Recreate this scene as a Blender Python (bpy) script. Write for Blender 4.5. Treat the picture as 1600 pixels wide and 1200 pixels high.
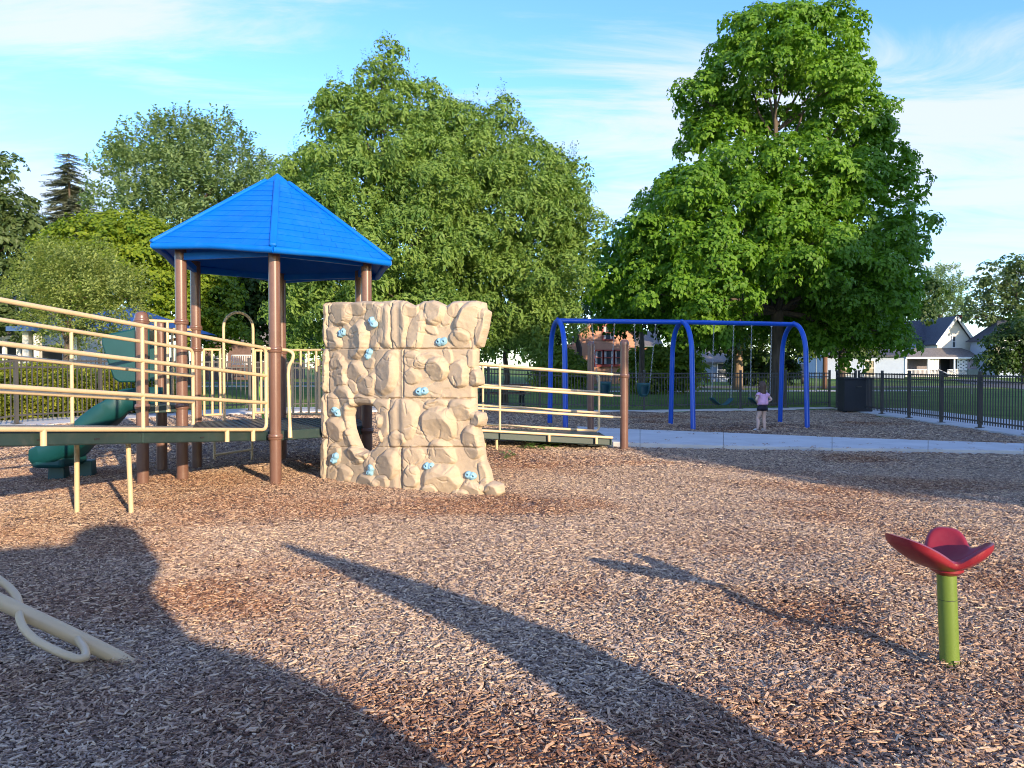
import bpy, bmesh, math, random
import numpy as np
from mathutils import Vector, Matrix, Euler

random.seed(7)
RNG = np.random.default_rng(7)
for o in list(bpy.data.objects):
    bpy.data.objects.remove(o)
SC = bpy.context.scene
COL = SC.collection

# ------------------------------------------------------------------ camera, sky, sun, exposure
CAM_H, FPX, HOR = 1.45, 1200.0, 575.0
PITCH = math.atan((600 - HOR) / FPX)
cam_d = bpy.data.cameras.new('camera')
cam_d.sensor_width, cam_d.lens = 36.0, 27.0
cam_d.clip_start, cam_d.clip_end = 0.05, 3000
cam = bpy.data.objects.new('camera', cam_d)
COL.objects.link(cam)
cam.location = (0, 0, CAM_H)
cam.rotation_euler = (math.pi / 2 - PITCH, 0, 0)
SC.camera = cam

SUN_EL = math.radians(14.6)
SUN_AZ = math.atan2(0.527, -0.85)            # measured from +Y towards +X
TO_SUN = Vector((math.sin(SUN_AZ) * math.cos(SUN_EL), math.cos(SUN_AZ) * math.cos(SUN_EL), math.sin(SUN_EL)))
sun_d = bpy.data.lights.new('sun', 'SUN')
sun_d.energy, sun_d.angle, sun_d.color = 2.05, math.radians(0.6), (1.0, 0.79, 0.55)
sun = bpy.data.objects.new('sun', sun_d)
COL.objects.link(sun)
sun.rotation_euler = TO_SUN.to_track_quat('Z', 'Y').to_euler()
sun.location = (20, -30, 30)

SC.view_settings.view_transform = 'Standard'
SC.view_settings.look = 'None'
SC.view_settings.gamma = 1.0
SC.view_settings.use_curve_mapping = False
SC.view_settings.exposure = 1.95
SC.cycles.max_bounces = 6
SC.cycles.diffuse_bounces = 3
SC.cycles.transmission_bounces = 3
SC.cycles.use_denoising = True
SC.cycles.filter_width = 1.0

world = bpy.data.worlds.new('World')
SC.world = world
world.use_nodes = True
wn, wl = world.node_tree.nodes, world.node_tree.links
wn.clear()
w_out = wn.new('ShaderNodeOutputWorld')
w_bg = wn.new('ShaderNodeBackground')
w_bg.inputs['Strength'].default_value = 0.15
sky = wn.new('ShaderNodeTexSky')
sky.sky_type = 'NISHITA'
sky.sun_disc = False
sky.sun_elevation = SUN_EL
sky.sun_rotation = SUN_AZ
sky.air_density, sky.dust_density, sky.ozone_density = 1.0, 0.3, 4.0
hsv = wn.new('ShaderNodeHueSaturation')
hsv.inputs['Saturation'].default_value = 1.12
hsv.inputs['Value'].default_value = 0.90
hsv.inputs['Hue'].default_value = 0.515
wl.new(sky.outputs[0], hsv.inputs['Color'])
# thin clouds on a flat layer overhead, streaked, thicker towards the horizon
tc = wn.new('ShaderNodeTexCoord')
sep = wn.new('ShaderNodeSeparateXYZ')
wl.new(tc.outputs['Generated'], sep.inputs[0])


def wmath(op, a, b=None, clamp=False):
    n = wn.new('ShaderNodeMath')
    n.operation = op
    n.use_clamp = clamp
    for i, v in enumerate((a, b)):
        if v is None:
            continue
        if isinstance(v, (int, float)):
            n.inputs[i].default_value = v
        else:
            wl.new(v, n.inputs[i])
    return n.outputs[0]


zz = wmath('ADD', wmath('MAXIMUM', sep.outputs['Z'], 0.0), 0.10)
cx = wmath('DIVIDE', sep.outputs['X'], zz)
cy = wmath('DIVIDE', sep.outputs['Y'], zz)
comb = wn.new('ShaderNodeCombineXYZ')
wl.new(cx, comb.inputs[0]); wl.new(cy, comb.inputs[1])
mp = wn.new('ShaderNodeMapping')
mp.inputs['Rotation'].default_value = (0, 0, math.radians(-14))
mp.inputs['Scale'].default_value = (0.50, 1.55, 1)
mp.inputs['Location'].default_value = (1.7, 0.62, 0)
wl.new(comb.outputs[0], mp.inputs[0])
n1 = wn.new('ShaderNodeTexNoise')
n1.inputs['Scale'].default_value = 1.5
n1.inputs['Detail'].default_value = 9
n1.inputs['Roughness'].default_value = 0.64
n1.inputs['Distortion'].default_value = 0.9
wl.new(mp.outputs[0], n1.inputs['Vector'])
n2 = wn.new('ShaderNodeTexNoise')
n2.inputs['Scale'].default_value = 0.28
n2.inputs['Detail'].default_value = 3
wl.new(mp.outputs[0], n2.inputs['Vector'])
dens = wmath('ADD', wmath('MULTIPLY', n1.outputs['Fac'], 1.45), wmath('MULTIPLY', n2.outputs['Fac'], 0.22))
# banks of cloud: (bearing, height, half width, half height, slope, amount)
ay = wmath('ADD', wmath('ABSOLUTE', sep.outputs['Y']), 0.12)
baz = wmath('DIVIDE', sep.outputs['X'], ay)
bel = wmath('DIVIDE', sep.outputs['Z'], ay)
for (a0, e0, sa, se, sl_, amt) in ((-0.46, 0.395, 0.30, 0.062, -0.10, 0.30), (-0.62, 0.215, 0.16, 0.055, -0.1, 0.24), (-0.38, 0.255, 0.16, 0.03, -0.1, 0.10), (0.22, 0.26, 0.17, 0.10, 0.05, 0.30),
                                   (0.60, 0.24, 0.26, 0.11, 0.0, 0.30), (0.62, 0.375, 0.22, 0.03, 0.1, 0.14), (0.28, 0.475, 0.50, 0.10, 0.0, -0.34), (-0.46, 0.285, 0.26, 0.045, -0.05, -0.26), (-0.15, 0.36, 0.22, 0.08, 0, -0.2)):
    da = wmath('DIVIDE', wmath('SUBTRACT', baz, a0), sa)
    e1_ = wmath('SUBTRACT', wmath('SUBTRACT', bel, e0), wmath('MULTIPLY', wmath('SUBTRACT', baz, a0), sl_))
    de = wmath('DIVIDE', e1_, se)
    q_ = wmath('ADD', wmath('MULTIPLY', da, da), wmath('MULTIPLY', de, de))
    dens = wmath('ADD', dens, wmath('MULTIPLY', wmath('EXPONENT', wmath('MULTIPLY', q_, -1.0)), amt))
ramp = wn.new('ShaderNodeMapRange')
ramp.interpolation_type = 'SMOOTHSTEP'
ramp.inputs['From Min'].default_value = 0.71
ramp.inputs['From Max'].default_value = 1.16
ramp.inputs['To Max'].default_value = 0.88
wl.new(dens, ramp.inputs[0])
mixc = wn.new('ShaderNodeMixRGB')
wl.new(ramp.outputs[0], mixc.inputs['Fac'])
wl.new(hsv.outputs[0], mixc.inputs['Color1'])
mixc.inputs['Color2'].default_value = (1.58, 1.70, 1.90, 1)
wl.new(mixc.outputs[0], w_bg.inputs['Color'])
wl.new(w_bg.outputs[0], w_out.inputs['Surface'])


# ------------------------------------------------------------------ helpers
def P(px, py, d):
    """world point at ground distance d (metres along Y) that the photograph shows at px, py"""
    a = (px - 800) / FPX
    b = (600 - py) / FPX
    c, s = math.cos(PITCH), math.sin(PITCH)
    vx, vy, vz = a, c + b * s, b * c - s
    k = d / vy
    return Vector((vx * k, d, CAM_H + vz * k))


def sm(t):
    t = np.clip(t, 0, 1)
    return t * t * (3 - 2 * t)


def vnoise(x, y, seed=0):
    """smooth value noise"""
    x = np.asarray(x, float); y = np.asarray(y, float)
    xi, yi = np.floor(x).astype(np.int64), np.floor(y).astype(np.int64)
    fx, fy = x - xi, y - yi
    fx = fx * fx * (3 - 2 * fx); fy = fy * fy * (3 - 2 * fy)

    def h(i, j):
        n = (i * 374761393 + j * 668265263 + seed * 1442695041) & 0x7fffffff
        n = ((n ^ (n >> 13)) * 1274126177) & 0x7fffffff
        return ((n ^ (n >> 16)) & 0xffff) / 65535.0
    a = h(xi, yi) * (1 - fx) + h(xi + 1, yi) * fx
    b = h(xi, yi + 1) * (1 - fx) + h(xi + 1, yi + 1) * fx
    return a * (1 - fy) + b * fy


def fbm(x, y, seed=0, o=4):
    t, a, s = 0, 0.5, 0
    for i in range(o):
        t = t + a * vnoise(x * 2 ** i, y * 2 ** i, seed + i); s += a; a *= 0.5
    return t / s


def gz(x, y):
    x = np.asarray(x, float); y = np.asarray(y, float)
    z = 0.33 * sm((y - 11.5) / 3.5) * sm((5 - x) / 12)
    z = z + 0.007 * np.maximum(0, y - 28)
    return z


def gmulch(x, y):
    z = gz(x, y) + 0.08 * (fbm(x * 0.8, y * 0.8, 3, 3) - 0.5)
    # scuffed hollows below the belt swings
    for (cx_, cy_, rx, ry, dp) in ((4.9, 18.0, 1.0, 0.7, 0.13), (6.6, 18.6, 0.7, 0.6, 0.08), (1.6, 4.55, 0.45, 0.32, 0.05), (3.3, 5.2, 0.6, 0.4, 0.05), (1.2, 3.0, 0.35, 0.22, 0.04), (-0.1, 8.1, 0.5, 0.3, 0.03)):
        r2 = ((x - cx_) / rx) ** 2 + ((y - cy_) / ry) ** 2
        z = z - dp * np.exp(-r2) + 0.5 * dp * np.exp(-((np.sqrt(r2) - 1.5) / 0.35) ** 2)
    return z


def gz1(x, y):
    return float(gz(x, y))


class MB:
    """collects shapes in world (or thing) space and links them as one mesh"""
    def __init__(self):
        self.v, self.f, self.m = [], [], []
        self.mi = 0

    def add(self, vs, fs):
        b = len(self.v)
        self.v.extend([tuple(p) for p in vs])
        for f in fs:
            self.f.append(tuple(i + b for i in f)); self.m.append(self.mi)
        return self

    def box(self, c, s, rz=0.0, top=1.0):
        c = Vector(c); hx, hy, hz = s[0] / 2, s[1] / 2, s[2] / 2
        R = Matrix.Rotation(rz, 3, 'Z')
        vs = []
        for z in (-1, 1):
            k = 1 if z < 0 else top
            for (x, y) in ((-1, -1), (1, -1), (1, 1), (-1, 1)):
                vs.append(c + R @ Vector((x * hx * k, y * hy * k, z * hz)))
        return self.add(vs, [(3, 2, 1, 0), (4, 5, 6, 7), (0, 1, 5, 4), (1, 2, 6, 5), (2, 3, 7, 6), (3, 0, 4, 7)])

    def bar(self, a, b, w, h, up=(0, 0, 1)):
        a, b = Vector(a), Vector(b)
        d = (b - a).normalized(); u = Vector(up)
        s = d.cross(u).normalized(); u = s.cross(d).normalized()
        vs = []
        for p in (a, b):
            for (x, y) in ((-1, -1), (1, -1), (1, 1), (-1, 1)):
                vs.append(p + s * x * w / 2 + u * y * h / 2)
        return self.add(vs, [(0, 1, 2, 3), (7, 6, 5, 4), (4, 5, 1, 0), (5, 6, 2, 1), (6, 7, 3, 2), (7, 4, 0, 3)])

    def tube(self, pts, r, seg=10, fillet=0.0, fseg=5, closed=False):
        pts = [Vector(p) for p in pts]
        rs = r if isinstance(r, (list, tuple)) else None
        if fillet > 0 and len(pts) > 2:
            out = [pts[0]]
            for i in range(1, len(pts) - 1):
                p0, p1, p2 = pts[i - 1], pts[i], pts[i + 1]
                l = min(fillet, (p1 - p0).length * 0.48, (p2 - p1).length * 0.48)
                a = p1 + (p0 - p1).normalized() * l
                b = p1 + (p2 - p1).normalized() * l
                for k in range(fseg + 1):
                    t = k / fseg
                    out.append(a * (1 - t) ** 2 + p1 * 2 * t * (1 - t) + b * t * t)
            out.append(pts[-1]); pts = out
        n = len(pts)
        if rs and len(rs) != n:
            rs = list(np.interp(np.linspace(0, 1, n), np.linspace(0, 1, len(rs)), rs))
        t0 = (pts[1] - pts[0]).normalized()
        ref = Vector((0, 0, 1)) if abs(t0.z) < 0.9 else Vector((1, 0, 0))
        u = t0.cross(ref).normalized()
        vs, fs = [], []
        for i in range(n):
            if closed:
                t = (pts[(i + 1) % n] - pts[i - 1]).normalized()
            else:
                t = (pts[min(i + 1, n - 1)] - pts[max(i - 1, 0)]).normalized()
            u = (u - t * u.dot(t)).normalized(); w = t.cross(u)
            rr = rs[i] if rs else r
            for k in range(seg):
                a = 2 * math.pi * k / seg
                vs.append(pts[i] + (u * math.cos(a) + w * math.sin(a)) * rr)
        for i in range(n if closed else n - 1):
            j = (i + 1) % n
            for k in range(seg):
                k2 = (k + 1) % seg
                fs.append((i * seg + k, i * seg + k2, j * seg + k2, j * seg + k))
        if not closed:
            fs.append(tuple(reversed(range(seg)))); fs.append(tuple((n - 1) * seg + k for k in range(seg)))
        return self.add(vs, fs)

    def lathe(self, c, prof, seg=20, axis=None):
        """prof: list of (r, z); closed at ends when r = 0"""
        c = Vector(c); vs, fs = [], []
        for (r, z) in prof:
            for k in range(seg):
                a = 2 * math.pi * k / seg
                p = Vector((math.cos(a) * r, math.sin(a) * r, z))
                vs.append(c + (axis @ p if axis else p))
        for i in range(len(prof) - 1):
            for k in range(seg):
                k2 = (k + 1) % seg
                fs.append((i * seg + k, i * seg + k2, (i + 1) * seg + k2, (i + 1) * seg + k))
        fs.append(tuple(reversed(range(seg)))); n = len(prof) - 1
        fs.append(tuple(n * seg + k for k in range(seg)))
        return self.add(vs, fs)

    def prism(self, poly, z0, z1):
        """vertical prism over a ccw polygon of (x, y); z may be callables"""
        n = len(poly)
        f0 = z0 if callable(z0) else (lambda x, y: z0)
        f1 = z1 if callable(z1) else (lambda x, y: z1)
        vs = [(x, y, f0(x, y)) for x, y in poly] + [(x, y, f1(x, y)) for x, y in poly]
        fs = [tuple(reversed(range(n))), tuple(range(n, 2 * n))]
        for i in range(n):
            j = (i + 1) % n
            fs.append((i, j, n + j, n + i))
        return self.add(vs, fs)

    def build(self, name, mats, parent=None, smooth=40, bevel=0.0, label=None):
        me = bpy.data.meshes.new(name)
        off = wloc(parent) if parent else Vector((0, 0, 0))
        me.from_pydata([(x - off.x, y - off.y, z - off.z) for x, y, z in self.v], [], self.f)
        if not isinstance(mats, (list, tuple)):
            mats = [mats]
        for m in mats:
            me.materials.append(m)
        if len(mats) > 1:
            me.polygons.foreach_set('material_index', self.m)
        if smooth:
            me.shade_smooth() if hasattr(me, 'shade_smooth') else None
            me.set_sharp_from_angle(angle=math.radians(smooth))
        o = bpy.data.objects.new(name, me)
        COL.objects.link(o)
        if parent:
            o.parent = parent
        if bevel:
            b = o.modifiers.new('bevel', 'BEVEL'); b.width = bevel; b.segments = 2; b.limit_method = 'ANGLE'
        if label:
            o['label'] = label
        return o


def wloc(o):
    l = Vector((0, 0, 0))
    while o:
        l = l + o.location; o = o.parent
    return l


def tag(o, label=None, cat=None, group=None, kind=None):
    if label: o['label'] = label
    if cat: o['category'] = cat
    if group: o['group'] = group
    if kind: o['kind'] = kind
    return o


def thing(name, label, cat, loc=(0, 0, 0), group=None, parent=None):
    o = bpy.data.objects.new(name, None)
    COL.objects.link(o); o.location = loc; o.empty_display_size = 0.2
    return tag(o, label, cat, group)


def part_empty(name, parent, loc=None, label=None):
    """an Empty used as a part that only gathers sub-parts"""
    o = bpy.data.objects.new(name, None)
    COL.objects.link(o); o.parent = parent
    if loc is not None:
        o.location = Vector(loc) - wloc(parent)
    if label: o['label'] = label
    return o


def dup(o, parent=None, loc=None):
    c = o.copy(); COL.objects.link(c)
    if parent is not None: c.parent = parent
    if loc is not None: c.location = loc
    return c


def dup_tree(root, loc=None, label=None):
    r = dup(root)
    if loc is not None: r.location = loc
    if label: r['label'] = label
    for ch in list(root.children):
        c = dup(ch, r)
        for g in ch.children:
            dup(g, c)
    return r


# ------------------------------------------------------------------ materials
def newmat(name):
    m = bpy.data.materials.new(name); m.use_nodes = True
    return m, m.node_tree.nodes, m.node_tree.links


def mat(name, col, rough=0.5, var=0.12, vscale=6.0, bump=0.0, bscale=60.0, metal=0.0, spec=0.5, dirt=0.0, dirtcol=(0.12, 0.09, 0.06), detail=4, stretch=None, coat=0.0):
    m, n, l = newmat(name)
    b = n['Principled BSDF']
    b.inputs['Roughness'].default_value = rough
    b.inputs['Metallic'].default_value = metal
    b.inputs['Specular IOR Level'].default_value = spec
    if coat: b.inputs['Coat Weight'].default_value = coat
    t = n.new('ShaderNodeTexCoord')
    vec = t.outputs['Object']
    if stretch:
        mpn = n.new('ShaderNodeMapping'); mpn.inputs['Scale'].default_value = stretch
        l.new(vec, mpn.inputs[0]); vec = mpn.outputs[0]
    nz = n.new('ShaderNodeTexNoise'); nz.inputs['Scale'].default_value = vscale; nz.inputs['Detail'].default_value = detail
    l.new(vec, nz.inputs['Vector'])
    r = n.new('ShaderNodeMapRange'); r.inputs['From Min'].default_value = 0.3; r.inputs['From Max'].default_value = 0.7
    r.inputs['To Min'].default_value = 1 - var; r.inputs['To Max'].default_value = 1 + var
    l.new(nz.outputs['Fac'], r.inputs[0])
    mx = n.new('ShaderNodeMixRGB'); mx.blend_type = 'MULTIPLY'; mx.inputs['Fac'].default_value = 1
    mx.inputs['Color1'].default_value = (*col, 1)
    l.new(r.outputs[0], mx.inputs['Color2'])
    out = mx.outputs[0]
    if dirt:
        dz = n.new('ShaderNodeTexNoise'); dz.inputs['Scale'].default_value = vscale * 2.7; dz.inputs['Detail'].default_value = 8
        dz.inputs['Roughness'].default_value = 0.7
        l.new(vec, dz.inputs['Vector'])
        dr = n.new('ShaderNodeMapRange'); dr.inputs['From Min'].default_value = 0.52; dr.inputs['From Max'].default_value = 0.75
        dr.inputs['To Max'].default_value = dirt
        l.new(dz.outputs['Fac'], dr.inputs[0])
        dm = n.new('ShaderNodeMixRGB'); l.new(dr.outputs[0], dm.inputs['Fac']); l.new(out, dm.inputs['Color1'])
        dm.inputs['Color2'].default_value = (*dirtcol, 1); out = dm.outputs[0]
    l.new(out, b.inputs['Base Color'])
    if bump:
        bz = n.new('ShaderNodeTexNoise'); bz.inputs['Scale'].default_value = bscale; bz.inputs['Detail'].default_value = 5
        l.new(vec, bz.inputs['Vector'])
        bp = n.new('ShaderNodeBump'); bp.inputs['Strength'].default_value = bump; bp.inputs['Distance'].default_value = 0.02
        l.new(bz.outputs['Fac'], bp.inputs['Height']); l.new(bp.outputs[0], b.inputs['Normal'])
    return m


def leafmat(name, dark, light, trans=0.35, rough=0.5):
    m, n, l = newmat(name)
    n.remove(n['Principled BSDF'])
    out = n['Material Output']
    at = n.new('ShaderNodeAttribute'); at.attribute_type = 'INSTANCER'; at.attribute_name = 'tint'
    at2 = n.new('ShaderNodeAttribute'); at2.attribute_type = 'GEOMETRY'; at2.attribute_name = 'leafvar'
    ad = n.new('ShaderNodeMath'); ad.operation = 'ADD'
    l.new(at.outputs['Fac'], ad.inputs[0]); l.new(at2.outputs['Fac'], ad.inputs[1])
    mu = n.new('ShaderNodeMath'); mu.operation = 'MULTIPLY'; mu.inputs[1].default_value = 0.5; l.new(ad.outputs[0], mu.inputs[0])
    mx = n.new('ShaderNodeMixRGB'); l.new(mu.outputs[0], mx.inputs['Fac'])
    mx.inputs['Color1'].default_value = (*dark, 1); mx.inputs['Color2'].default_value = (*light, 1)
    p = n.new('ShaderNodeBsdfPrincipled'); p.inputs['Roughness'].default_value = rough; p.inputs['Specular IOR Level'].default_value = 0.3
    l.new(mx.outputs[0], p.inputs['Base Color'])
    tr = n.new('ShaderNodeBsdfTranslucent')
    tm = n.new('ShaderNodeMixRGB'); tm.blend_type = 'MULTIPLY'; tm.inputs['Fac'].default_value = 1
    l.new(mx.outputs[0], tm.inputs['Color1']); tm.inputs['Color2'].default_value = (1.5, 1.6, 0.5, 1)
    l.new(tm.outputs[0], tr.inputs['Color'])
    ms = n.new('ShaderNodeMixShader'); ms.inputs['Fac'].default_value = trans
    l.new(p.outputs[0], ms.inputs[1]); l.new(tr.outputs[0], ms.inputs[2]); l.new(ms.outputs[0], out.inputs['Surface'])
    return m


M = {}
M['tan'] = mat('tan_powder_coat', (0.62, 0.46, 0.26), 0.42, 0.05, 5, dirt=0.10)
M['brown'] = mat('brown_powder_coat', (0.165, 0.085, 0.060), 0.33, 0.06, 3, dirt=0.3, dirtcol=(0.26, 0.18, 0.14), coat=0.15)
M['blue_roof'] = mat('blue_plastic', (0.0, 0.135, 0.56), 0.48, 0.09, 2.0, spec=0.25, bump=0.03, bscale=30, dirt=0.22, dirtcol=(0.06, 0.24, 0.55))
M['blue_steel'] = mat('blue_powder_coat', (0.003, 0.085, 0.50), 0.32, 0.05, 3, dirt=0.05, coat=0.2)
M['deck'] = mat('dark_green_coated_steel', (0.022, 0.045, 0.042), 0.45, 0.15, 3, dirt=0.25, dirtcol=(0.13, 0.11, 0.09))
M['teal'] = mat('teal_plastic', (0.004, 0.058, 0.060), 0.45, 0.10, 3, bump=0.02, bscale=20)
M['teal_seat'] = mat('teal_rubber', (0.008, 0.07, 0.075), 0.5, 0.08, 6)
M['rock'] = mat('tan_moulded_concrete', (0.465, 0.365, 0.25), 0.75, 0.10, 3.2, bump=0.16, bscale=90, dirt=0.16, dirtcol=(0.30, 0.20, 0.10))
M['hold'] = mat('light_blue_resin', (0.24, 0.45, 0.57), 0.6, 0.10, 14, bump=0.1, bscale=90)
M['bolt'] = mat('dark_bolt', (0.02, 0.02, 0.025), 0.5, 0.1)
M['red'] = mat('red_plastic', (0.22, 0.014, 0.024), 0.38, 0.10, 5, bump=0.03, bscale=40, dirt=0.12, dirtcol=(0.35, 0.10, 0.10))
M['green'] = mat('green_powder_coat', (0.13, 0.20, 0.032), 0.40, 0.06, 4, dirt=0.10, dirtcol=(0.30, 0.36, 0.12))
M['steel'] = mat('galvanised_steel', (0.42, 0.43, 0.44), 0.35, 0.1, 20, metal=0.8)
M['stub'] = mat('worn_grey_steel', (0.20, 0.19, 0.17), 0.6, 0.15, 8)
M['fence'] = mat('dark_bronze_metal', (0.065, 0.061, 0.055), 0.5, 0.1, 4)
M['concrete'] = mat('light_concrete', (0.57, 0.56, 0.53), 0.85, 0.10, 1.4, bump=0.12, bscale=80, dirt=0.25, dirtcol=(0.26, 0.23, 0.20), detail=8)
M['asphalt'] = mat('asphalt', (0.09, 0.095, 0.105), 0.9, 0.15, 3, bump=0.1, bscale=60)
M['bark'] = mat('grey_brown_bark', (0.105, 0.08, 0.06), 0.9, 0.35, 4, bump=0.9, bscale=16, stretch=(3, 3, 0.5))
M['bark_pale'] = mat('pale_bark', (0.26, 0.19, 0.12), 0.9, 0.3, 4, bump=0.8, bscale=16, stretch=(3, 3, 0.5))
M['white'] = mat('white_paint', (0.78, 0.77, 0.73), 0.6, 0.05, 2)
M['cream'] = mat('cream_siding', (0.72, 0.68, 0.58), 0.7, 0.05, 2)
M['pale_blue_shaded'] = mat('shaded_pale_blue_siding', (0.28, 0.345, 0.43), 0.7, 0.05, 2)  # pale blue, darkened to put the walls' shade into the colour
M['roof_dark'] = mat('dark_shingle', (0.055, 0.06, 0.075), 0.85, 0.25, 6, bump=0.3, bscale=20)
M['roof_grey'] = mat('grey_shingle', (0.17, 0.155, 0.14), 0.85, 0.25, 6, bump=0.3, bscale=20)
M['brick'] = mat('salmon_siding', (0.50, 0.26, 0.155), 0.75, 0.08, 2)
M['redtrim'] = mat('red_trim', (0.34, 0.06, 0.045), 0.5, 0.08)
M['glass'] = mat('window_glass', (0.06, 0.07, 0.08), 0.08, 0.3, 0.8, spec=0.8)
M['curtain'] = mat('pale_curtain', (0.42, 0.42, 0.40), 0.8, 0.2, 8)
M['dark'] = mat('dark_paint', (0.02, 0.022, 0.025), 0.6, 0.1)
M['maroon'] = mat('maroon_brick', (0.10, 0.03, 0.025), 0.8, 0.2, 5)
M['picnic_red'] = mat('red_coated_steel', (0.42, 0.02, 0.03), 0.4, 0.1, 5)
M['wood'] = mat('weathered_wood', (0.20, 0.13, 0.09), 0.8, 0.2, 5, stretch=(6, 1, 6))
M['skin'] = mat('skin', (0.66, 0.45, 0.36), 0.55, 0.05, 8)
M['pink'] = mat('pink_cotton', (0.74, 0.42, 0.62), 0.8, 0.10, 14, bump=0.2, bscale=30)
M['navy'] = mat('navy_cotton', (0.012, 0.012, 0.025), 0.8, 0.1)
M['hair'] = mat('brown_hair', (0.085, 0.045, 0.028), 0.5, 0.35, 30, stretch=(6, 6, 0.7))
M['shoe'] = mat('white_trainer', (0.60, 0.60, 0.58), 0.6, 0.08, 12)
M['pole'] = mat('creosote_pole', (0.17, 0.09, 0.055), 0.85, 0.2, 4, stretch=(4, 4, 0.4))
M['wire'] = mat('black_wire', (0.03, 0.03, 0.03), 0.6, 0.1)
M['lime'] = mat('lime_powder_coat', (0.22, 0.42, 0.05), 0.4, 0.06)
# ------------------------------------------------------------------ ground
def G(px, py, z=0.0):
    """point of the plane z that the photograph shows at px, py"""
    p1, p2 = P(px, py, 5.0), P(px, py, 10.0)
    t = (z - p1.z) / (p2.z - p1.z)
    return p1 + (p2 - p1) * t


def xy(p): return (p[0], p[1])


FENCE_BACK = [xy(P(-140, 600, 13.2)), xy(P(250, 600, 18.0)), xy(P(800, 600, 24.2)), xy(P(1296, 600, 27.6))]
RF_A, RF_B = Vector((11.55, 27.2)), Vector((10.87, 16.3))
RF_D = (RF_B - RF_A).normalized()
FENCE_RIGHT = [tuple(RF_A + RF_D * 1.9), tuple(RF_A + RF_D * 24)]


def fence_y(x):
    xs = np.array([p[0] for p in FENCE_BACK]); ys = np.array([p[1] for p in FENCE_BACK])
    return np.interp(x, xs, ys)


def grid_mesh(name, xs, ys, zf, mats, keep=None, kind='structure', smooth=True):
    X, Y = np.meshgrid(xs, ys)
    Z = zf(X, Y)
    nx, ny = len(xs), len(ys)
    idx = np.arange(nx * ny).reshape(ny, nx)
    a, b, c, d = idx[:-1, :-1], idx[:-1, 1:], idx[1:, 1:], idx[1:, :-1]
    F = np.stack([a, b, c, d], -1).reshape(-1, 4)
    if keep is not None:
        cxm = X.ravel()[F].mean(1); cym = Y.ravel()[F].mean(1)
        F = F[keep(cxm, cym)]
    me = bpy.data.meshes.new(name)
    V = np.stack([X.ravel(), Y.ravel(), Z.ravel()], -1)
    me.from_pydata(V.tolist(), [], F.tolist())
    me.materials.append(mats)
    if smooth: me.shade_smooth()
    o = bpy.data.objects.new(name, me); COL.objects.link(o)
    tag(o, kind=kind)
    return o


def mulch_mat():
    m, n, l = newmat('wood_mulch')
    b = n['Principled BSDF']; b.inputs['Roughness'].default_value = 0.9; b.inputs['Specular IOR Level'].default_value = 0.15
    t = n.new('ShaderNodeTexCoord')
    mp_ = n.new('ShaderNodeMapping'); mp_.inputs['Scale'].default_value = (1, 1, 1); l.new(t.outputs['Object'], mp_.inputs[0])
    cols = []
    heights = []
    for sc, rot in (((52, 17, 20), 0.5), ((17, 48, 20), 0.35), ((40, 24, 20), -0.7)):
        q = n.new('ShaderNodeMapping'); q.inputs['Scale'].default_value = sc; q.inputs['Rotation'].default_value = (0, 0, rot)
        l.new(t.outputs['Object'], q.inputs[0])
        v = n.new('ShaderNodeTexVoronoi'); v.inputs['Scale'].default_value = 1.0; v.inputs['Randomness'].default_value = 1
        l.new(q.outputs[0], v.inputs['Vector'])
        cols.append(v.outputs['Color']); heights.append(v.outputs['Distance'])
    mx = n.new('ShaderNodeMixRGB'); mx.inputs['Fac'].default_value = 0.5
    l.new(cols[0], mx.inputs['Color1']); l.new(cols[1], mx.inputs['Color2'])
    sx = n.new('ShaderNodeSeparateXYZ'); l.new(mx.outputs[0], sx.inputs[0])
    rp = n.new('ShaderNodeValToRGB'); e = rp.color_ramp.elements
    e[0].position, e[0].color = 0.12, (0.07, 0.045, 0.034, 1)
    e[1].position, e[1].color = 0.88, (0.56, 0.44, 0.33, 1)
    for p_, c_ in ((0.38, (0.19, 0.135, 0.10, 1)), (0.62, (0.34, 0.26, 0.20, 1))):
        k = e.new(p_); k.color = c_
    l.new(sx.outputs[0], rp.inputs[0])
    big = n.new('ShaderNodeTexNoise'); big.inputs['Scale'].default_value = 0.55; big.inputs['Detail'].default_value = 5
    l.new(t.outputs['Object'], big.inputs['Vector'])
    br = n.new('ShaderNodeMapRange'); br.inputs['From Min'].default_value = 0.4; br.inputs['From Max'].default_value = 0.66
    br.inputs['To Max'].default_value = 0.55; l.new(big.outputs['Fac'], br.inputs[0])
    mm = n.new('ShaderNodeMixRGB'); mm.blend_type = 'MULTIPLY'; l.new(br.outputs[0], mm.inputs['Fac'])
    l.new(rp.outputs[0], mm.inputs['Color1']); mm.inputs['Color2'].default_value = (0.85, 0.55, 0.42, 1)
    l.new(mm.outputs[0], b.inputs['Base Color'])
    ah = n.new('ShaderNodeMath'); ah.operation = 'ADD'; l.new(heights[0], ah.inputs[0]); l.new(heights[2], ah.inputs[1])
    bp = n.new('ShaderNodeBump'); bp.inputs['Strength'].default_value = 0.9; bp.inputs['Distance'].default_value = 0.03
    l.new(ah.outputs[0], bp.inputs['Height']); l.new(bp.outputs[0], b.inputs['Normal'])
    return m


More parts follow.
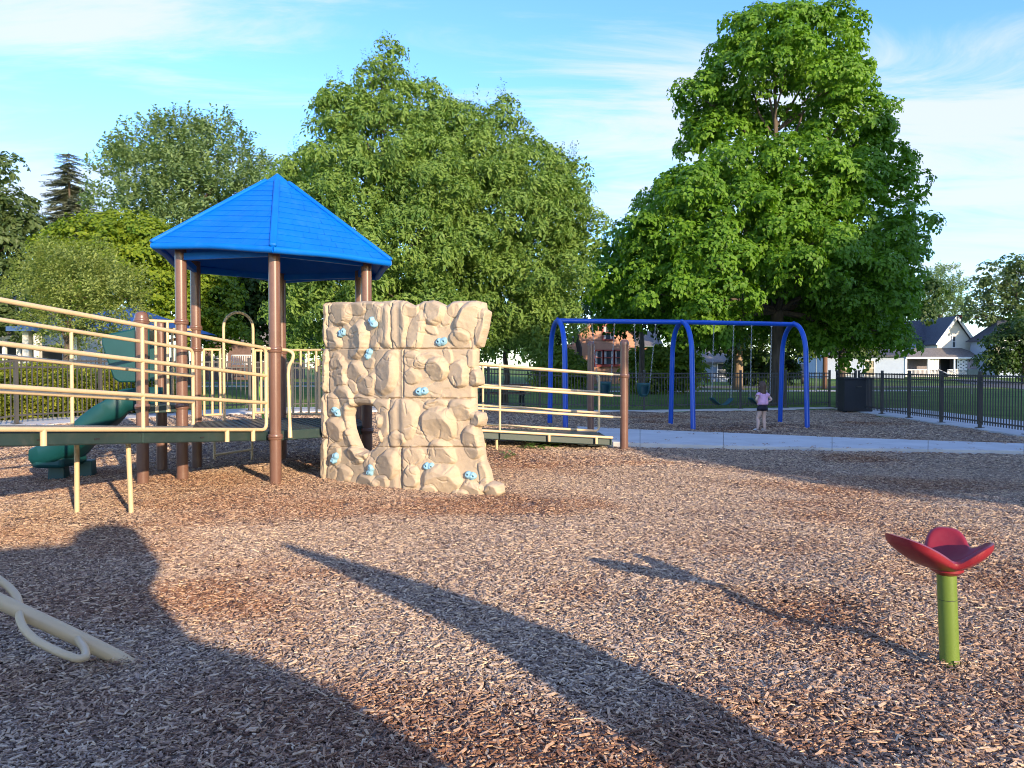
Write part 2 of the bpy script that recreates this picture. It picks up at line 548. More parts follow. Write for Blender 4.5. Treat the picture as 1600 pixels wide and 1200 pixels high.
def grass_mat():
    m, n, l = newmat('lawn_grass')
    b = n['Principled BSDF']; b.inputs['Roughness'].default_value = 0.9; b.inputs['Specular IOR Level'].default_value = 0.1
    t = n.new('ShaderNodeTexCoord')
    a = n.new('ShaderNodeTexNoise'); a.inputs['Scale'].default_value = 0.5; a.inputs['Detail'].default_value = 6
    c = n.new('ShaderNodeTexNoise'); c.inputs['Scale'].default_value = 26; c.inputs['Detail'].default_value = 4
    l.new(t.outputs['Object'], a.inputs[0]); l.new(t.outputs['Object'], c.inputs[0])
    ad = n.new('ShaderNodeMixRGB'); ad.inputs['Fac'].default_value = 0.5; l.new(a.outputs['Fac'], ad.inputs[1]); l.new(c.outputs['Fac'], ad.inputs[2])
    r = n.new('ShaderNodeValToRGB'); e = r.color_ramp.elements
    e[0].position, e[0].color = 0.32, (0.050, 0.095, 0.020, 1)
    e[1].position, e[1].color = 0.68, (0.20, 0.29, 0.060, 1)
    l.new(ad.outputs[0], r.inputs[0]); l.new(r.outputs[0], b.inputs['Base Color'])
    bp = n.new('ShaderNodeBump'); bp.inputs['Strength'].default_value = 0.8; bp.inputs['Distance'].default_value = 0.04
    l.new(c.outputs['Fac'], bp.inputs['Height']); l.new(bp.outputs[0], b.inputs['Normal'])
    return m


M['mulch'] = mulch_mat(); M['grass'] = grass_mat()
xs = np.unique(np.concatenate([np.linspace(-700, -60, 30), np.linspace(-60, -18, 22), np.linspace(-18, 20, 60), np.linspace(20, 70, 26), np.linspace(70, 700, 30)]))
ys = np.unique(np.concatenate([np.linspace(-60, -8, 14), np.linspace(-8, 34, 60), np.linspace(34, 130, 50), np.linspace(130, 1500, 40)]))


def lawn_z(x, y):
    inside = (y < fence_y(x) - 0.5) & (x < 10.4)
    return gz(x, np.minimum(y, 160)) - np.where(inside, 0.35, 0.0)


grid_mesh('lawn', xs, ys, lawn_z, M['grass'])


def rf_x(y): return RF_A.x + (y - RF_A.y) * RF_D.x / RF_D.y


grid_mesh('mulch_ground', np.arange(-17, 12.3, 0.15), np.arange(-7, 28.6, 0.15), gmulch, M['mulch'],
          keep=lambda x, y: (y < fence_y(x) - 0.02) & (x < rf_x(y) - 0.02))


def strip(name, line, w0, w1, top, mat_, step=0.5, thick=0.12, zf=None, kind='structure'):
    """ribbon slab following the ground along a polyline; w0, w1 are offsets to the left of its direction"""
    zf = zf or gz1
    pts = []
    for i in range(len(line) - 1):
        a, b = Vector(line[i]), Vector(line[i + 1]); k = max(1, int((b - a).length / step))
        pts += [a.lerp(b, j / k) for j in range(k)]
    pts.append(Vector(line[-1]))
    mb = MB(); n = len(pts); vs = []
    for i, p in enumerate(pts):
        t = (pts[min(i + 1, n - 1)] - pts[max(i - 1, 0)]).normalized(); nn = Vector((-t.y, t.x))
        a, b = p + nn * w0, p + nn * w1
        za, zb = zf(a.x, a.y) + top, zf(b.x, b.y) + top
        vs += [(a.x, a.y, za), (b.x, b.y, zb), (b.x, b.y, zb - thick), (a.x, a.y, za - thick)]
    fs = []
    for i in range(n - 1):
        o, q = i * 4, i * 4 + 4
        for k in range(4):
            k2 = (k + 1) % 4
            fs.append((o + k, q + k, q + k2, o + k2))
    fs += [(0, 1, 2, 3), ((n - 1) * 4 + 3, (n - 1) * 4 + 2, (n - 1) * 4 + 1, (n - 1) * 4)]
    mb.add(vs, fs)
    return tag(mb.build(name, mat_, smooth=30), kind=kind)


strip('concrete_kerb', FENCE_BACK[2:] , -0.28, 0.22, 0.045, M['concrete'])
strip('concrete_walkway', FENCE_BACK[:3], -0.75, 1.1, 0.05, M['concrete'])
strip('sidewalk', [tuple(RF_A + RF_D * 0.2), tuple(RF_A + RF_D * 30)], -0.22, 2.4, 0.045, M['concrete'])
strip('street_sidewalk', [(-30, 41.5), (-4, 42.8), (24, 45)], -0.7, 0.7, 0.03, M['concrete'], 2)
strip('house_sidewalk', [(9.0, 46), (12.6, 62)], -0.5, 0.5, 0.035, M['concrete'], 2)
strip('road', [(20, 24.0), (28.5, 36), (36, 60), (44, 76)], -3.4, 0.6, 0.02, M['asphalt'], 2)
strip('cross_road', [(-60, 47.5), (4, 50.5), (60, 54)], -1.5, 2.0, 0.012, M['asphalt'], 3)

# the concrete path that starts at the foot of the right ramp
near = [P(902, 700, 13.9), P(1000, 700, 13.75), P(1130, 700, 13.55), P(1300, 700, 13.2), P(1450, 700, 13.0), P(1600, 700, 12.75), P(1800, 700, 12.4)]
far = [P(902, 700, 17.2), P(1000, 700, 16.8), P(1130, 700, 16.35), P(1300, 700, 15.3), P(1450, 700, 14.6), P(1600, 700, 14.0), P(1800, 700, 13.2)]
cuts = []
for i in range(len(near) - 1):
    a0, a1, b0, b1 = near[i], near[i + 1], far[i], far[i + 1]
    k = max(1, round((a1 - a0).length / 1.5))
    for j in range(k):
        cuts.append((a0.lerp(a1, j / k), a0.lerp(a1, (j + 1) / k), b0.lerp(b1, j / k), b0.lerp(b1, (j + 1) / k)))
pathroot = thing('concrete_path', None, None)
tag(pathroot, kind='structure')
for (a0, a1, b0, b1) in cuts:
    e = 0.004 / max(0.3, (a1 - a0).length)
    a0, a1, b0, b1 = a0.lerp(a1, e), a1.lerp(a0, e), b0.lerp(b1, e), b1.lerp(b0, e)
    zt = lambda x, y: gz1(x, y) + 0.075
    MB().prism([xy(a0), xy(a1), xy(b1), xy(b0)], lambda x, y: gz1(x, y) - 0.1, zt).build('slab', M['concrete'], pathroot, smooth=0, bevel=0.006)


# ------------------------------------------------------------------ scattering by geometry nodes
def scatter_tree(name, source, collection=False):
    """node group: every vertex of the mesh gets one instance, turned and scaled by its attributes"""
    ng = bpy.data.node_groups.new(name, 'GeometryNodeTree')
    ng.interface.new_socket('Geometry', in_out='INPUT', socket_type='NodeSocketGeometry')
    ng.interface.new_socket('Geometry', in_out='OUTPUT', socket_type='NodeSocketGeometry')
    N, L = ng.nodes, ng.links
    gi, go = N.new('NodeGroupInput'), N.new('NodeGroupOutput')
    iop = N.new('GeometryNodeInstanceOnPoints')
    L.new(gi.outputs[0], iop.inputs['Points'])
    if collection:
        ci = N.new('GeometryNodeCollectionInfo'); ci.inputs['Collection'].default_value = source
        ci.inputs['Separate Children'].default_value = True; ci.inputs['Reset Children'].default_value = True
        L.new(ci.outputs[0], iop.inputs['Instance']); iop.inputs['Pick Instance'].default_value = True
        na = N.new('GeometryNodeInputNamedAttribute'); na.data_type = 'INT'; na.inputs['Name'].default_value = 'pick'
        L.new(na.outputs['Attribute'], iop.inputs['Instance Index'])
    else:
        oi = N.new('GeometryNodeObjectInfo'); oi.inputs['Object'].default_value = source
        oi.inputs['As Instance'].default_value = True
        L.new(oi.outputs['Geometry'], iop.inputs['Instance'])
    nr = N.new('GeometryNodeInputNamedAttribute'); nr.data_type = 'FLOAT_VECTOR'; nr.inputs['Name'].default_value = 'rot'
    er = N.new('FunctionNodeEulerToRotation'); L.new(nr.outputs['Attribute'], er.inputs[0]); L.new(er.outputs[0], iop.inputs['Rotation'])
    ns = N.new('GeometryNodeInputNamedAttribute'); ns.data_type = 'FLOAT_VECTOR'; ns.inputs['Name'].default_value = 'scl'
    L.new(ns.outputs['Attribute'], iop.inputs['Scale'])
    L.new(iop.outputs[0], go.inputs[0])
    return ng


def points_object(name, pos, rot, scl, ng, attrs=None, parent=None):
    me = bpy.data.meshes.new(name)
    off = wloc(parent) if parent else Vector((0, 0, 0))
    pos = np.asarray(pos, np.float32) - np.array(off, np.float32)
    me.vertices.add(len(pos)); me.vertices.foreach_set('co', pos.ravel())
    scl = np.asarray(scl, np.float32)
    if scl.ndim == 1: scl = np.repeat(scl[:, None], 3, 1)
    for nm, arr in (('rot', rot), ('scl', scl)):
        a = me.attributes.new(nm, 'FLOAT_VECTOR', 'POINT'); a.data.foreach_set('vector', np.asarray(arr, np.float32).ravel())
    for nm, (ty, arr) in (attrs or {}).items():
        a = me.attributes.new(nm, ty, 'POINT')
        a.data.foreach_set('color' if ty == 'FLOAT_COLOR' else 'value', np.asarray(arr, np.int32 if ty == 'INT' else np.float32).ravel())
    o = bpy.data.objects.new(name, me); COL.objects.link(o)
    if parent: o.parent = parent
    md = o.modifiers.new('scatter', 'NODES'); md.node_group = ng
    return o


# ------------------------------------------------------------------ wood chips, real ones, in small heaps
def chip_mat():
    m, n, l = newmat('wood_chip')
    b = n['Principled BSDF']; b.inputs['Roughness'].default_value = 0.8; b.inputs['Specular IOR Level'].default_value = 0.25
    a = n.new('ShaderNodeAttribute'); a.attribute_type = 'GEOMETRY'; a.attribute_name = 'chipvar'
    t = n.new('ShaderNodeAttribute'); t.attribute_type = 'INSTANCER'; t.attribute_name = 'tint'
    grey = n.new('ShaderNodeValToRGB'); red = n.new('ShaderNodeValToRGB')
    for rp, cs in ((grey, ((0, (0.13, 0.095, 0.072)), (0.25, (0.32, 0.255, 0.205)), (0.5, (0.46, 0.375, 0.295)), (0.78, (0.60, 0.475, 0.34)), (1, (0.76, 0.60, 0.41)))),
                   (red, ((0, (0.07, 0.034, 0.022)), (0.3, (0.20, 0.10, 0.06)), (0.6, (0.35, 0.19, 0.11)), (0.85, (0.50, 0.32, 0.19)), (1, (0.62, 0.45, 0.29))))):
        e = rp.color_ramp.elements
        e[0].position, e[0].color = cs[0][0], (*cs[0][1], 1)
        e[1].position, e[1].color = cs[-1][0], (*cs[-1][1], 1)
        for p_, c_ in cs[1:-1]:
            k = e.new(p_); k.color = (*c_, 1)
        l.new(a.outputs['Fac'], rp.inputs[0])
    mx = n.new('ShaderNodeMixRGB'); l.new(t.outputs['Fac'], mx.inputs['Fac']); l.new(grey.outputs[0], mx.inputs[1]); l.new(red.outputs[0], mx.inputs[2])
    tc_ = n.new('ShaderNodeTexCoord')
    nz = n.new('ShaderNodeTexNoise'); nz.inputs['Scale'].default_value = 55; nz.inputs['Detail'].default_value = 3; l.new(tc_.outputs['Object'], nz.inputs[0])
    r = n.new('ShaderNodeMapRange'); r.inputs['From Min'].default_value = 0.3; r.inputs['From Max'].default_value = 0.7
    r.inputs['To Min'].default_value = 0.72; r.inputs['To Max'].default_value = 1.25; l.new(nz.outputs['Fac'], r.inputs[0])
    mu = n.new('ShaderNodeMixRGB'); mu.blend_type = 'MULTIPLY'; mu.inputs['Fac'].default_value = 1; l.new(mx.outputs[0], mu.inputs[1]); l.new(r.outputs[0], mu.inputs[2])
    l.new(mu.outputs[0], b.inputs['Base Color'])
    return m


M['chip'] = chip_mat()
chip_col = bpy.data.collections.new('chip_heaps')
rg = random.Random(3)
for hv in range(10):
    vs, fs, cv = [], [], []
    for c in range(9):
        L = rg.choice([rg.uniform(0.012, 0.026), rg.uniform(0.016, 0.036), rg.uniform(0.024, 0.056)]); W = rg.uniform(0.0055, 0.0125) * (0.8 + L * 7); T = rg.uniform(0.002, 0.0065)
        R = (Matrix.Rotation(rg.uniform(0, 6.28), 3, 'Z') @ Matrix.Rotation(rg.gauss(0, 0.20), 3, 'Y') @ Matrix.Rotation(rg.gauss(0, 0.28), 3, 'X'))
        a_, rr_ = rg.uniform(0, 6.28), 0.085 * math.sqrt(rg.random())
        c0 = Vector((rr_ * math.cos(a_), rr_ * math.sin(a_), rg.uniform(0.002, 0.019)))
        b = len(vs); tp = rg.uniform(0.35, 1.0); tq = rg.uniform(0.5, 1.0); bend = rg.uniform(-0.006, 0.006)
        for z in (-0.5, 0.5):
            for (x, y, k) in ((-0.5, -0.5, tp), (0.5, -0.5, tq), (0.5, 0.5, tq), (-0.5, 0.5, tp)):
                vs.append(c0 + R @ Vector((x * L * rg.uniform(0.85, 1.0), y * W * k + (bend if x > 0 else 0), z * T)))
        fs += [tuple(b + i for i in q) for q in ((3, 2, 1, 0), (4, 5, 6, 7), (0, 1, 5, 4), (1, 2, 6, 5), (2, 3, 7, 6), (3, 0, 4, 7))]
        cv += [min(1, max(0, rg.gauss(0.52, 0.27)))] * 6
    me = bpy.data.meshes.new('chip_heap'); me.from_pydata([tuple(v) for v in vs], [], fs); me.materials.append(M['chip'])
    at = me.attributes.new('chipvar', 'FLOAT', 'FACE'); at.data.foreach_set('value', np.array(cv, np.float32))
    ho = bpy.data.objects.new('chip_heap_%02d' % hv, me); chip_col.objects.link(ho)
chip_ng = scatter_tree('scatter_chips', chip_col, True)


def path_far_near(x):
    xs_ = [p.x for p in near]; return np.interp(x, xs_, [p.y for p in near]), np.interp(x, [p.x for p in far], [p.y for p in far])


pts = []
for (y0, y1, dens, m_) in ((1.9, 4.5, 900, 0.8), (4.5, 7, 720, 0.9), (7, 11, 430, 1.0), (11, 16, 170, 1.2), (16, 27, 75, 1.5)):
    w = 0.7 * y1 + m_
    n = int(dens * (y1 - y0) * 2 * w)
    x = RNG.uniform(-w, w, n); y = RNG.uniform(y0, y1, n)
    k = (np.abs(x) < 0.7 * y + m_) & (y < fence_y(x) - 1.0) & (x < rf_x(y) - 0.3)
    pn, pf = path_far_near(x)
    k &= ~((x > near[0].x + 0.05) & (y > pn - 0.0) & (y < pf + 0.0))
    k &= ~((x < near[0].x - 1) & (y > fence_y(x) - 1.15))
    pts.append(np.stack([x[k], y[k], np.full(k.sum(), 0.88 if y0 < 11 else (1.25 if y0 < 16 else 1.6))], -1))
pts = np.concatenate(pts)
x, y, s = pts[:, 0], pts[:, 1], pts[:, 2]
n = len(x)
rot = np.stack([RNG.normal(0, 0.06, n), RNG.normal(0, 0.06, n), RNG.uniform(0, 6.283, n)], -1)
tint = 0.32 + 2.6 * np.maximum(0, fbm(x * 0.55, y * 0.75, 11, 4) - 0.53) + RNG.normal(0, 0.10, n)
tint += 0.95 * np.exp(-((y - 9.6) / 1.7) ** 2) * sm((0.8 - x) / 3) * fbm(x * 0.9, y * 0.9, 31, 3) + 0.3 * sm((x - 0.2) / 2.0) * sm((4.8 - y) / 1.5) * fbm(x * 1.7, y * 1.7, 5, 2)
tint += 1.0 * np.exp(-(((x - 4.9) / 1.1) ** 2 + ((y - 18) / 0.8) ** 2)) + 0.6 * np.exp(-(((x - 6.6) / 0.8) ** 2 + ((y - 18.6) / 0.7) ** 2))
for (qx_, qy_, qr_, qa_) in ((1.6, 4.55, .6, .9), (3.3, 5.2, .8, .8), (1.2, 3.0, .5, .9), (2.3, 3.3, .5, .5), (-.1, 8.1, .6, .6), (-1.6, 4.6, .35, .6), (-2.0, 4.9, .3, .8), (0.4, 4.9, .25, .7), (2.0, 6.2, .7, .5)):
    q2 = ((x - qx_) / qr_) ** 2 + ((y - qy_) / (qr_ * .7)) ** 2
    tint += qa_ * 1.1 * np.exp(-q2) * fbm(x * 3, y * 3, 17, 3)
tint = np.clip(tint, 0, 1)
# chips heaped round the stool's post and the foot of the climber
zc_ = gmulch(x, y)
for (hx, hy, hr, hz_, hn) in ((2.12, 3.70, .13, .035, 90), (-1.93, 3.75, .16, .03, 70), (-3.0, 9.5, .16, .03, 40), (1.97, 13.4, .2, .04, 40)):
    ha, hq = RNG.uniform(0, 6.283, hn), hr * np.sqrt(RNG.random(hn)); hx_, hy_ = hx + hq * np.cos(ha), hy + hq * np.sin(ha)
    x = np.concatenate([x, hx_]); y = np.concatenate([y, hy_]); s = np.concatenate([s, RNG.uniform(.5, .85, hn)]); rot = np.concatenate([rot, np.stack([RNG.normal(0, .2, hn), RNG.normal(0, .2, hn), RNG.uniform(0, 6.28, hn)], -1)]); tint = np.concatenate([tint, RNG.uniform(.2, .9, hn)])
    zc_ = np.concatenate([zc_, gmulch(hx_, hy_) + hz_ * (1 - (hq / hr) ** 2) * RNG.uniform(.5, 1, hn)]); n += hn
# a few chips kicked onto the path
m = 90
qx = RNG.uniform(near[0].x + .3, 9, m); a_, b_ = path_far_near(qx); qt = np.where(RNG.random(m) < .6, RNG.random(m) ** 3 * .5, 1 - RNG.random(m) ** 3 * .5); qy = a_ + (b_ - a_) * qt
x = np.concatenate([x, qx]); y = np.concatenate([y, qy]); s = np.concatenate([s, RNG.uniform(.5, .9, m)]); rot = np.concatenate([rot, np.stack([0 * qx, 0 * qx, RNG.uniform(0, 6.28, m)], -1)]); tint = np.concatenate([tint, RNG.uniform(.3, 1, m)]); zc_ = np.concatenate([zc_, gz(qx, qy) + 0.074]); n += m
chips = points_object('wood_chips', np.stack([x, y, zc_], -1), rot, s, chip_ng,
                      {'tint': ('FLOAT', tint), 'pick': ('INT', RNG.integers(0, 10, n))})
tag(chips, 'grey and brown wood chips covering the playground floor', 'wood chips', kind='stuff')
# ------------------------------------------------------------------ the play structure
PLAY = thing('play_structure', 'beige and brown climbing frame with blue pyramid roof, long ramps, slide and rock wall', 'play structure', (-3.28, 10.8, 0))
PR = 0.071
HC, HR = Vector((-3.28, 10.8)), 1.35
VA = {k: math.radians(a) for k, a in (('E', -75), ('H', -15), ('G', 45), ('F', 105), ('C', 165), ('B', 225))}
HV = {k: HC + Vector((math.cos(a), math.sin(a))) * HR for k, a in VA.items()}
HV['A'] = Vector(xy(P(222, 600, 9.52))); HV['D'] = Vector(xy(P(252, 600, 10.75)))
DECK = 0.67


def collar(parent, x, y, z):
    MB().lathe((x, y, z), [(PR - 0.004, -0.034), (PR + 0.012, -0.034), (PR + 0.018, -0.022), (PR + 0.018, -0.006), (PR + 0.026, 0.0), (PR + 0.018, 0.006), (PR + 0.018, 0.022), (PR + 0.012, 0.034), (PR - 0.004, 0.034)], 20).build('collar', M['brown'], parent, smooth=50)


def play_post(k, top, dome, collars):
    x, y = HV[k]
    pr = [(PR, -0.12), (PR, top)]
    if dome:
        pr = [(PR, -0.12), (PR, top - 0.10), (PR + 0.008, top - 0.098), (PR + 0.008, top - 0.06), (PR, top - 0.03), (PR * 0.7, top - 0.008), (0.01, top)]
    o = MB().lathe((x, y, 0), pr, 24).build('post', M['brown'], PLAY, smooth=50)
    for z in collars: collar(o, x, y, z)
    return o


for k, t, dm, cs in (('E', 2.93, 0, (1.675, 0.60)), ('H', 2.93, 0, (0.60, 1.68)), ('G', 2.93, 0, (0.60, 1.7)), ('F', 2.93, 0, (0.60, 1.7)),
                     ('C', 2.99, 0, (2.03, 0.6, 1.72)), ('B', 3.0, 0, (2.04, 0.96)), ('A', 2.15, 1, (2.03, 0.97)), ('D', 2.12, 1, (2.02, 0.97))):
    play_post(k, t, dm, cs)
RE = {}
for nm, (px, d, top) in {'near': (975.5, 13.45, 1.95), 'far': (923, 16.4, 2.02)}.items():
    p = P(px, 600, d); z0 = gz1(p.x, p.y); r = 0.071
    o = MB().lathe((p.x, p.y, 0), [(r, z0 - 0.1), (r, top - 0.10), (r + 0.008, top - 0.098), (r + 0.008, top - 0.06), (r, top - 0.03), (r * 0.7, top - 0.008), (0.01, top)], 24).build('post', M['brown'], PLAY, smooth=50)
    RE[nm] = (p, o)
collar(RE['near'][1], RE['near'][0].x, RE['near'][0].y, P(975, 587, 13.45).z)

# hexagonal deck with perforated top
hexp = lambda r: [tuple(HC + Vector((math.cos(VA[k]), math.sin(VA[k]))) * r) for k in ('E', 'H', 'G', 'F', 'C', 'B')]
deck = MB().prism(hexp(HR - 0.01), DECK - 0.125, DECK).build('deck', M['deck'], PLAY, smooth=0, bevel=0.012)
mb = MB()
for (a, b) in (('E', 'H'), ('B', 'E')):
    p, q = HV[a], HV[b]; dr = (q - p).normalized(); nn = Vector((dr.y, -dr.x))
    for t in ((0.62, 0.71, 0.80) if a == 'E' else ()):
        c = p.lerp(q, t) + nn * 0.0
        c = HC + (c - HC) * 0.994
        MB().box((c.x + nn.x * 0.002, c.y + nn.y * 0.002, DECK - 0.05), (0.075, 0.012, 0.014), math.atan2(dr.y, dr.x)).build('slot', M['dark'], deck, smooth=0)
holes = MB()
for i in range(-12, 13):
    for j in range(-12, 13):
        c = HC + Vector((i * 0.1 + (j % 2) * 0.05, j * 0.1))
        if (c - HC).length < HR * 0.84:
            holes.box((c.x, c.y, DECK + 0.002), (0.035, 0.035, 0.004))
holes.build('grip_pattern', M['dark'], deck, smooth=0)['kind'] = 'stuff'
# raised deck of the slide
sd = [tuple(HV['A'] + Vector((0.02, -0.02))), tuple(HV['B'] + Vector((-0.02, -0.02))), tuple(HV['C']), tuple(HV['D'])]
MB().prism(sd, 0.885, 0.985).build('slide_deck', M['deck'], PLAY, smooth=0, bevel=0.01)

# ---- roof: six shingled panels, ridge caps, rolled eave
ROOF_R, EAVE, APEX = 1.70, 2.90, 4.15
rc = Vector((HC.x, HC.y))
roof = part_empty('roof', PLAY, (rc.x, rc.y, EAVE), label='blue moulded plastic hexagonal roof with shingle pattern')
RK = ['E', 'H', 'G', 'F', 'C', 'B']
ap = Vector((rc.x, rc.y, APEX))
rcor = {k: Vector((rc.x + math.cos(VA[k]) * ROOF_R, rc.y + math.sin(VA[k]) * ROOF_R, EAVE + {'B': 0.115, 'C': 0.09}.get(k, 0))) for k in RK}
NC = 13
rr = random.Random(5)
for i, k in enumerate(RK):
    a, b = rcor[k], rcor[RK[(i + 1) % 6]]
    nrm = (b - a).cross(ap - a).normalized()
    mb = MB()
    # courses of shingles, each one a shallow step with staggered slanting joints
    for c in range(NC):
        t0, t1 = c / NC * 0.965, (c + 1) / NC * 0.965
        l0, r0, l1, r1 = a.lerp(ap, t0), b.lerp(ap, t0), a.lerp(ap, t1), b.lerp(ap, t1)
        w = (r0 - l0).length; nsh = max(1, round(w / 0.21)); off = rr.random()
        cuts_ = [0.0] + sorted(min(0.97, max(0.03, (q + off) / nsh)) for q in range(nsh)) + [1.0]
        for q in range(len(cuts_) - 1):
            u0, u1 = cuts_[q], cuts_[q + 1]
            if u1 - u0 < 0.012: continue
            sk = 0.10 / max(w, 0.2) * 0.5
            h0 = 0.0085 + rr.uniform(-0.0015, 0.0015); h1 = 0.002
            g = 0.0025 / max(w, 0.1)
            pA, pB = l0.lerp(r0, u0 + g), l0.lerp(r0, u1 - g)
            pC, pD = l1.lerp(r1, min(1, u1 - g + (sk if u1 < 1 else 0))), l1.lerp(r1, min(1, u0 + g + (sk if u0 > 0 else 0)))
            mb.add([pA + nrm * h0, pB + nrm * h0, pC + nrm * h1, pD + nrm * h1, pA - nrm * 0.004, pB - nrm * 0.004, pC - nrm * 0.006, pD - nrm * 0.006],
                   [(0, 1, 2, 3), (0, 4, 5, 1), (1, 5, 6, 2), (3, 7, 4, 0), (2, 6, 7, 3)])
    # the shell under the shingles
    mb.add([a, b, ap, a - nrm * 0.03, b - nrm * 0.03, ap - Vector((0, 0, 0.05))], [(0, 1, 2), (5, 4, 3), (0, 3, 4, 1)])
    pn = mb.build('roof_panel', M['blue_roof'], roof, smooth=25)
    # rolled eave, sagging slightly towards the middle
    mid = (a + b) / 2
    out = (Vector((mid.x, mid.y, 0)) - Vector((rc.x, rc.y, 0))).normalized()
    pts_ = []
    for j in range(9):
        t = j / 8; p = a.lerp(b, t); pts_.append(p + Vector((0, 0, -0.028 + 0.012 * math.cos((t - 0.5) * 2 * math.pi))) - out * 0.02)
    MB().tube(pts_, 0.045, 12).build('eave_roll', M['blue_roof'], pn, smooth=60)
for k in RK:
    a = rcor[k]; d_ = (ap - a)
    o_ = Vector((math.cos(VA[k]), math.sin(VA[k]), 0))
    s_ = d_.normalized(); u_ = s_.cross(Vector((-o_.y, o_.x, 0))).normalized()
    if u_.z < 0: u_ = -u_
    mb = MB()
    mb.bar(a + s_ * -0.01 + u_ * 0.012, a + s_ * d_.length * 0.90 + u_ * 0.012, 0.085, 0.05, u_)
    mb.build('ridge_cap', M['blue_roof'], roof, smooth=40, bevel=0.018)
MB().lathe((ap.x, ap.y, APEX), [(0.30, -0.225), (0.13, -0.075), (0.015, 0.016)], 6, Matrix.Rotation(VA['E'], 3, 'Z')).build('roof_cap', M['blue_roof'], roof, smooth=0, bevel=0.01)
# underside frame
mb = MB()
for i, k in enumerate(RK):
    p, q = HV[k], HV[RK[(i + 1) % 6]]
    mb.bar((p.x, p.y, EAVE - 0.03), (q.x, q.y, EAVE - 0.03), 0.05, 0.09)
mb.build('ceiling_beam', M['blue_roof'], roof, smooth=0)

# ---- left ramp (rises towards the camera) with two guard rails
rdir = Vector((math.cos(math.radians(-105)), math.sin(math.radians(-105))))
rperp = Vector((rdir.y, -rdir.x)) * -1               # towards E from B
if rperp.dot(HV['E'] - HV['B']) < 0: rperp = -rperp
SL = 0.0785
def rp_(edge, t, dz, off=0.0):
    """edge 'n' (near rail, from E) or 'f' (far rail, from B)"""
    base = HV['E'] - rperp * 0.035 if edge == 'n' else HV['B'] + rperp * 0.215
    q = base + rdir * t + rperp * off
    return Vector((q.x, q.y, DECK + SL * max(0, t) + dz))


LR = 5.6
ramp = MB()
def slab(t0, t1, o0, o1, zb, zt):
    base = HV['E']
    vs = []
    for z in (zb, zt):
        for (t, o) in ((t0, o0), (t1, o0), (t1, o1), (t0, o1)):
            q = base + rdir * t - rperp * o
            vs.append((q.x, q.y, DECK + SL * t + z))
    ramp.add(vs, [(0, 3, 2, 1), (4, 5, 6, 7), (0, 1, 5, 4), (1, 2, 6, 5), (2, 3, 7, 6), (3, 0, 4, 7)])
slabs = ((0.07, 2.18), (2.186, 4.1), (4.106, 6.0))
rampo = part_empty('ramp', PLAY, (HV['E'].x, HV['E'].y, DECK))
for (t0, t1) in slabs:
    ramp = MB(); slab(t0, t1, 0.075, 1.14, -0.122, -0.004)
    so = ramp.build('ramp_panel', M['deck'], rampo, smooth=0, bevel=0.014)
sl = MB()
for t in (0.35, 1.3, 2.75, 3.35):
    q = HV['E'] + rdir * t - rperp * 0.073
    MB().box((q.x, q.y, DECK + SL * t - 0.07), (0.012, 0.055, 0.016), math.atan2(rdir.y, rdir.x) + math.pi / 2).build('slot', M['dark'], rampo, smooth=0)


def guard_rail(edge, tA, tB, verts, loop_end=True):
    g = part_empty('guard_rail', PLAY, rp_(edge, tA, 0))
    hs = (1.01, 0.675, 0.345, 0.015)
    r_ = 0.0215
    # outer loop: top rail, rounded end post, bottom rail
    MB().tube([rp_(edge, tB, hs[0]), rp_(edge, tA, hs[0]), rp_(edge, tA, hs[3]), rp_(edge, tB, hs[3])], r_, 12, 0.09).build('rail_loop', M['tan'], g, smooth=60)
    for h in hs[1:3]:
        MB().tube([rp_(edge, tA, h), rp_(edge, tB, h)], r_, 12).build('rail', M['tan'], g, smooth=60)
    for t in verts:
        MB().tube([rp_(edge, t, hs[0]), rp_(edge, t, hs[3])], 0.0185, 10).build('upright', M['tan'], g, smooth=60)
    return g


gn_ = guard_rail('n', 0.14, 5.9, (2.22, 4.2))
gf_ = guard_rail('f', 0.06, 5.9, (1.95, 3.9))
for t in (0.42, 0.92 + 0.0, 3.35, 4.9):
    a = rp_('n', t, 0.015); mb = MB()
    mb.tube([a + Vector((0, 0, 0.0)), a + Vector((0, 0, -0.135))], 0.026, 12)
    mb.build('bracket', M['tan'], gn_, smooth=60)
for t in (0.8, 2.1, 4.0):
    a = rp_('f', t, 0.0); MB().tube([a + Vector((0, 0, 0.01)), a + Vector((0, 0, -0.03))], 0.02, 10).build('bracket', M['tan'], gf_, smooth=60)
for px, d in ((118, 7.56), (203.5, 7.50)):
    p = P(px, 600, d); MB().tube([(p.x, p.y, -0.05), (p.x - (0.03 if px > 200 else -0.005), p.y, 0.83)], 0.024, 12).build('ramp_leg', M['tan'], PLAY, smooth=60)
# tan collars where rails clamp to the posts
for k, zs_ in (('E', (1.68,)),):
    for z in zs_:
        a = rp_('n', 0.14, z - DECK)
        MB().tube([a, (HV[k].x, HV[k].y, z)], 0.0215, 10).build('rail_stub', M['tan'], gn_, smooth=60)

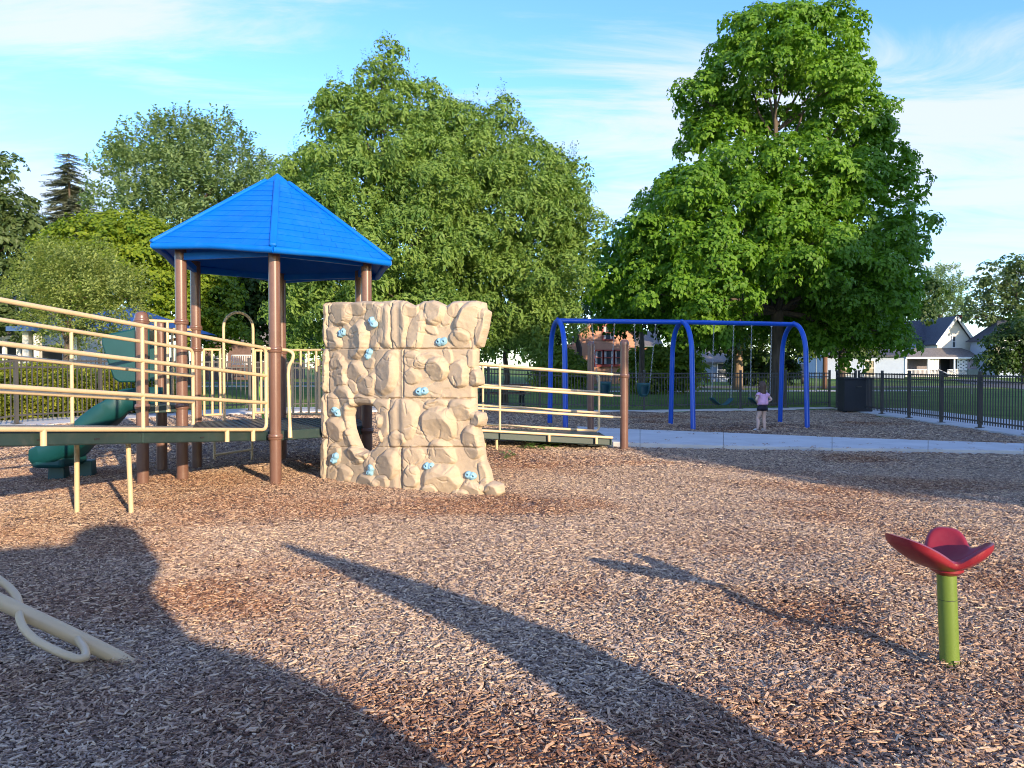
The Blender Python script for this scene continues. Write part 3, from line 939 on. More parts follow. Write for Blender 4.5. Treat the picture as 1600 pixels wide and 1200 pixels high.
# ---- right ramp down to the concrete path
rN0, rN1 = P(640, 600, 12.45), P(957.5, 600, 13.38)
rF0, rF1 = P(640, 600, 13.2), P(936, 600, 15.0)
def lerp_px(p0, p1, px):
    lo, hi = 0.0, 1.0
    for _ in range(40):
        m_ = (lo + hi) / 2; q = p0.lerp(p1, m_)
        if 800 + 1200 * q.x / q.y < px: lo = m_
        else: hi = m_
    return lo
def zline(p0, p1, pxa, ya, pxb, yb):
    """a rail on the plan line p0-p1 passing heights seen at two columns"""
    ta, tb = lerp_px(p0, p1, pxa), lerp_px(p0, p1, pxb)
    qa, qb = p0.lerp(p1, ta), p0.lerp(p1, tb)
    za, zb = P(pxa, ya, qa.y).z, P(pxb, yb, qb.y).z
    k = (zb - za) / (tb - ta)
    return lambda t: Vector((*p0.lerp(p1, t).xy, za + k * (t - ta)))
gR = part_empty('guard_rail', PLAY, (rN1.x, rN1.y, 0))
npost = RE['near'][0]
for (ya, yb) in ((568.5, 585), (604, 618), (638, 651.5)):
    f_ = zline(rN0, rN1, 744, ya, 957, yb)
    MB().tube([f_(0), f_(1)], 0.0235, 12).build('rail', M['tan'], gR, smooth=60)
    e = f_(1.0); MB().tube([e, (npost.x, npost.y, e.z - 0.012)], 0.016, 10).build('rail_stub', M['stub'], gR, smooth=60)
top_ = zline(rN0, rN1, 744, 568.5, 957, 585); bot_ = zline(rN0, rN1, 748, 672.3, 957, 683.8)
MB().tube([bot_(0), bot_(1)], 0.0235, 12).build('rail', M['tan'], gR, smooth=60)
for px in (781,):
    t = lerp_px(rN0, rN1, px); MB().tube([top_(t), bot_(t)], 0.021, 10).build('upright', M['tan'], gR, smooth=60)
for px in (858, 932):
    t = lerp_px(rN0, rN1, px); a = bot_(t); MB().tube([a, a + Vector((0, 0, -0.125))], 0.026, 12).build('bracket', M['tan'], gR, smooth=60)
gF = part_empty('guard_rail', PLAY, (rF1.x, rF1.y, 0))
ft = zline(rF0, rF1, 756, 570.5, 935, 584.5); fb = zline(rF0, rF1, 754, 663, 928, 673)
MB().tube([ft(0), ft(1), fb(1), fb(0)], 0.0235, 12, 0.10).build('rail_loop', M['tan'], gF, smooth=60)
for (ya, yb) in ((601, 612.5), (633, 645)):
    f_ = zline(rF0, rF1, 752, ya, 935, yb); MB().tube([f_(0), f_(1)], 0.0235, 12).build('rail', M['tan'], gF, smooth=60)
t = lerp_px(rF0, rF1, 754.5); MB().tube([ft(t), fb(t)], 0.021, 10).build('upright', M['tan'], gF, smooth=60)
for px in (826, 895):
    t = lerp_px(rF0, rF1, px); a = fb(t); MB().tube([a, a + Vector((0, 0, -0.07))], 0.018, 8).build('bracket', M['tan'], gF, smooth=60)
# its panels
rr_ = part_empty('ramp', PLAY, (rN1.x, rN1.y, 0))
def rpanel(px0, px1):
    t0, t1 = lerp_px(rN0, rN1, px0), lerp_px(rN0, rN1, px1)
    vs = []
    for dz in (-0.145, -0.035):
        for (l0, t) in (('n', t0), ('n', t1), ('f', t1), ('f', t0)):
            z = bot_(t).z + dz
            q = rN0.lerp(rN1, t) if l0 == 'n' else rF0.lerp(rF1, t)
            vs.append((q.x, q.y + (0.05 if l0 == 'n' else -0.05), z))
    MB().add(vs, [(0, 3, 2, 1), (4, 5, 6, 7), (0, 1, 5, 4), (1, 2, 6, 5), (2, 3, 7, 6), (3, 0, 4, 7)]).build('ramp_panel', M['deck'], rr_, smooth=0, bevel=0.012)
rpanel(650, 779.5); rpanel(780.5, 954); rpanel(954.8, 978)
for px, d in ((757.5, 13.2), (776, 12.95)):
    p = P(px, 600, d); MB().tube([(p.x, p.y, -0.05), (p.x, p.y, 0.32)], 0.024, 10).build('ramp_leg', M['tan'], PLAY, smooth=60)

# ---- barriers of upright bars on the deck
def barrier(a, b, zt, zb, bars, flat_ft=False):
    g = part_empty('bar_panel', PLAY, (a[0], a[1], zb))
    a, b = Vector((a[0], a[1], 0)), Vector((b[0], b[1], 0))
    U = Vector((0, 0, 1))
    MB().tube([a + U * zt, b + U * zt], 0.019, 10).build('rail', M['tan'], g, smooth=60)
    if not flat_ft: MB().tube([a + U * (zb + 0.06), b + U * (zb + 0.06)], 0.019, 10).build('rail', M['tan'], g, smooth=60)
    for t in bars:
        p = a.lerp(b, t)
        mb = MB().tube([p + U * zt, p + U * (zb - (0.06 if flat_ft else -0.06))], 0.0175, 10)
        if flat_ft:
            q = p + U * (zb - 0.06) ; mb.tube([q + U * 0.05, q - U * 0.03], 0.030, 10)
        mb.build('bar', M['tan'], g, smooth=60)
    return g


A3, B3, C3, D3 = HV['A'], HV['B'], HV['C'], HV['D']
barrier(A3.lerp(B3, 0.05), A3.lerp(B3, 0.95), 2.04, 0.985, (0.33, 0.66), True)
barrier(D3.lerp(C3, 0.05), D3.lerp(C3, 0.95), 2.0, 0.985, (0.3, 0.7), True)
barrier(HV['F'].lerp(HV['G'], 0.06), HV['F'].lerp(HV['G'], 0.94), DECK + 1.06, DECK, [0.10 + 0.8 * i / 7 for i in range(8)])
cf = lambda px: Vector(xy(P(px, 600, C3.y + (HV['F'].y - C3.y) * (px - 307) / (440 - 307))))
barrier(cf(318), cf(345), DECK + 1.05, DECK + 0.03, (0.03, 0.5, 0.97))
barrier(cf(398), cf(420), DECK + 1.05, DECK + 0.03, (0.03, 0.45, 0.9))
g = part_empty('arch_climber', PLAY, (cf(372).x, cf(372).y, DECK), label='tan arch handle over the rear climber')
a, b = cf(350), cf(396); zA = P(372, 487, a.y).z
pts_ = [Vector((a.x, a.y, DECK - 0.1))]
mid = (a + b) / 2; hw = (b - a).length / 2; ux = (b - a).normalized()
for i in range(13):
    th = math.pi * (1 - i / 12); q = mid + ux * hw * math.cos(th); pts_.append(Vector((q.x, q.y, zA - hw + hw * math.sin(th))))
pts_.append(Vector((b.x, b.y, DECK - 0.1)))
MB().tube(pts_, 0.021, 12).build('arch', M['tan'], g, smooth=60)
mb = MB()
q1, q2 = P(334, 600, 11.9), P(393, 600, 12.05)
mb.tube([(q1.x, q1.y, -0.05), (q1.x, q1.y, 0.6)], 0.021, 10)
mb.build('leg', M['tan'], g, smooth=60)
MB().tube([(q2.x, q2.y, -0.05), (q2.x, q2.y, 0.6)], 0.021, 10).build('leg', M['tan'], g, smooth=60)
MB().tube([(q1.x, q1.y, 0.10), (q2.x, q2.y, 0.17)], 0.021, 10).build('rung', M['tan'], g, smooth=60)
# grab bar beside the front post
gb = [P(441, 546.5, 9.52), P(452, 547.5, 9.5), P(459, 553, 9.5), P(457.5, 562, 9.5), P(451.5, 571, 9.5), P(450.5, 585, 9.5), P(453, 668, 9.46), P(453.3, 684, 9.44)]
MB().tube(gb, [0.021] * 6 + [0.021, 0.028], 12, 0.04).build('grab_bar', M['tan'], PLAY, smooth=60)
MB().lathe(P(497, 567, 12.0), [(0.0, -0.03), (0.05, -0.03), (0.06, 0), (0.05, 0.03), (0, 0.03)], 12, Matrix.Rotation(math.pi / 2, 3, 'X')).build('spinner_knob', M['tan'], PLAY)

# ---- teal slide with hood
slide = part_empty('slide', PLAY, (-5.2, 10.1, 0.9), label='teal plastic slide with raised hood panels')
sdir = (HV['A'] + HV['D']) / 2
path_ = [Vector((sdir.x + 0.06, sdir.y - 0.05, 0.96)), Vector((-4.98, 10.05, 0.95)), Vector((-5.15, 10.0, 0.82)), Vector((-5.38, 9.97, 0.62)), Vector((-5.6, 9.95, 0.43)), Vector((-5.78, 9.97, 0.31)), Vector((-5.94, 10.0, 0.255)), Vector((-6.06, 10.03, 0.25))]
sec = [(-0.31, 0.21), (-0.285, 0.23), (-0.262, 0.21), (-0.25, 0.10), (-0.21, 0.03), (-0.1, 0.005), (0.1, 0.005), (0.21, 0.03), (0.25, 0.10), (0.262, 0.21), (0.285, 0.23), (0.31, 0.21),
       (0.315, 0.05), (0.24, -0.05), (0.1, -0.06), (-0.1, -0.06), (-0.24, -0.05), (-0.315, 0.05)]
mb = MB(); vs, fs = [], []
# smooth the path
sp = []
for i in range(len(path_) - 1):
    p0, p1, p2, p3 = path_[max(i - 1, 0)], path_[i], path_[i + 1], path_[min(i + 2, len(path_) - 1)]
    for j in range(5):
        t = j / 5
        sp.append(0.5 * ((2 * p1) + (p2 - p0) * t + (2 * p0 - 5 * p1 + 4 * p2 - p3) * t * t + (3 * p1 - p0 - 3 * p2 + p3) * t ** 3))
sp.append(path_[-1])
ns = len(sec)
for i, p in enumerate(sp):
    t = (sp[min(i + 1, len(sp) - 1)] - sp[max(i - 1, 0)]).normalized()
    s_ = Vector((0, 0, 1)).cross(t).normalized(); u_ = t.cross(s_).normalized()
    k = i / (len(sp) - 1)
    hgt = 1.0 if k < 0.8 else 1.0 - 0.25 * (k - 0.8) / 0.2
    for (a_, b_) in sec:
        vs.append(p + s_ * a_ + u_ * b_ * (hgt if b_ > 0 else 1))
for i in range(len(sp) - 1):
    for k in range(ns):
        k2 = (k + 1) % ns
        fs.append((i * ns + k, (i + 1) * ns + k, (i + 1) * ns + k2, i * ns + k2))
fs += [tuple(range(ns)), tuple(reversed([(len(sp) - 1) * ns + k for k in range(ns)]))]
mb.add(vs, fs); mb.build('chute', M['teal'], slide, smooth=50)
e = sp[-1]
mb = MB()   # rounded run-out lip
lip = []
for i in range(9):
    a_ = math.pi / 2 + math.pi * i / 8
    lip.append((e.x + 0.02 + 0.17 * math.cos(a_), e.y + 0.30 * math.sin(a_)))
mb.prism([(e.x + 0.35, e.y - 0.30)] + [(x_, y_) for x_, y_ in lip[::-1]] + [(e.x + 0.35, e.y + 0.30)], 0.17, 0.40)
mb.build('run_out', M['teal'], slide, smooth=60, bevel=0.05)
for px in (92, 135):
    p = P(px, 735, 10.15 if px < 100 else 10.35); MB().box((p.x, p.y, 0.08), (0.21, 0.22, 0.26), 0.2, 0.9).build('foot', M['teal'], slide, smooth=0, bevel=0.02)
# hood panels either side of the slide's entrance
def hood(base, dyy, scale=1.0):
    prof = [(0.02, 1.10), (0.10, 1.10), (-0.28, 1.10), (-0.40, 1.20), (-0.50, 1.66), (-0.49, 1.76), (-0.42, 1.83), (-0.1, 1.93), (0.06, 1.94)]
    prof = [(0.06, 1.27), (-0.29, 1.27), (-0.36, 1.32), (-0.43, 1.54), (-0.49, 1.74), (-0.49, 1.82), (-0.42, 1.87), (-0.08, 1.95), (0.06, 1.96)]
    n = len(prof)
    ax = Vector((-0.985, -0.17, 0)); pp = Vector((-0.17, 0.985, 0)) * 0.03
    vs = [Vector((base.x, base.y + dyy, 0)) - ax * a_ * -1 * -1 + Vector((0, 0, b_)) - pp for a_, b_ in prof]
    vs = [Vector((base.x, base.y + dyy, b_)) + ax * (-a_) - pp for a_, b_ in prof] + [Vector((base.x, base.y + dyy, b_)) + ax * (-a_) + pp for a_, b_ in prof]
    fs = [tuple(range(n)), tuple(reversed(range(n, 2 * n)))] + [(i, n + i, n + (i + 1) % n, (i + 1) % n) for i in range(n)]
    return MB().add(vs, fs).build('hood_panel', M['teal'], slide, smooth=30, bevel=0.022)
hood(HV['A'], 0.07); hood(HV['D'], -0.02)
mb = MB()
a_, b_ = HV['A'], HV['D']
mb.bar((a_.x - 0.1, a_.y + 0.05, 1.88), (b_.x - 0.1, b_.y - 0.02, 1.88), 0.10, 0.16)
mb.build('hood_bridge', M['teal'], slide, smooth=0, bevel=0.03)
# ------------------------------------------------------------------ moulded rock climbing wall
K0, K1, K2 = (Vector(xy(P(503, 600, 9.92))), Vector(xy(P(622, 600, 9.02))), Vector(xy(P(775, 600, 8.62))))
WALL = part_empty('climbing_wall', PLAY, (K1.x, K1.y, 0), label='beige moulded rock climbing wall with light blue holds')
L1, L2 = (K1 - K0).length, (K2 - K1).length
e1, e2 = (K1 - K0) / L1, (K2 - K1) / L2
nL, nR = Vector((e1.y, -e1.x)), Vector((e2.y, -e2.x))


def wall_pt(s, h):
    """plan position and normal at length s along the wall; h is how far it stands proud"""
    s = np.asarray(s, float)
    k = sm((s - (L1 - 0.07)) / 0.14)
    nx = nL.x * (1 - k) + nR.x * k; ny = nL.y * (1 - k) + nR.y * k
    q = np.sqrt(nx * nx + ny * ny); nx, ny = nx / q, ny / q
    sl, sr = np.minimum(s, L1), np.maximum(s - L1, 0)
    x = K0.x + e1.x * sl + e2.x * sr; y = K0.y + e1.y * sl + e2.y * sr
    rnd = -0.035 * np.exp(-((s - L1) / 0.05) ** 2)
    return x + nx * (h + rnd), y + ny * (h + rnd)


def to_photo(x, y, z):
    c, s = math.cos(PITCH), math.sin(PITCH)
    dz = z - CAM_H
    d = y * c - dz * s; v = y * s + dz * c
    return (800 + FPX * x / d - 480) * 3.333, (600 - FPX * v / d - 440) * 3.333


def to_wall(rx, ry):
    px, py = 480 + rx / 3.333, 440 + ry / 3.333
    a = P(px, py, 1.0).x
    for (k, e, L, s0) in ((K0, e1, L1, 0), (K1, e2, L2, L1)):
        t = (a * k.y - k.x) / (e.x - a * e.y)
        if t <= L or s0 > 0: break
    y = k.y + e.y * t
    return s0 + t, P(px, py, y).z


# rocks: centre, radii, turn and height, read off the wall at 3.3 units per picture column
ROCKS = [
 (668, 150, 56, 80, 8, .095, .2, -.1), (572, 255, 46, 108, 14, .07, .3, 0), (482, 222, 46, 128, 2, .055, .2, .1), (838, 205, 62, 118, 16, .10, -.3, .1), (905, 235, 28, 108, 12, .06, .2, 0),
 (795, 295, 48, 50, -35, .065, .1, .3), (735, 170, 30, 70, 20, .035, 0, .1), (540, 140, 40, 45, 0, .05, 0, .2), (770, 140, 34, 45, 25, .05, 0, .2), (650, 250, 40, 25, 40, .03, 0, 0),
 (560, 405, 66, 46, 18, .05, .2, .2), (548, 492, 44, 46, 0, .055, .2, .1), (682, 455, 62, 68, -18, .10, .3, .2), (600, 425, 40, 22, 0, .05, 0, .2), (796, 480, 56, 72, -6, .095, .3, .0), (880, 503, 36, 48, 18, .085, .3, .1),
 (640, 400, 60, 30, 10, .03, 0, .2), (860, 400, 30, 50, 0, .03, .1, 0), (735, 385, 22, 50, -10, .03, .2, 0),
 (502, 715, 82, 112, 12, .06, .2, .2), (690, 745, 92, 98, -12, .115, .2, .35), (668, 640, 66, 32, -8, .05, 0, .3), (802, 668, 72, 56, 16, .085, .1, .3), (885, 715, 40, 44, 0, .095, .3, .1), (705, 890, 78, 62, 30, .07, .1, .3),
 (868, 832, 54, 90, -8, .095, .3, .2), (546, 1012, 42, 62, 10, .065, .2, .1), (702, 1040, 98, 88, -10, .105, .1, .4), (556, 905, 60, 50, 0, .035, .1, .2), (860, 1085, 66, 52, 22, .075, .1, .3), (975, 1088, 46, 46, 0, .10, .2, .2),
 (930, 990, 40, 60, -15, .05, .2, .1), (640, 1085, 40, 30, 0, .05, 0, .2), (470, 820, 40, 45, 0, .045, .1, .2), (800, 1110, 50, 30, 0, .06, 0, .2), (930, 1060, 30, 40, 0, .05, .1, 0),
 (182, 165, 62, 66, 22, .085, .2, .1), (268, 135, 46, 42, 0, .06, .1, .2), (132, 292, 46, 62, -12, .07, .3, .1), (275, 300, 52, 108, 10, .105, .35, .1), (358, 165, 50, 62, 12, .055, .2, .1), (372, 300, 30, 62, 25, .045, .3, 0), (412, 235, 36, 112, 4, .055, .3, 0),
 (105, 140, 25, 40, 0, .04, 0, 0), (220, 250, 26, 50, -30, .03, 0, 0), (330, 120, 30, 30, 0, .05, 0, .2), (130, 205, 26, 34, 0, .035, 0, 0),
 (180, 475, 36, 92, -8, .065, .3, 0), (262, 468, 52, 62, -22, .065, .3, .1), (312, 540, 52, 46, 32, .065, .2, .2), (416, 480, 56, 122, 10, .075, .3, .05), (338, 512, 26, 36, 0, .045, .2, .2), (330, 420, 26, 30, 0, .03, .1, 0), (240, 545, 24, 40, -25, .035, 0, 0),
 (440, 385, 40, 30, -15, .03, 0, .2), (150, 410, 25, 50, 0, .03, 0, 0),
 (206, 610, 38, 70, -22, .07, .3, .1), (122, 640, 42, 62, 0, .045, .2, .1), (146, 765, 56, 66, -12, .07, .3, .2), (222, 715, 30, 82, -8, .06, .3, .1), (233, 806, 40, 52, 0, .08, .3, .2), (372, 722, 26, 42, 0, .07, .3, .1), (381, 800, 20, 42, 0, .06, .3, .1), (380, 645, 56, 34, 0, .04, .1, .2), (300, 615, 55, 26, 8, .05, .1, .2),
 (405, 730, 24, 80, 0, .03, .2, 0), (250, 905, 36, 52, -24, .07, .3, .2), (290, 905, 28, 20, 0, .06, .1, .3), (182, 1000, 56, 46, 22, .055, .2, .2), (428, 950, 62, 82, 0, .065, .3, .2), (325, 1050, 66, 42, 18, .065, .2, .3), (142, 905, 34, 62, 0, .045, .2, .1), (395, 1040, 40, 40, 0, .05, .1, .2), (330, 950, 36, 40, 0, .035, .2, .1), (130, 1000, 30, 40, 0, .035, 0, 0),
 (97, 220, 14, 125, 0, .05, .1, 0), (97, 465, 15, 115, 0, .06, .1, 0), (92, 700, 16, 115, 0, .05, .1, 0), (90, 925, 18, 108, 0, .06, .1, 0),
]
OUT = [(82, 112), (140, 106), (250, 106), (300, 100), (370, 104), (440, 95), (500, 98), (545, 122), (566, 124), (600, 101), (660, 97), (705, 118), (722, 132), (750, 104), (790, 99), (880, 98), (918, 108), (922, 140), (946, 156), (930, 250), (905, 340), (880, 345), (878, 440),
       (904, 490), (908, 535), (868, 550), (870, 640), (872, 676), (915, 685), (924, 715), (915, 752), (890, 762), (900, 800), (920, 930), (945, 990), (955, 1042), (1008, 1058), (1016, 1100), (985, 1133), (900, 1180), (820, 1180), (720, 1180), (620, 1180), (500, 1180), (400, 1150), (300, 1130), (170, 1090), (62, 1080), (66, 900), (70, 640)]
HOLE = [(226, 655), (270, 640), (340, 648), (358, 672), (354, 720), (372, 770), (376, 830), (345, 872), (300, 890), (262, 870), (238, 815), (222, 765), (214, 700)]


def poly_in(px, py, poly):
    ins = np.zeros(px.shape, bool); n = len(poly)
    for i in range(n):
        x0, y0 = poly[i]; x1, y1 = poly[(i + 1) % n]
        c = ((y0 > py) != (y1 > py))
        with np.errstate(divide='ignore', invalid='ignore'):
            xi = (x1 - x0) * (py - y0) / (y1 - y0 + 1e-12) + x0
        ins ^= c & (px < xi)
    return ins


def poly_dist(px, py, poly):
    d = np.full(px.shape, 1e9); n = len(poly)
    for i in range(n):
        x0, y0 = poly[i]; x1, y1 = poly[(i + 1) % n]
        ex, ey = x1 - x0, y1 - y0
        t = np.clip(((px - x0) * ex + (py - y0) * ey) / (ex * ex + ey * ey + 1e-9), 0, 1)
        d = np.minimum(d, np.hypot(px - x0 - t * ex, py - y0 - t * ey))
    return d


STEP = 0.0075
sA = np.arange(-0.10, L1 + L2 + 0.22, STEP); zA = np.arange(-0.06, 2.36, STEP)
S_, Z_ = np.meshgrid(sA, zA)
X0, Y0 = wall_pt(S_, 0 * S_)
RX, RY = to_photo(X0, Y0, Z_)
# wobble so that no outline is a clean ellipse
WX = RX + 26 * (fbm(RX / 55, RY / 55, 21, 3) - 0.5); WY = RY + 26 * (fbm(RX / 55, RY / 55, 41, 3) - 0.5)
Hh = 0.05 * (fbm(RX / 95, RY / 95, 61, 3) - 0.5)
Hh = np.round(Hh / 0.010) * 0.004 + Hh * 0.6
rk = random.Random(9)
for (cx_, cy_, a_, b_, rot_, h_, tx, ty) in ROCKS:
    t = math.radians(rot_); c, s = math.cos(t), math.sin(t)
    u = ((WX - cx_) * c + (WY - cy_) * s) / a_; v = (-(WX - cx_) * s + (WY - cy_) * c) / b_
    pw = rk.uniform(1.8, 3.0)
    r = (np.abs(u) ** pw + np.abs(v) ** pw) ** (1 / pw)
    dome = np.clip(1 - r ** 2.6, 0, 1) ** 0.75
    f1 = 0.66 + 1.7 * tx * u - 2.0 * ty * v
    f2 = 0.98 - rk.uniform(0.1, 0.5) * u * rk.choice((-1, 1)) + rk.uniform(0, .3) * v
    hh = h_ * 1.0 * np.minimum(dome * 1.12, np.minimum(np.maximum(f1, 0.10), np.maximum(f2, 0.12)))
    hh = np.where(r < 1, hh, 0)
    # a crease is pressed in round each stone
    ring = np.exp(-((r - 1.02) / 0.04) ** 2) * 0.009
    Hh = np.maximum(Hh - ring, hh + 0.35 * Hh * (r < 1))
# hand-drawn creases
for _ in range(95):
    x0, y0 = rk.uniform(90, 940), rk.uniform(110, 1080); an = rk.uniform(0, 3.14); ln = rk.uniform(25, 70)
    d = poly_dist(WX, WY, [(x0, y0), (x0 + ln * math.cos(an), y0 + ln * math.sin(an) * 1.0), (x0 + ln * 0.5 * math.cos(an) + 6, y0 + ln * 0.5 * math.sin(an) + 5)])
    Hh -= 0.009 * np.exp(-(d / 3.0) ** 2)
# panels and their seams
zb = [(0, 349, 440), (349, 608, 500), (608, 862, 429), (862, 1400, 491)]
zbL = [(0, 346), (346, 580), (580, 816), (816, 1400)]
PID = np.full(S_.shape, -1); SEAM = np.full(S_.shape, 1e9)
stripx = 117 - (RY - 100) * 0.012
wv = 5 * (fbm(RX / 40, RY / 40, 77, 2) - 0.5)
for i, (y0, y1, xs_) in enumerate(zb):
    inb = (RY + wv >= y0) & (RY + wv < y1)
    PID[inb & (RX + wv >= xs_)] = i
    PID[inb & (RX + wv < xs_) & (RX >= stripx)] = 4 + i
    SEAM = np.minimum(SEAM, np.where(inb, np.abs(RX + wv - xs_), 1e9))
    if i: SEAM = np.minimum(SEAM, np.where(RX >= 425, np.abs(RY + wv - y0), np.where(RX > stripx, np.abs(RY + wv - y0) + 3, 1e9)))
for i, (y0, y1) in enumerate(zbL):
    inb = (RY >= y0) & (RY < y1) & (RX < stripx)
    PID[inb] = 8 + i
    SEAM = np.minimum(SEAM, np.where(RX < stripx + 6, np.minimum(np.abs(RX - stripx), np.abs(RY - y0) if i else 1e9), 1e9))
Hh -= 0.030 * np.exp(-(SEAM / 3.6) ** 2)
Hh += 0.004 * (fbm(RX / 16, RY / 16, 91, 3) - 0.5)
dO = np.minimum(poly_dist(RX, RY, OUT), poly_dist(RX, RY, HOLE))
Hh -= 0.055 * np.clip(1 - dO / 16, 0, 1) ** 2
Hh = np.maximum(Hh, -0.05)
INS = poly_in(RX, RY, OUT) & ~poly_in(RX, RY, HOLE)
# the outline: rim vertices are drawn out to it so that no steps show
nzr, nsr = S_.shape
ii = np.arange(nzr * nsr).reshape(nzr, nsr)
Fq = np.stack([ii[:-1, :-1], ii[:-1, 1:], ii[1:, 1:], ii[1:, :-1]], -1).reshape(-1, 4)
okq = INS.ravel()[Fq].all(1)
cnt = np.bincount(Fq[okq].ravel(), minlength=nzr * nsr)
rim = np.where((cnt > 0) & (cnt < 4))[0]
gRX = np.gradient(RX, axis=1).ravel() / STEP; gRY = np.gradient(RY, axis=0).ravel() / STEP
Sf, Zf = S_.ravel().copy(), Z_.ravel().copy()
for i in rim:
    x_, y_ = RX.ravel()[i], RY.ravel()[i]; best = (10.0, 0, 0)
    for pl in (OUT, HOLE):
        for k in range(len(pl)):
            (x0, y0), (x1, y1) = pl[k], pl[(k + 1) % len(pl)]; ex, ey = x1 - x0, y1 - y0
            t = min(1, max(0, ((x_ - x0) * ex + (y_ - y0) * ey) / (ex * ex + ey * ey))); dx, dy = x0 + t * ex - x_, y0 + t * ey - y_
            q = math.hypot(dx, dy)
            if q < best[0]: best = (q, dx, dy)
    Sf[i] += best[1] / gRX[i]; Zf[i] += best[2] / gRY[i]
S_, Z_ = Sf.reshape(S_.shape), Zf.reshape(Z_.shape)
XX, YY = wall_pt(S_, Hh)
BX, BY = wall_pt(S_, 0 * S_ - 0.11)
pidq = PID.ravel()[Fq[:, 0]]
VF = np.stack([XX.ravel(), YY.ravel(), Z_.ravel()], -1); VB = np.stack([BX.ravel(), BY.ravel(), Z_.ravel()], -1)
for pid in range(12):
    q = Fq[okq & (pidq == pid)]
    if not len(q): continue
    used, inv = np.unique(q, return_inverse=True); inv = inv.reshape(-1, 4); nu = len(used)
    ed = np.concatenate([inv[:, [0, 1]], inv[:, [1, 2]], inv[:, [2, 3]], inv[:, [3, 0]]])
    key = np.sort(ed, 1); k1 = key[:, 0].astype(np.int64) * nu + key[:, 1]
    uq, ix, ct = np.unique(k1, return_index=True, return_counts=True)
    be = ed[ix[ct == 1]]
    off = np.array(wloc(WALL))
    V = np.concatenate([VF[used], VB[used]]) - off
    Fs = inv.tolist() + [(b, a, a + nu, b + nu) for a, b in be.tolist()] + [(int(a + nu), int(d + nu), int(c + nu), int(b + nu)) for a, b, c, d in inv]
    me = bpy.data.meshes.new('wall_panel'); me.from_pydata(V.tolist(), [], Fs); me.materials.append(M['rock']); me.shade_smooth(); me.set_sharp_from_angle(angle=math.radians(60))
    o = bpy.data.objects.new('wall_panel', me); COL.objects.link(o); o.parent = WALL


def wall_height(s, z):
    i = int(np.clip(round((z - zA[0]) / STEP), 0, len(zA) - 1)); j = int(np.clip(round((s - sA[0]) / STEP), 0, len(sA) - 1))
    return Hh[i, j]


# the holds: two-lobed resin grips with bolt holes
rh = random.Random(12)
for (rx, ry, rot_) in ((190, 266, 20), (357, 211, -50), (323, 375, 60), (700, 313, 5), (602, 571, 8), (157, 677, -35), (158, 917, 60), (336, 981, 70), (637, 961, -5), (852, 1008, -12)):
    s, z = to_wall(rx, ry); h = wall_height(s, z)
    x0, y0 = wall_pt(s, h); n_ = nL if s < L1 else nR
    W = Vector((n_.x, n_.y, 0)); T = Vector((-n_.y, n_.x, 0)); U = Vector((0, 0, 1))
    bm = bmesh.new(); bmesh.ops.create_icosphere(bm, subdivisions=4, radius=1)
    t = math.radians(rot_); c, sn = math.cos(t), math.sin(t)
    seed = rh.randint(0, 999)
    fm = []
    for v in bm.verts:
        p = v.co.copy()
        wob = 0.82 + 0.34 * float(fbm(p.x * 1.3 + 5, p.y * 1.3 + p.z * 1.1 + 5, seed, 2))
        a_, b_, d_ = p.x * 0.078 * wob, p.y * 0.056 * wob, max(-0.2, p.z) * 0.055 * wob
        waist = 1 - 0.30 * math.exp(-(a_ / 0.022) ** 2) * (0.5 + 0.5 * (p.y > 0))
        b_ *= waist; d_ *= 0.75 + 0.5 * min(1, abs(a_) / 0.045)
        for k in (-0.036, 0.036):
            r2 = ((a_ - k) / 0.012) ** 2 + (b_ / 0.012) ** 2
            if p.z > 0: d_ -= 0.026 * math.exp(-r2 ** 2)
        v.co = Vector((x0, y0, z)) + T * (a_ * c - b_ * sn) + U * (a_ * sn + b_ * c) + W * d_ - Vector(wloc(WALL))
    me = bpy.data.meshes.new('hand_hold'); bm.to_mesh(me); bm.free(); me.materials.append(M['hold']); me.materials.append(M['bolt']); me.shade_smooth()
    for p in me.polygons:
        q = p.center + Vector(wloc(WALL)) - Vector((x0, y0, z)); a_, b_ = q.dot(T) * c + q.dot(U) * sn, -q.dot(T) * sn + q.dot(U) * c
        if q.dot(W) > 0 and min((a_ - 0.036) ** 2, (a_ + 0.036) ** 2) + b_ * b_ < 0.0085 ** 2: p.material_index = 1
    o = bpy.data.objects.new('hand_hold', me); COL.objects.link(o); o.parent = WALL
# ------------------------------------------------------------------ stool with the red petal seat
sb = P(1484, 1046, 3.72)
STOOL = thing('spinner_seat', 'red three-petal plastic seat on a green post stuck in the wood chips', 'seat', (sb.x, sb.y, 0))
topc = Vector((sb.x - 0.022, sb.y, 0.450))
d_ = (topc - Vector((sb.x, sb.y, 0))).normalized()
base = Vector((sb.x, sb.y, 0))
jt = base + d_ * 0.326
MB().tube([base - d_ * 0.1, jt - d_ * 0.0015], 0.0435, 28).build('lower_post', M['green'], STOOL, smooth=60)
MB().tube([jt - d_ * 0.003, jt + d_ * 0.003], 0.0415, 28).build('joint', M['dark'], STOOL, smooth=60)
MB().tube([jt + d_ * 0.0015, topc + d_ * 0.02], 0.0435, 28).build('upper_post', M['green'], STOOL, smooth=60)
NR_, NT = 22, 96
vs = []
pet = ((math.radians(194), 0.298, 0.148, 0.78), (math.radians(62), 0.198, 0.138, 0.64), (math.radians(-38), 0.196, 0.118, 0.82))
topv, botv = [], []
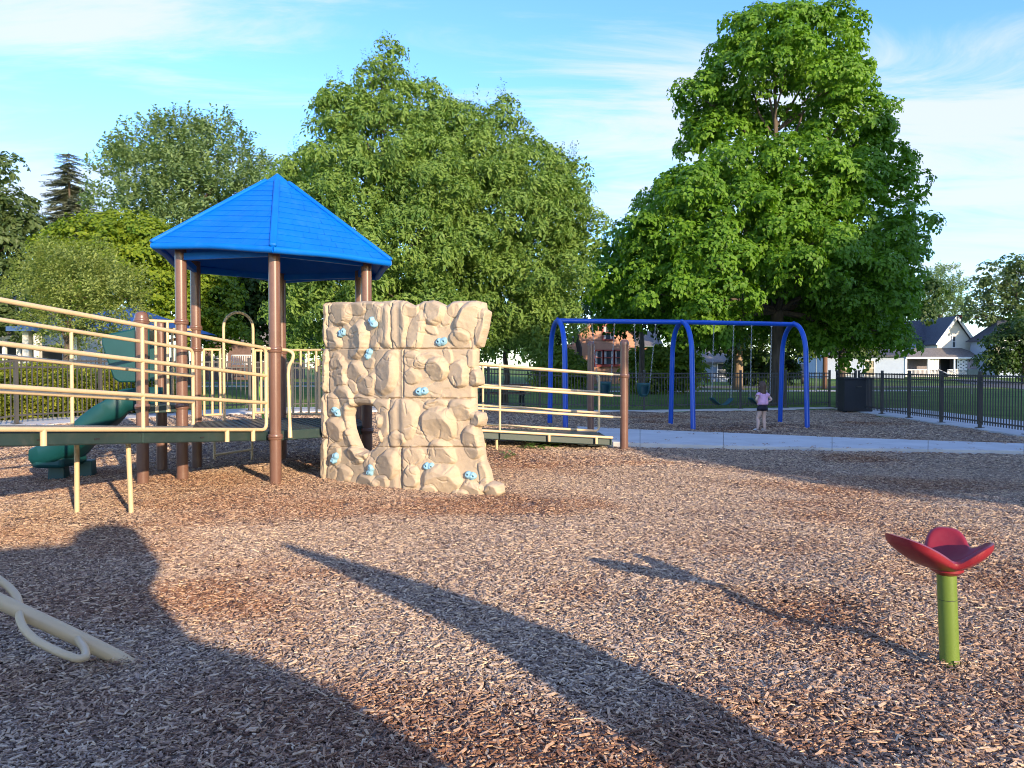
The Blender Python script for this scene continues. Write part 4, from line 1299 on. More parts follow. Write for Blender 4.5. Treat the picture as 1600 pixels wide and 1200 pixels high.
for i in range(NR_ + 1):
    for k in range(NT):
        th = 2 * math.pi * k / NT
        R_, rise = 0.135, 0.0
        for (pa, pl, ph, pw_) in pet:
            dth = (th - pa + math.pi) % (2 * math.pi) - math.pi
            w = math.exp(-(abs(dth) / pw_) ** 3.6)
            R_ += (pl - 0.135) * w; rise += ph * math.exp(-(abs(dth) / (pw_ * 1.06)) ** 3.0)
        t = i / NR_; r = R_ * t
        z = rise * (t ** 2.1) + 0.004 + 0.018 * t * t
        th_ = 0.0215 * (1 if t < 0.86 else math.sqrt(max(0.0, 1 - ((t - 0.86) / 0.14) ** 2)))
        # outward lean of the petals: the rim curls out
        c = Vector((topc.x + math.cos(th) * r, topc.y + math.sin(th) * r, topc.z + z + 0.03))
        topv.append(c + Vector((-math.cos(th) * t * 0.6, -math.sin(th) * t * 0.6, 0.8)) * th_)
        botv.append(c - Vector((-math.cos(th) * t * 0.6, -math.sin(th) * t * 0.6, 0.8)) * th_)
fs = []
n1 = len(topv)
for i in range(NR_):
    for k in range(NT):
        k2 = (k + 1) % NT
        fs.append((i * NT + k, i * NT + k2, (i + 1) * NT + k2, (i + 1) * NT + k))
        fs.append((n1 + i * NT + k, n1 + (i + 1) * NT + k, n1 + (i + 1) * NT + k2, n1 + i * NT + k2))
for k in range(NT):
    k2 = (k + 1) % NT; o = NR_ * NT
    fs.append((o + k, o + k2, n1 + o + k2, n1 + o + k))
MB().add(topv + botv, fs).build('petal_seat', M['red'], STOOL, smooth=70)
MB().lathe((topc.x, topc.y, topc.z), [(0.044, -0.004), (0.06, 0.006), (0.075, 0.018), (0.075, 0.03)], 24).build('seat_hub', M['red'], STOOL)

# ------------------------------------------------------------------ curved beige climber in the near corner
cb = P(196, 1037, 3.77)
CL = thing('bar_climber', 'beige sloping climber pipe with looped side rungs, its foot in the chips', 'climber', (cb.x, cb.y, 0))
pp = [Vector((cb.x + 0.10, cb.y + 0.02, -0.10)), P(196, 1034, 3.77), P(120, 996, 3.72), P(60, 968, 3.68), P(0, 940, 3.64), P(-80, 903, 3.58), P(-180, 858, 3.5), P(-320, 800, 3.35), Vector((-3.9, 3.1, 1.25)), Vector((-4.35, 2.95, 1.5))]
MB().tube(pp, 0.036, 16, 0.1).build('main_pipe', M['tan'], CL, smooth=60)
lA = [P(31, 954, 3.66), P(30, 966, 3.6), P(38, 984, 3.54), P(56, 1001, 3.5), P(93, 1020, 3.47), P(122, 1030, 3.47), P(135, 1027, 3.50), P(133, 1014, 3.58), P(121, 998, 3.70)]
MB().tube(lA, 0.0185, 12, 0.03).build('loop_rung', M['tan'], CL, smooth=60)
lB = [P(31, 951, 3.67), P(27, 932, 3.74), P(14, 917, 3.80), P(-25, 888, 3.86), P(-70, 868, 3.84), P(-82, 868, 3.78), P(-75, 885, 3.62)]
MB().tube(lB, 0.0185, 12, 0.03).build('loop_rung', M['tan'], CL, smooth=60)
MB().lathe((-4.35, 2.95, 0), [(PR, -0.1), (PR, 1.75), (PR + .008, 1.76), (PR * .7, 1.83), (0.01, 1.84)], 20).build('post', M['brown'], CL, smooth=50)

# ------------------------------------------------------------------ swing set
swF = [P(884, 600, 17.3), P(1083.5, 600, 17.9), P(1262, 600, 18.8)]
swB = [P(859, 600, 18.9), P(1048, 600, 19.3), P(1219, 600, 20.3)]
SW = thing('swing_frame', 'blue tubular swing frame of three arches under one long top bar', 'swing frame', (swF[1].x, swF[1].y, 0))
tops = []
for f_, b_ in zip(swF, swB):
    f0, b0 = Vector((f_.x, f_.y, gz1(f_.x, f_.y))), Vector((b_.x, b_.y, gz1(b_.x, b_.y)))
    m_ = (f0 + b0) / 2
    ax = (b0 - f0).normalized(); hw = (b0 - f0).length / 2; ax.z = 0
    ztop = 2.56
    pts_ = [f0 - Vector((0, 0, 0.15)), f0 + ax * 0.10 + Vector((0, 0, 1.75 - f0.z))]
    for i in range(1, 14):
        th = math.pi * (1 - i / 14) ; pts_.append(m_ * 1 + ax * (-(hw - 0.10)) * math.cos(math.pi * i / 14) + Vector((0, 0, 1.75 - m_.z + (ztop - 1.75) * math.sin(th))))
    pts_ += [b0 - ax * 0.10 + Vector((0, 0, 1.75 - b0.z)), b0 - Vector((0, 0, 0.15))]
    MB().tube(pts_, 0.060, 16).build('arch_leg', M['blue_steel'], SW, smooth=60)
    tops.append(Vector((m_.x, m_.y, ztop)))
beam = [tops[0], tops[1], tops[2]]
for a, b in ((beam[0], beam[1]), (beam[1], beam[2])):
    bo = MB().tube([a, b], 0.057, 16).build('top_bar', M['blue_steel'], SW, smooth=60)
for q in beam:
    MB().lathe(q + Vector((0, 0, 0.05)), [(0.03, 0), (0.035, 0.02), (0.0, 0.03)], 10).build('bolt_cap', M['blue_steel'], SW)


def beam_pt(px):
    for a, b in ((beam[0], beam[1]), (beam[1], beam[2])):
        t = lerp_px(a, b, px)
        if t < 0.999: return a.lerp(b, t)
    return b


def chain(parent, a, b):
    """links alternately turned"""
    mb = MB(); n = max(4, int((b - a).length / 0.05)); d = (b - a).normalized()
    s1 = d.cross(Vector((0, 1, 0))).normalized(); s2 = d.cross(s1).normalized()
    for i in range(n):
        p, q = a.lerp(b, i / n), a.lerp(b, (i + 1) / n)
        u = s1 if i % 2 else s2
        c = (p + q) / 2; hl = (q - p).length * 0.62
        mb.tube([c - d * hl + u * 0.0, c - d * hl * 0.5 + u * 0.011, c + d * hl * 0.5 + u * 0.011, c + d * hl, c + d * hl * 0.5 - u * 0.011, c - d * hl * 0.5 - u * 0.011], 0.0055, 5, closed=True)
    return mb.build('chain', M['steel'], parent, smooth=60)


def hanger(parent, a):
    mb = MB(); mb.lathe(a + Vector((0, 0, -0.085)), [(0.012, 0), (0.03, 0.012), (0.03, 0.03), (0.014, 0.04)], 10)
    mb.build('hanger', M['steel'], parent)


for (pa, pb, sx, sy, lab) in ((925, 960, 944, 607, 'teal bucket swing seat hanging partly behind the brown ramp post'), (991, 1024, 1005, 609, 'teal bucket swing seat hanging clear with both leg holes visible')):
    A_, B_ = beam_pt(pa), beam_pt(pb)
    dd = (A_.y + B_.y) / 2 + (0.35 if pa > 950 else 0.2)
    c = P(sx, sy, dd)
    T = thing('bucket_swing', lab, 'swing', (c.x, c.y, c.z), 'swings hanging from the blue frame')
    # bucket: a tapered shell with leg holes
    bm = bmesh.new()
    n = 20; rings = [(0.165, 0.20, 0.19), (0.17, 0.10, 0.18), (0.155, -0.02, 0.155), (0.13, -0.13, 0.12), (0.09, -0.19, 0.08)]
    vr = []
    for (ra, z, rb) in rings:
        vr.append([bm.verts.new((ra * math.cos(2 * math.pi * k / n), rb * math.sin(2 * math.pi * k / n), z * 0.85)) for k in range(n)])
    for i in range(len(rings) - 1):
        for k in range(n):
            a_ = (k + 0.5) / n * 360
            if i in (1, 2) and (235 < a_ < 262 or 278 < a_ < 305): continue
            bm.faces.new((vr[i][k], vr[i + 1][k], vr[i + 1][(k + 1) % n], vr[i][(k + 1) % n]))
    bm.faces.new([v for v in vr[-1]])
    me = bpy.data.meshes.new('bucket_seat'); bm.to_mesh(me); bm.free(); me.materials.append(M['teal_seat']); me.shade_smooth()
    o = bpy.data.objects.new('bucket_seat', me); COL.objects.link(o); o.parent = T; o.rotation_euler = (0, 0, 0.12)
    sd_ = o.modifiers.new('thick', 'SOLIDIFY'); sd_.thickness = 0.022
    ss = o.modifiers.new('sub', 'SUBSURF'); ss.levels = ss.render_levels = 1
    for q, sgn in ((A_, -1), (B_, 1)):
        hanger(T, q); chain(T, q + Vector((0, 0, -0.08)), c + Vector((sgn * 0.165, 0.01, 0.16)))
for (pa, pb, xa, xb, yy, lab) in ((1115, 1146, 1112, 1142, 622, 'dark belt swing hanging left of the girl, seat tilted'), (1174, 1205, 1172, 1203, 622, 'dark belt swing hanging partly hidden behind the girl')):
    A_, B_ = beam_pt(pa), beam_pt(pb)
    da, db = A_.y + 0.05, B_.y + 0.35
    a, b = P(xa, yy - 1, da), P(xb, yy, db)
    c = (a + b) / 2
    T = thing('belt_swing', lab, 'swing', (c.x, c.y, c.z), 'swings hanging from the blue frame')
    for q, e in ((A_, a), (B_, b)):
        hanger(T, q); chain(T, q + Vector((0, 0, -0.08)), e)
    vs, fs = [], []
    d = (b - a); w = Vector((-d.y, d.x, 0)).normalized() * 0.075
    for i in range(13):
        t = i / 12; p = a.lerp(b, t) + Vector((0, 0, -0.17 * math.sin(math.pi * t) ** 0.8))
        vs += [p - w, p + w]
    for i in range(12): fs.append((i * 2, i * 2 + 2, i * 2 + 3, i * 2 + 1))
    o = MB().add(vs, fs).build('belt_seat', M['teal_seat'], T, smooth=80)
    sd_ = o.modifiers.new('thick', 'SOLIDIFY'); sd_.thickness = 0.02

# ------------------------------------------------------------------ fences
def picket_mesh(h):
    mb = MB(); w = 0.0095
    mb.box((0, 0, h / 2 + 0.05), (w * 2, w * 2, h - 0.05))
    me = bpy.data.meshes.new('picket'); me.from_pydata(mb.v, [], mb.f); me.materials.append(M['fence']); return me


def fpost_mesh(h):
    mb = MB(); mb.box((0, 0, h / 2), (0.062, 0.062, h)); mb.box((0, 0, h + 0.012), (0.078, 0.078, 0.024), 0, 0.7); mb.box((0, 0, 0.004), (0.15, 0.15, 0.012))
    me = bpy.data.meshes.new('fence_post'); me.from_pydata(mb.v, [], mb.f); me.materials.append(M['fence']); return me


PK, FP = picket_mesh(1.22), fpost_mesh(1.30)


def fence(line, label, spacing=1.83, pk=0.108, skip=()):
    F = thing('metal_fence', label, 'fence', (line[0][0], line[0][1], gz1(*line[0])))
    org = Vector(F.location)
    seg = [(Vector(line[i]), Vector(line[i + 1])) for i in range(len(line) - 1)]
    tot = sum((b - a).length for a, b in seg)
    def at(t):
        for a, b in seg:
            l = (b - a).length
            if t <= l + 1e-6: return a.lerp(b, t / l), (b - a).normalized()
            t -= l
        return seg[-1][1].copy(), (seg[-1][1] - seg[-1][0]).normalized()
    npan = max(1, round(tot / spacing)); sp = tot / npan
    for i in range(npan + 1):
        p, d = at(i * sp)
        o = bpy.data.objects.new('fence_post', FP); COL.objects.link(o); o.parent = F
        o.location = Vector((p.x, p.y, gz1(p.x, p.y) + 0.05)) - org; o.rotation_euler = (0, 0, math.atan2(d.y, d.x))
        if i == npan: break
        q, _ = at((i + 1) * sp)
        pa, pb = Vector((p.x, p.y, gz1(p.x, p.y) + 0.05)), Vector((q.x, q.y, gz1(q.x, q.y) + 0.05))
        for z in (1.215, 1.085, 0.155):
            MB().bar(pa + Vector((0, 0, z)), pb + Vector((0, 0, z)), 0.03, 0.034).build('fence_rail', M['fence'], F, smooth=0)
        k = max(1, round((q - p).length / pk))
        for j in range(1, k):
            r = pa.lerp(pb, j / k)
            o = bpy.data.objects.new('picket', PK); COL.objects.link(o); o.parent = F
            o.location = r - org; o.rotation_euler = (0, 0, math.atan2((q - p).y, (q - p).x))
    return F


fence(FENCE_BACK, 'dark bronze picket fence running along the back of the playground')
RFL = [Vector(FENCE_RIGHT[0]), Vector(FENCE_RIGHT[1])]
fence([tuple(RFL[0]), tuple(RFL[0] + RF_D * 18.3)], 'dark picket fence along the right side, running from the bin towards the viewer')
# gate leaf between the two runs, ajar to the fence line
ga, gb_ = Vector(FENCE_BACK[3]) + Vector((0.12, -0.35)), Vector(FENCE_RIGHT[0]) + Vector((0.0, 0.25))
GT = thing('fence_gate', 'narrow dark picket gate in the far right corner beside the bin', 'gate', (ga.x, ga.y, gz1(*ga)))
for q in (ga, gb_):
    o = bpy.data.objects.new('gate_post', FP); COL.objects.link(o); o.parent = GT; o.location = Vector((q.x, q.y, 0.05)) - Vector((ga.x, ga.y, gz1(*ga)))
for z in (1.20, 1.07, 0.2):
    MB().bar((ga.x, ga.y, z + 0.05), (gb_.x, gb_.y, z + 0.05), 0.03, 0.034).build('gate_rail', M['fence'], GT, smooth=0)
for j in range(1, 12):
    q = ga.lerp(gb_, j / 12); o = bpy.data.objects.new('picket', PK); COL.objects.link(o); o.parent = GT; o.location = Vector((q.x, q.y, 0.05)) - Vector((ga.x, ga.y, gz1(*ga)))
# dark bin / storage box beside the gate
bc = P(1336, 600, 25.0)
BN = thing('storage_bin', 'large dark storage bin standing against the fence by the corner gate', 'bin', (bc.x, bc.y, 0.0))
MB().box((bc.x, bc.y, 0.56), (0.92, 0.55, 1.02)).build('body', M['dark'], BN, smooth=0, bevel=0.02)
MB().box((bc.x, bc.y, 1.10), (0.98, 0.60, 0.06)).build('lid', M['dark'], BN, smooth=0, bevel=0.015)
for sx in (-0.4, 0.4):
    MB().box((bc.x + sx, bc.y - 0.2, 0.03), (0.08, 0.1, 0.06)).build('foot', M['dark'], BN, smooth=0)
MB().box((bc.x, bc.y - 0.29, 0.85), (0.16, 0.03, 0.04)).build('handle', M['fence'], BN, smooth=0)

# green hoop behind the deck
hp = P(428, 600, 14.0)
HPO = thing('green_hoop', 'lime green bent tube hoop standing behind the deck by the back fence', 'hoop', (hp.x, hp.y, gz1(hp.x, hp.y)))
a, b = P(412, 655, 14.0), P(447, 655, 14.0)
zt = P(428, 574, 14.0).z
MB().tube([Vector((a.x + 0.05, a.y, gz1(a.x, a.y) - 0.1)), P(407, 625, 14.0), P(405, 600, 14.0), Vector((a.x + 0.05, a.y, zt)), Vector((b.x - 0.05, b.y, zt)), P(454, 605, 14.0), P(452, 630, 14.0), Vector((b.x, b.y, gz1(b.x, b.y) - 0.1))], 0.022, 10, 0.15).build('hoop', M['lime'], HPO, smooth=60)
MB().lathe((a.x + 0.05, a.y, gz1(a.x, a.y)), [(0.05, -0.02), (0.05, 0.02)], 12).build('foot_plate', M['lime'], HPO)


# ------------------------------------------------------------------ the girl
def skin_body(name, verts, edges, radii, mats, parent, sub=2, root=0):
    me = bpy.data.meshes.new(name); me.from_pydata(verts, edges, []); me.materials.append(mats)
    o = bpy.data.objects.new(name, me); COL.objects.link(o); o.parent = parent
    s = o.modifiers.new('skin', 'SKIN'); s.use_smooth_shade = True; s.branch_smoothing = 0.6
    for i, r in enumerate(radii):
        r = (r, r) if isinstance(r, (int, float)) else r
        me.skin_vertices[0].data[i].radius = r
        me.skin_vertices[0].data[i].use_root = (i == root)
    ss = o.modifiers.new('sub', 'SUBSURF'); ss.levels = ss.render_levels = sub
    return o


gp = P(1191, 673, 17.75)
gpz = float(gmulch(gp.x, gp.y))
GIRL = thing('person', 'girl in a pink blouse and black shorts standing hands on hips by the swings', 'person', (gp.x, gp.y, gpz))
GIRL.rotation_euler = (0, 0, 0.35); GIRL.scale = (1.06, 1.06, 1.06)
V, E, R = [], [], []
def jn(p, r, par=None):
    V.append(p); R.append(r)
    if par is not None: E.append((par, len(V) - 1))
    return len(V) - 1
pel = jn((0, 0, 0.555), (0.088, 0.068))
sp1 = jn((0, -0.008, 0.64), (0.076, 0.058), pel); ch = jn((0, 0, 0.76), (0.088, 0.062), sp1); uc = jn((0, 0.005, 0.835), (0.070, 0.050), ch)
nk = jn((0, 0.008, 0.885), 0.030, uc); hd0 = jn((0, 0.015, 0.925), 0.045, nk)
for sx, kx, ky, ax_, ay in ((-1, -0.088, 0.055, -0.118, 0.01), (1, 0.056, 0.025, 0.048, -0.02)):
    hp_ = jn((sx * 0.052, 0, 0.515), (0.066, 0.064), pel); th = jn((sx * 0.058, 0.015, 0.42), 0.056, hp_)
    kn = jn((kx, ky, 0.295), 0.040, th); cf_ = jn((kx * 1.0, ky * 0.4, 0.215), 0.042, kn); an = jn((ax_, ay, 0.07), 0.025, cf_)
    ft = jn((ax_ + sx * 0.01, ay + 0.05, 0.032), 0.026, an); jn((ax_ + sx * 0.02, ay + 0.10, 0.022), 0.020, ft)
    sh = jn((sx * 0.098, 0.0, 0.825), 0.036, uc); el = jn((sx * 0.205, -0.055, 0.715), 0.026, sh); wr = jn((sx * 0.125, 0.005, 0.645), 0.019, el)
    pm = jn((sx * 0.100, 0.028, 0.622), (0.022, 0.013), wr)
    for q, (fx, fl) in enumerate(((-0.014, 0.040), (-0.005, 0.046), (0.005, 0.044), (0.014, 0.036))):
        k1 = jn((sx * 0.094, 0.045 + fx * 0.2, 0.620 + fx), 0.0062, pm); k2 = jn((sx * (0.094 - fl * 0.35), 0.045 + fl * 0.55, 0.612 + fx), 0.0056, k1); jn((sx * (0.094 - fl * 0.9), 0.045 + fl * 0.8, 0.606 + fx), 0.005, k2)
    t1 = jn((sx * 0.112, 0.012, 0.606), 0.0068, pm); jn((sx * 0.104, -0.012, 0.588), 0.0058, t1)
skin_body('body', V, E, R, M['skin'], GIRL)
# head with a face
bm = bmesh.new(); bmesh.ops.create_icosphere(bm, subdivisions=4, radius=1)
for v in bm.verts:
    p = v.co
    x, y, z = p.x * 0.068, p.y * 0.082, p.z * 0.098
    if z < 0: x *= 1 - 0.30 * (z / 0.098) ** 2; 
    if p.y > 0:
        y += 0.016 * math.exp(-((x / 0.011) ** 2 + ((z + 0.012) / 0.018) ** 2))          # nose
        for sx in (-1, 1): y -= 0.010 * math.exp(-(((x - sx * 0.027) / 0.013) ** 2 + ((z - 0.008) / 0.010) ** 2))   # eye sockets
        y += 0.005 * math.exp(-((x / 0.020) ** 2 + ((z + 0.045) / 0.006) ** 2))         # lips
    for sx in (-1, 1): x += sx * 0.012 * math.exp(-((y / 0.014) ** 2 + ((z + 0.002) / 0.022) ** 2)) * (p.x * sx > 0.5)   # ears
    v.co = (x, y + 0.02, z + 1.000)
me = bpy.data.meshes.new('head'); bm.to_mesh(me); bm.free(); me.materials.append(M['skin']); me.shade_smooth()
o = bpy.data.objects.new('head', me); COL.objects.link(o); o.parent = GIRL; o.rotation_euler = (0, 0, 0.15)
# hair: a chin-length bob over the back and sides
bm = bmesh.new(); bmesh.ops.create_icosphere(bm, subdivisions=5, radius=1)
dl = [v for v in bm.verts if v.co.y > 0.42 and v.co.z < 0.55]
bmesh.ops.delete(bm, geom=dl, context='VERTS')
for v in bm.verts:
    p = v.co; a = math.atan2(p.y, p.x); st = 0.003 * math.sin(a * 23) + 0.002 * math.sin(a * 41 + 1)
    z = p.z * 0.108; k = 1.0
    if p.z < 0: z = p.z * 0.175; k = 1.0 + 0.10 * (-p.z) - 0.25 * max(0, -p.z - 0.75)
    rr__ = math.hypot(p.x, p.y); f = (1 if p.z > 0 else max(rr__, 0.93) / max(rr__, 1e-3))
    f = min(f, 3)
    v.co = (p.x * f * (0.080 * k + st), p.y * f * (0.095 * k + st) + 0.012, z + 1.010)
me = bpy.data.meshes.new('hair'); bm.to_mesh(me); bm.free(); me.materials.append(M['hair']); me.shade_smooth()
o = bpy.data.objects.new('hair', me); COL.objects.link(o); o.parent = GIRL
sd_ = o.modifiers.new('t', 'SOLIDIFY'); sd_.thickness = 0.008
# blouse, loose, with cap sleeves
def garment(name, rings, m_, seg=28, wave=0.0, ph=0.0):
    vs, fs = [], []
    for (z, rx, ry, cx_, cy_) in rings:
        for k in range(seg):
            a = 2 * math.pi * k / seg; w = 1 + wave * math.sin(a * 7 + z * 9 + ph) + wave * 0.6 * math.sin(a * 11 + 2)
            vs.append((cx_ + rx * w * math.cos(a), cy_ + ry * w * math.sin(a), z))
    for i in range(len(rings) - 1):
        for k in range(seg):
            k2 = (k + 1) % seg; fs.append((i * seg + k, i * seg + k2, (i + 1) * seg + k2, (i + 1) * seg + k))
    me = bpy.data.meshes.new(name); me.from_pydata(vs, [], fs); me.materials.append(m_); me.shade_smooth()
    o = bpy.data.objects.new(name, me); COL.objects.link(o); o.parent = GIRL
    s = o.modifiers.new('t', 'SOLIDIFY'); s.thickness = 0.006
    return o
garment('blouse', [(0.595, 0.118, 0.098, 0, 0.0), (0.63, 0.125, 0.105, 0, 0), (0.68, 0.122, 0.102, 0, 0), (0.74, 0.118, 0.092, 0, 0), (0.80, 0.118, 0.080, 0, 0), (0.845, 0.108, 0.066, 0, 0), (0.868, 0.075, 0.052, 0, 0.004), (0.878, 0.050, 0.044, 0, 0.006)], M['pink'], wave=0.045)
for sx in (-1, 1):
    o = garment('sleeve', [(0.0, 0.050, 0.044, 0, 0), (0.05, 0.056, 0.05, 0, 0), (0.09, 0.060, 0.054, 0, 0)], M['pink'], 16, 0.06)
    d = Vector((sx * 0.107, -0.055, -0.11)).normalized()
    o.rotation_euler = d.to_track_quat('Z', 'Y').to_euler(); o.location = Vector((sx * 0.082, 0.006, 0.842))
garment('shorts', [(0.47, 0.130, 0.088, 0, 0.006), (0.52, 0.128, 0.090, 0, 0.004), (0.57, 0.112, 0.086, 0, 0), (0.615, 0.098, 0.076, 0, 0)], M['navy'], wave=0.02)
for sx, ax_, ay in ((-1, -0.118, 0.01), (1, 0.048, -0.02)):
    bm = bmesh.new(); bmesh.ops.create_icosphere(bm, subdivisions=3, radius=1)
    for v in bm.verts:
        p = v.co; v.co = (ax_ + sx * 0.012 + p.x * 0.036 * (1 + 0.15 * p.y), ay + 0.045 + p.y * 0.092, 0.036 + max(-0.72, p.z) * 0.046 * (1 - 0.32 * max(0, p.y)))
    me = bpy.data.meshes.new('shoe'); bm.to_mesh(me); bm.free(); me.materials.append(M['shoe']); me.shade_smooth()
    o = bpy.data.objects.new('shoe', me); COL.objects.link(o); o.parent = GIRL
# ------------------------------------------------------------------ trees
SRC = bpy.data.collections.new('leaf_sources')      # sprig meshes, never linked to the scene


def leaf(vs, fs, base, dirv, nrm, L, W, fold=0.25, lobed=False):
    d = dirv.normalized(); s = d.cross(nrm).normalized(); n = s.cross(d)
    b = len(vs)
    if lobed:
        prof = ((0.0, 0.0), (0.16, 0.50), (0.42, 0.62), (0.55, 0.34), (0.78, 0.30))
        pts_l = [base + d * L * t + s * W * w * 0.8 + n * W * fold * w for t, w in prof[1:]]
        pts_r = [base + d * L * t - s * W * w * 0.8 + n * W * fold * w for t, w in prof[1:]]
        vs += [base] + pts_l + [base + d * L - n * L * 0.12] + pts_r + [base + d * L * 0.5]
        nl = len(pts_l); c = b + 2 * nl + 2
        idl = [b] + [b + 1 + i for i in range(nl)] + [b + nl + 1]
        idr = [b] + [b + nl + 2 + i for i in range(nl)] + [b + nl + 1]
        k0 = len(fs)
        for i in range(len(idl) - 1): fs.append((c, idl[i + 1], idl[i])); fs.append((c, idr[i], idr[i + 1]))
        return len(fs) - k0
    vs += [base, base + d * L * 0.45 + s * W * 0.5 + n * W * fold, base + d * L - n * L * 0.15, base + d * L * 0.45 - s * W * 0.5 + n * W * fold, base + d * L * 0.45]
    fs += [(b, b + 4, b + 1), (b + 1, b + 4, b + 2), (b + 2, b + 4, b + 3), (b + 3, b + 4, b)]
    return 4


def sprig(name, mode, nl, L, W, size, seed, mat_):
    r = random.Random(seed); vs, fs, lv = [], [], []
    for i in range(nl):
        v = min(1, max(0, r.gauss(0.5, 0.26)))
        if mode == 'dome':          # broad leaves laid like roof tiles over a small dome
            a = r.uniform(0, 6.283); e = r.uniform(0.0, 1.0) ** 0.7
            base = Vector((math.cos(a) * size * e, math.sin(a) * size * e, size * 0.45 * (1 - e * e) + r.uniform(-0.3, 0.1) * size))
            d = Vector((math.cos(a + r.gauss(0, .5)), math.sin(a + r.gauss(0, .5)), r.uniform(-0.75, 0.0)))
            nn = Vector((math.cos(a) * 0.35 * e + r.gauss(0, .25), math.sin(a) * 0.35 * e + r.gauss(0, .25), 1))
            k = leaf(vs, fs, base, d, nn, L * r.uniform(.7, 1.25), W * r.uniform(.7, 1.2), 0.2, True)
        elif mode == 'tuft':        # hanging slender leaves round the end of a twig
            a = r.uniform(0, 6.283); e = r.uniform(0.0, 1.0) ** 0.7
            base = Vector((math.cos(a) * size * e, math.sin(a) * size * e, size * 0.35 * (1 - e * e) + r.uniform(-0.35, 0.15) * size))
            d = Vector((math.cos(a + r.gauss(0, .5)), math.sin(a + r.gauss(0, .5)), r.uniform(-1.3, -0.05)))
            nn = Vector((math.cos(a) * 0.5 + r.gauss(0, .3), math.sin(a) * 0.5 + r.gauss(0, .3), 1))
            k = leaf(vs, fs, base, d, nn, L * r.uniform(.7, 1.25), W * r.uniform(.75, 1.2), 0.22)
        elif mode == 'spray':       # a drooping twig with leaves hanging both sides
            t = (i + r.random()) / nl; side = -1 if i % 2 else 1
            base = Vector((size * t, 0.02 * side, 0.10 * size * math.sin(t * 2.2) - 0.26 * size * t * t))
            d = Vector((0.55 + r.gauss(0, .2), side * r.uniform(.35, .9), r.uniform(-1.0, -0.25)))
            nn = Vector((r.gauss(0.2, .25), r.gauss(0, .3) - side * 0.4, 1))
            k = leaf(vs, fs, base, d, nn, L * r.uniform(.7, 1.2), W * r.uniform(.8, 1.15), 0.22)
        elif mode == 'up':          # rising shoot
            t = (i + r.random()) / nl; a = r.uniform(0, 6.283)
            base = Vector((0.03 * math.cos(a), 0.03 * math.sin(a), size * t))
            d = Vector((math.cos(a), math.sin(a), r.uniform(0.1, 1.2))); nn = Vector((-math.cos(a) * .6, -math.sin(a) * .6, 1)) + Vector((r.gauss(0, .3), r.gauss(0, .3), 0))
            k = leaf(vs, fs, base, d, nn, L * r.uniform(.7, 1.2), W * r.uniform(.8, 1.2), 0.2)
        else:                       # needles on a flat bough
            t = (i + r.random()) / nl; side = -1 if i % 2 else 1
            base = Vector((size * t, 0, -0.10 * size * t)); d = Vector((0.7, side * r.uniform(.5, 1.1), r.uniform(-0.55, 0.15)))
            nn = Vector((0, 0, 1)); k = leaf(vs, fs, base, d, nn, L * r.uniform(.7, 1.2) * (1.15 - 0.7 * t), W, 0.0)
        lv += [v] * k
    me = bpy.data.meshes.new(name); me.from_pydata([tuple(v) for v in vs], [], fs); me.materials.append(mat_)
    at = me.attributes.new('leafvar', 'FLOAT', 'FACE'); at.data.foreach_set('value', np.array(lv, np.float32))
    o = bpy.data.objects.new(name, me); SRC.objects.link(o)
    return o


SPR = {}
def leafset(key, mode, nl, L, W, size, dark, light, trans=0.35):
    if key not in SPR:
        m_ = leafmat('leaf_' + key, dark, light, trans)
        c = bpy.data.collections.new('sprigs_' + key)
        for i in range(4):
            o = sprig('sprig_%s_%d' % (key, i), mode, nl, L, W, size, hash(key) % 97 + i if False else i * 13 + len(SPR) * 7, m_); c.objects.link(o); SRC.objects.unlink(o)
        SPR[key] = scatter_tree('scatter_' + key, c, True)
    return SPR[key]


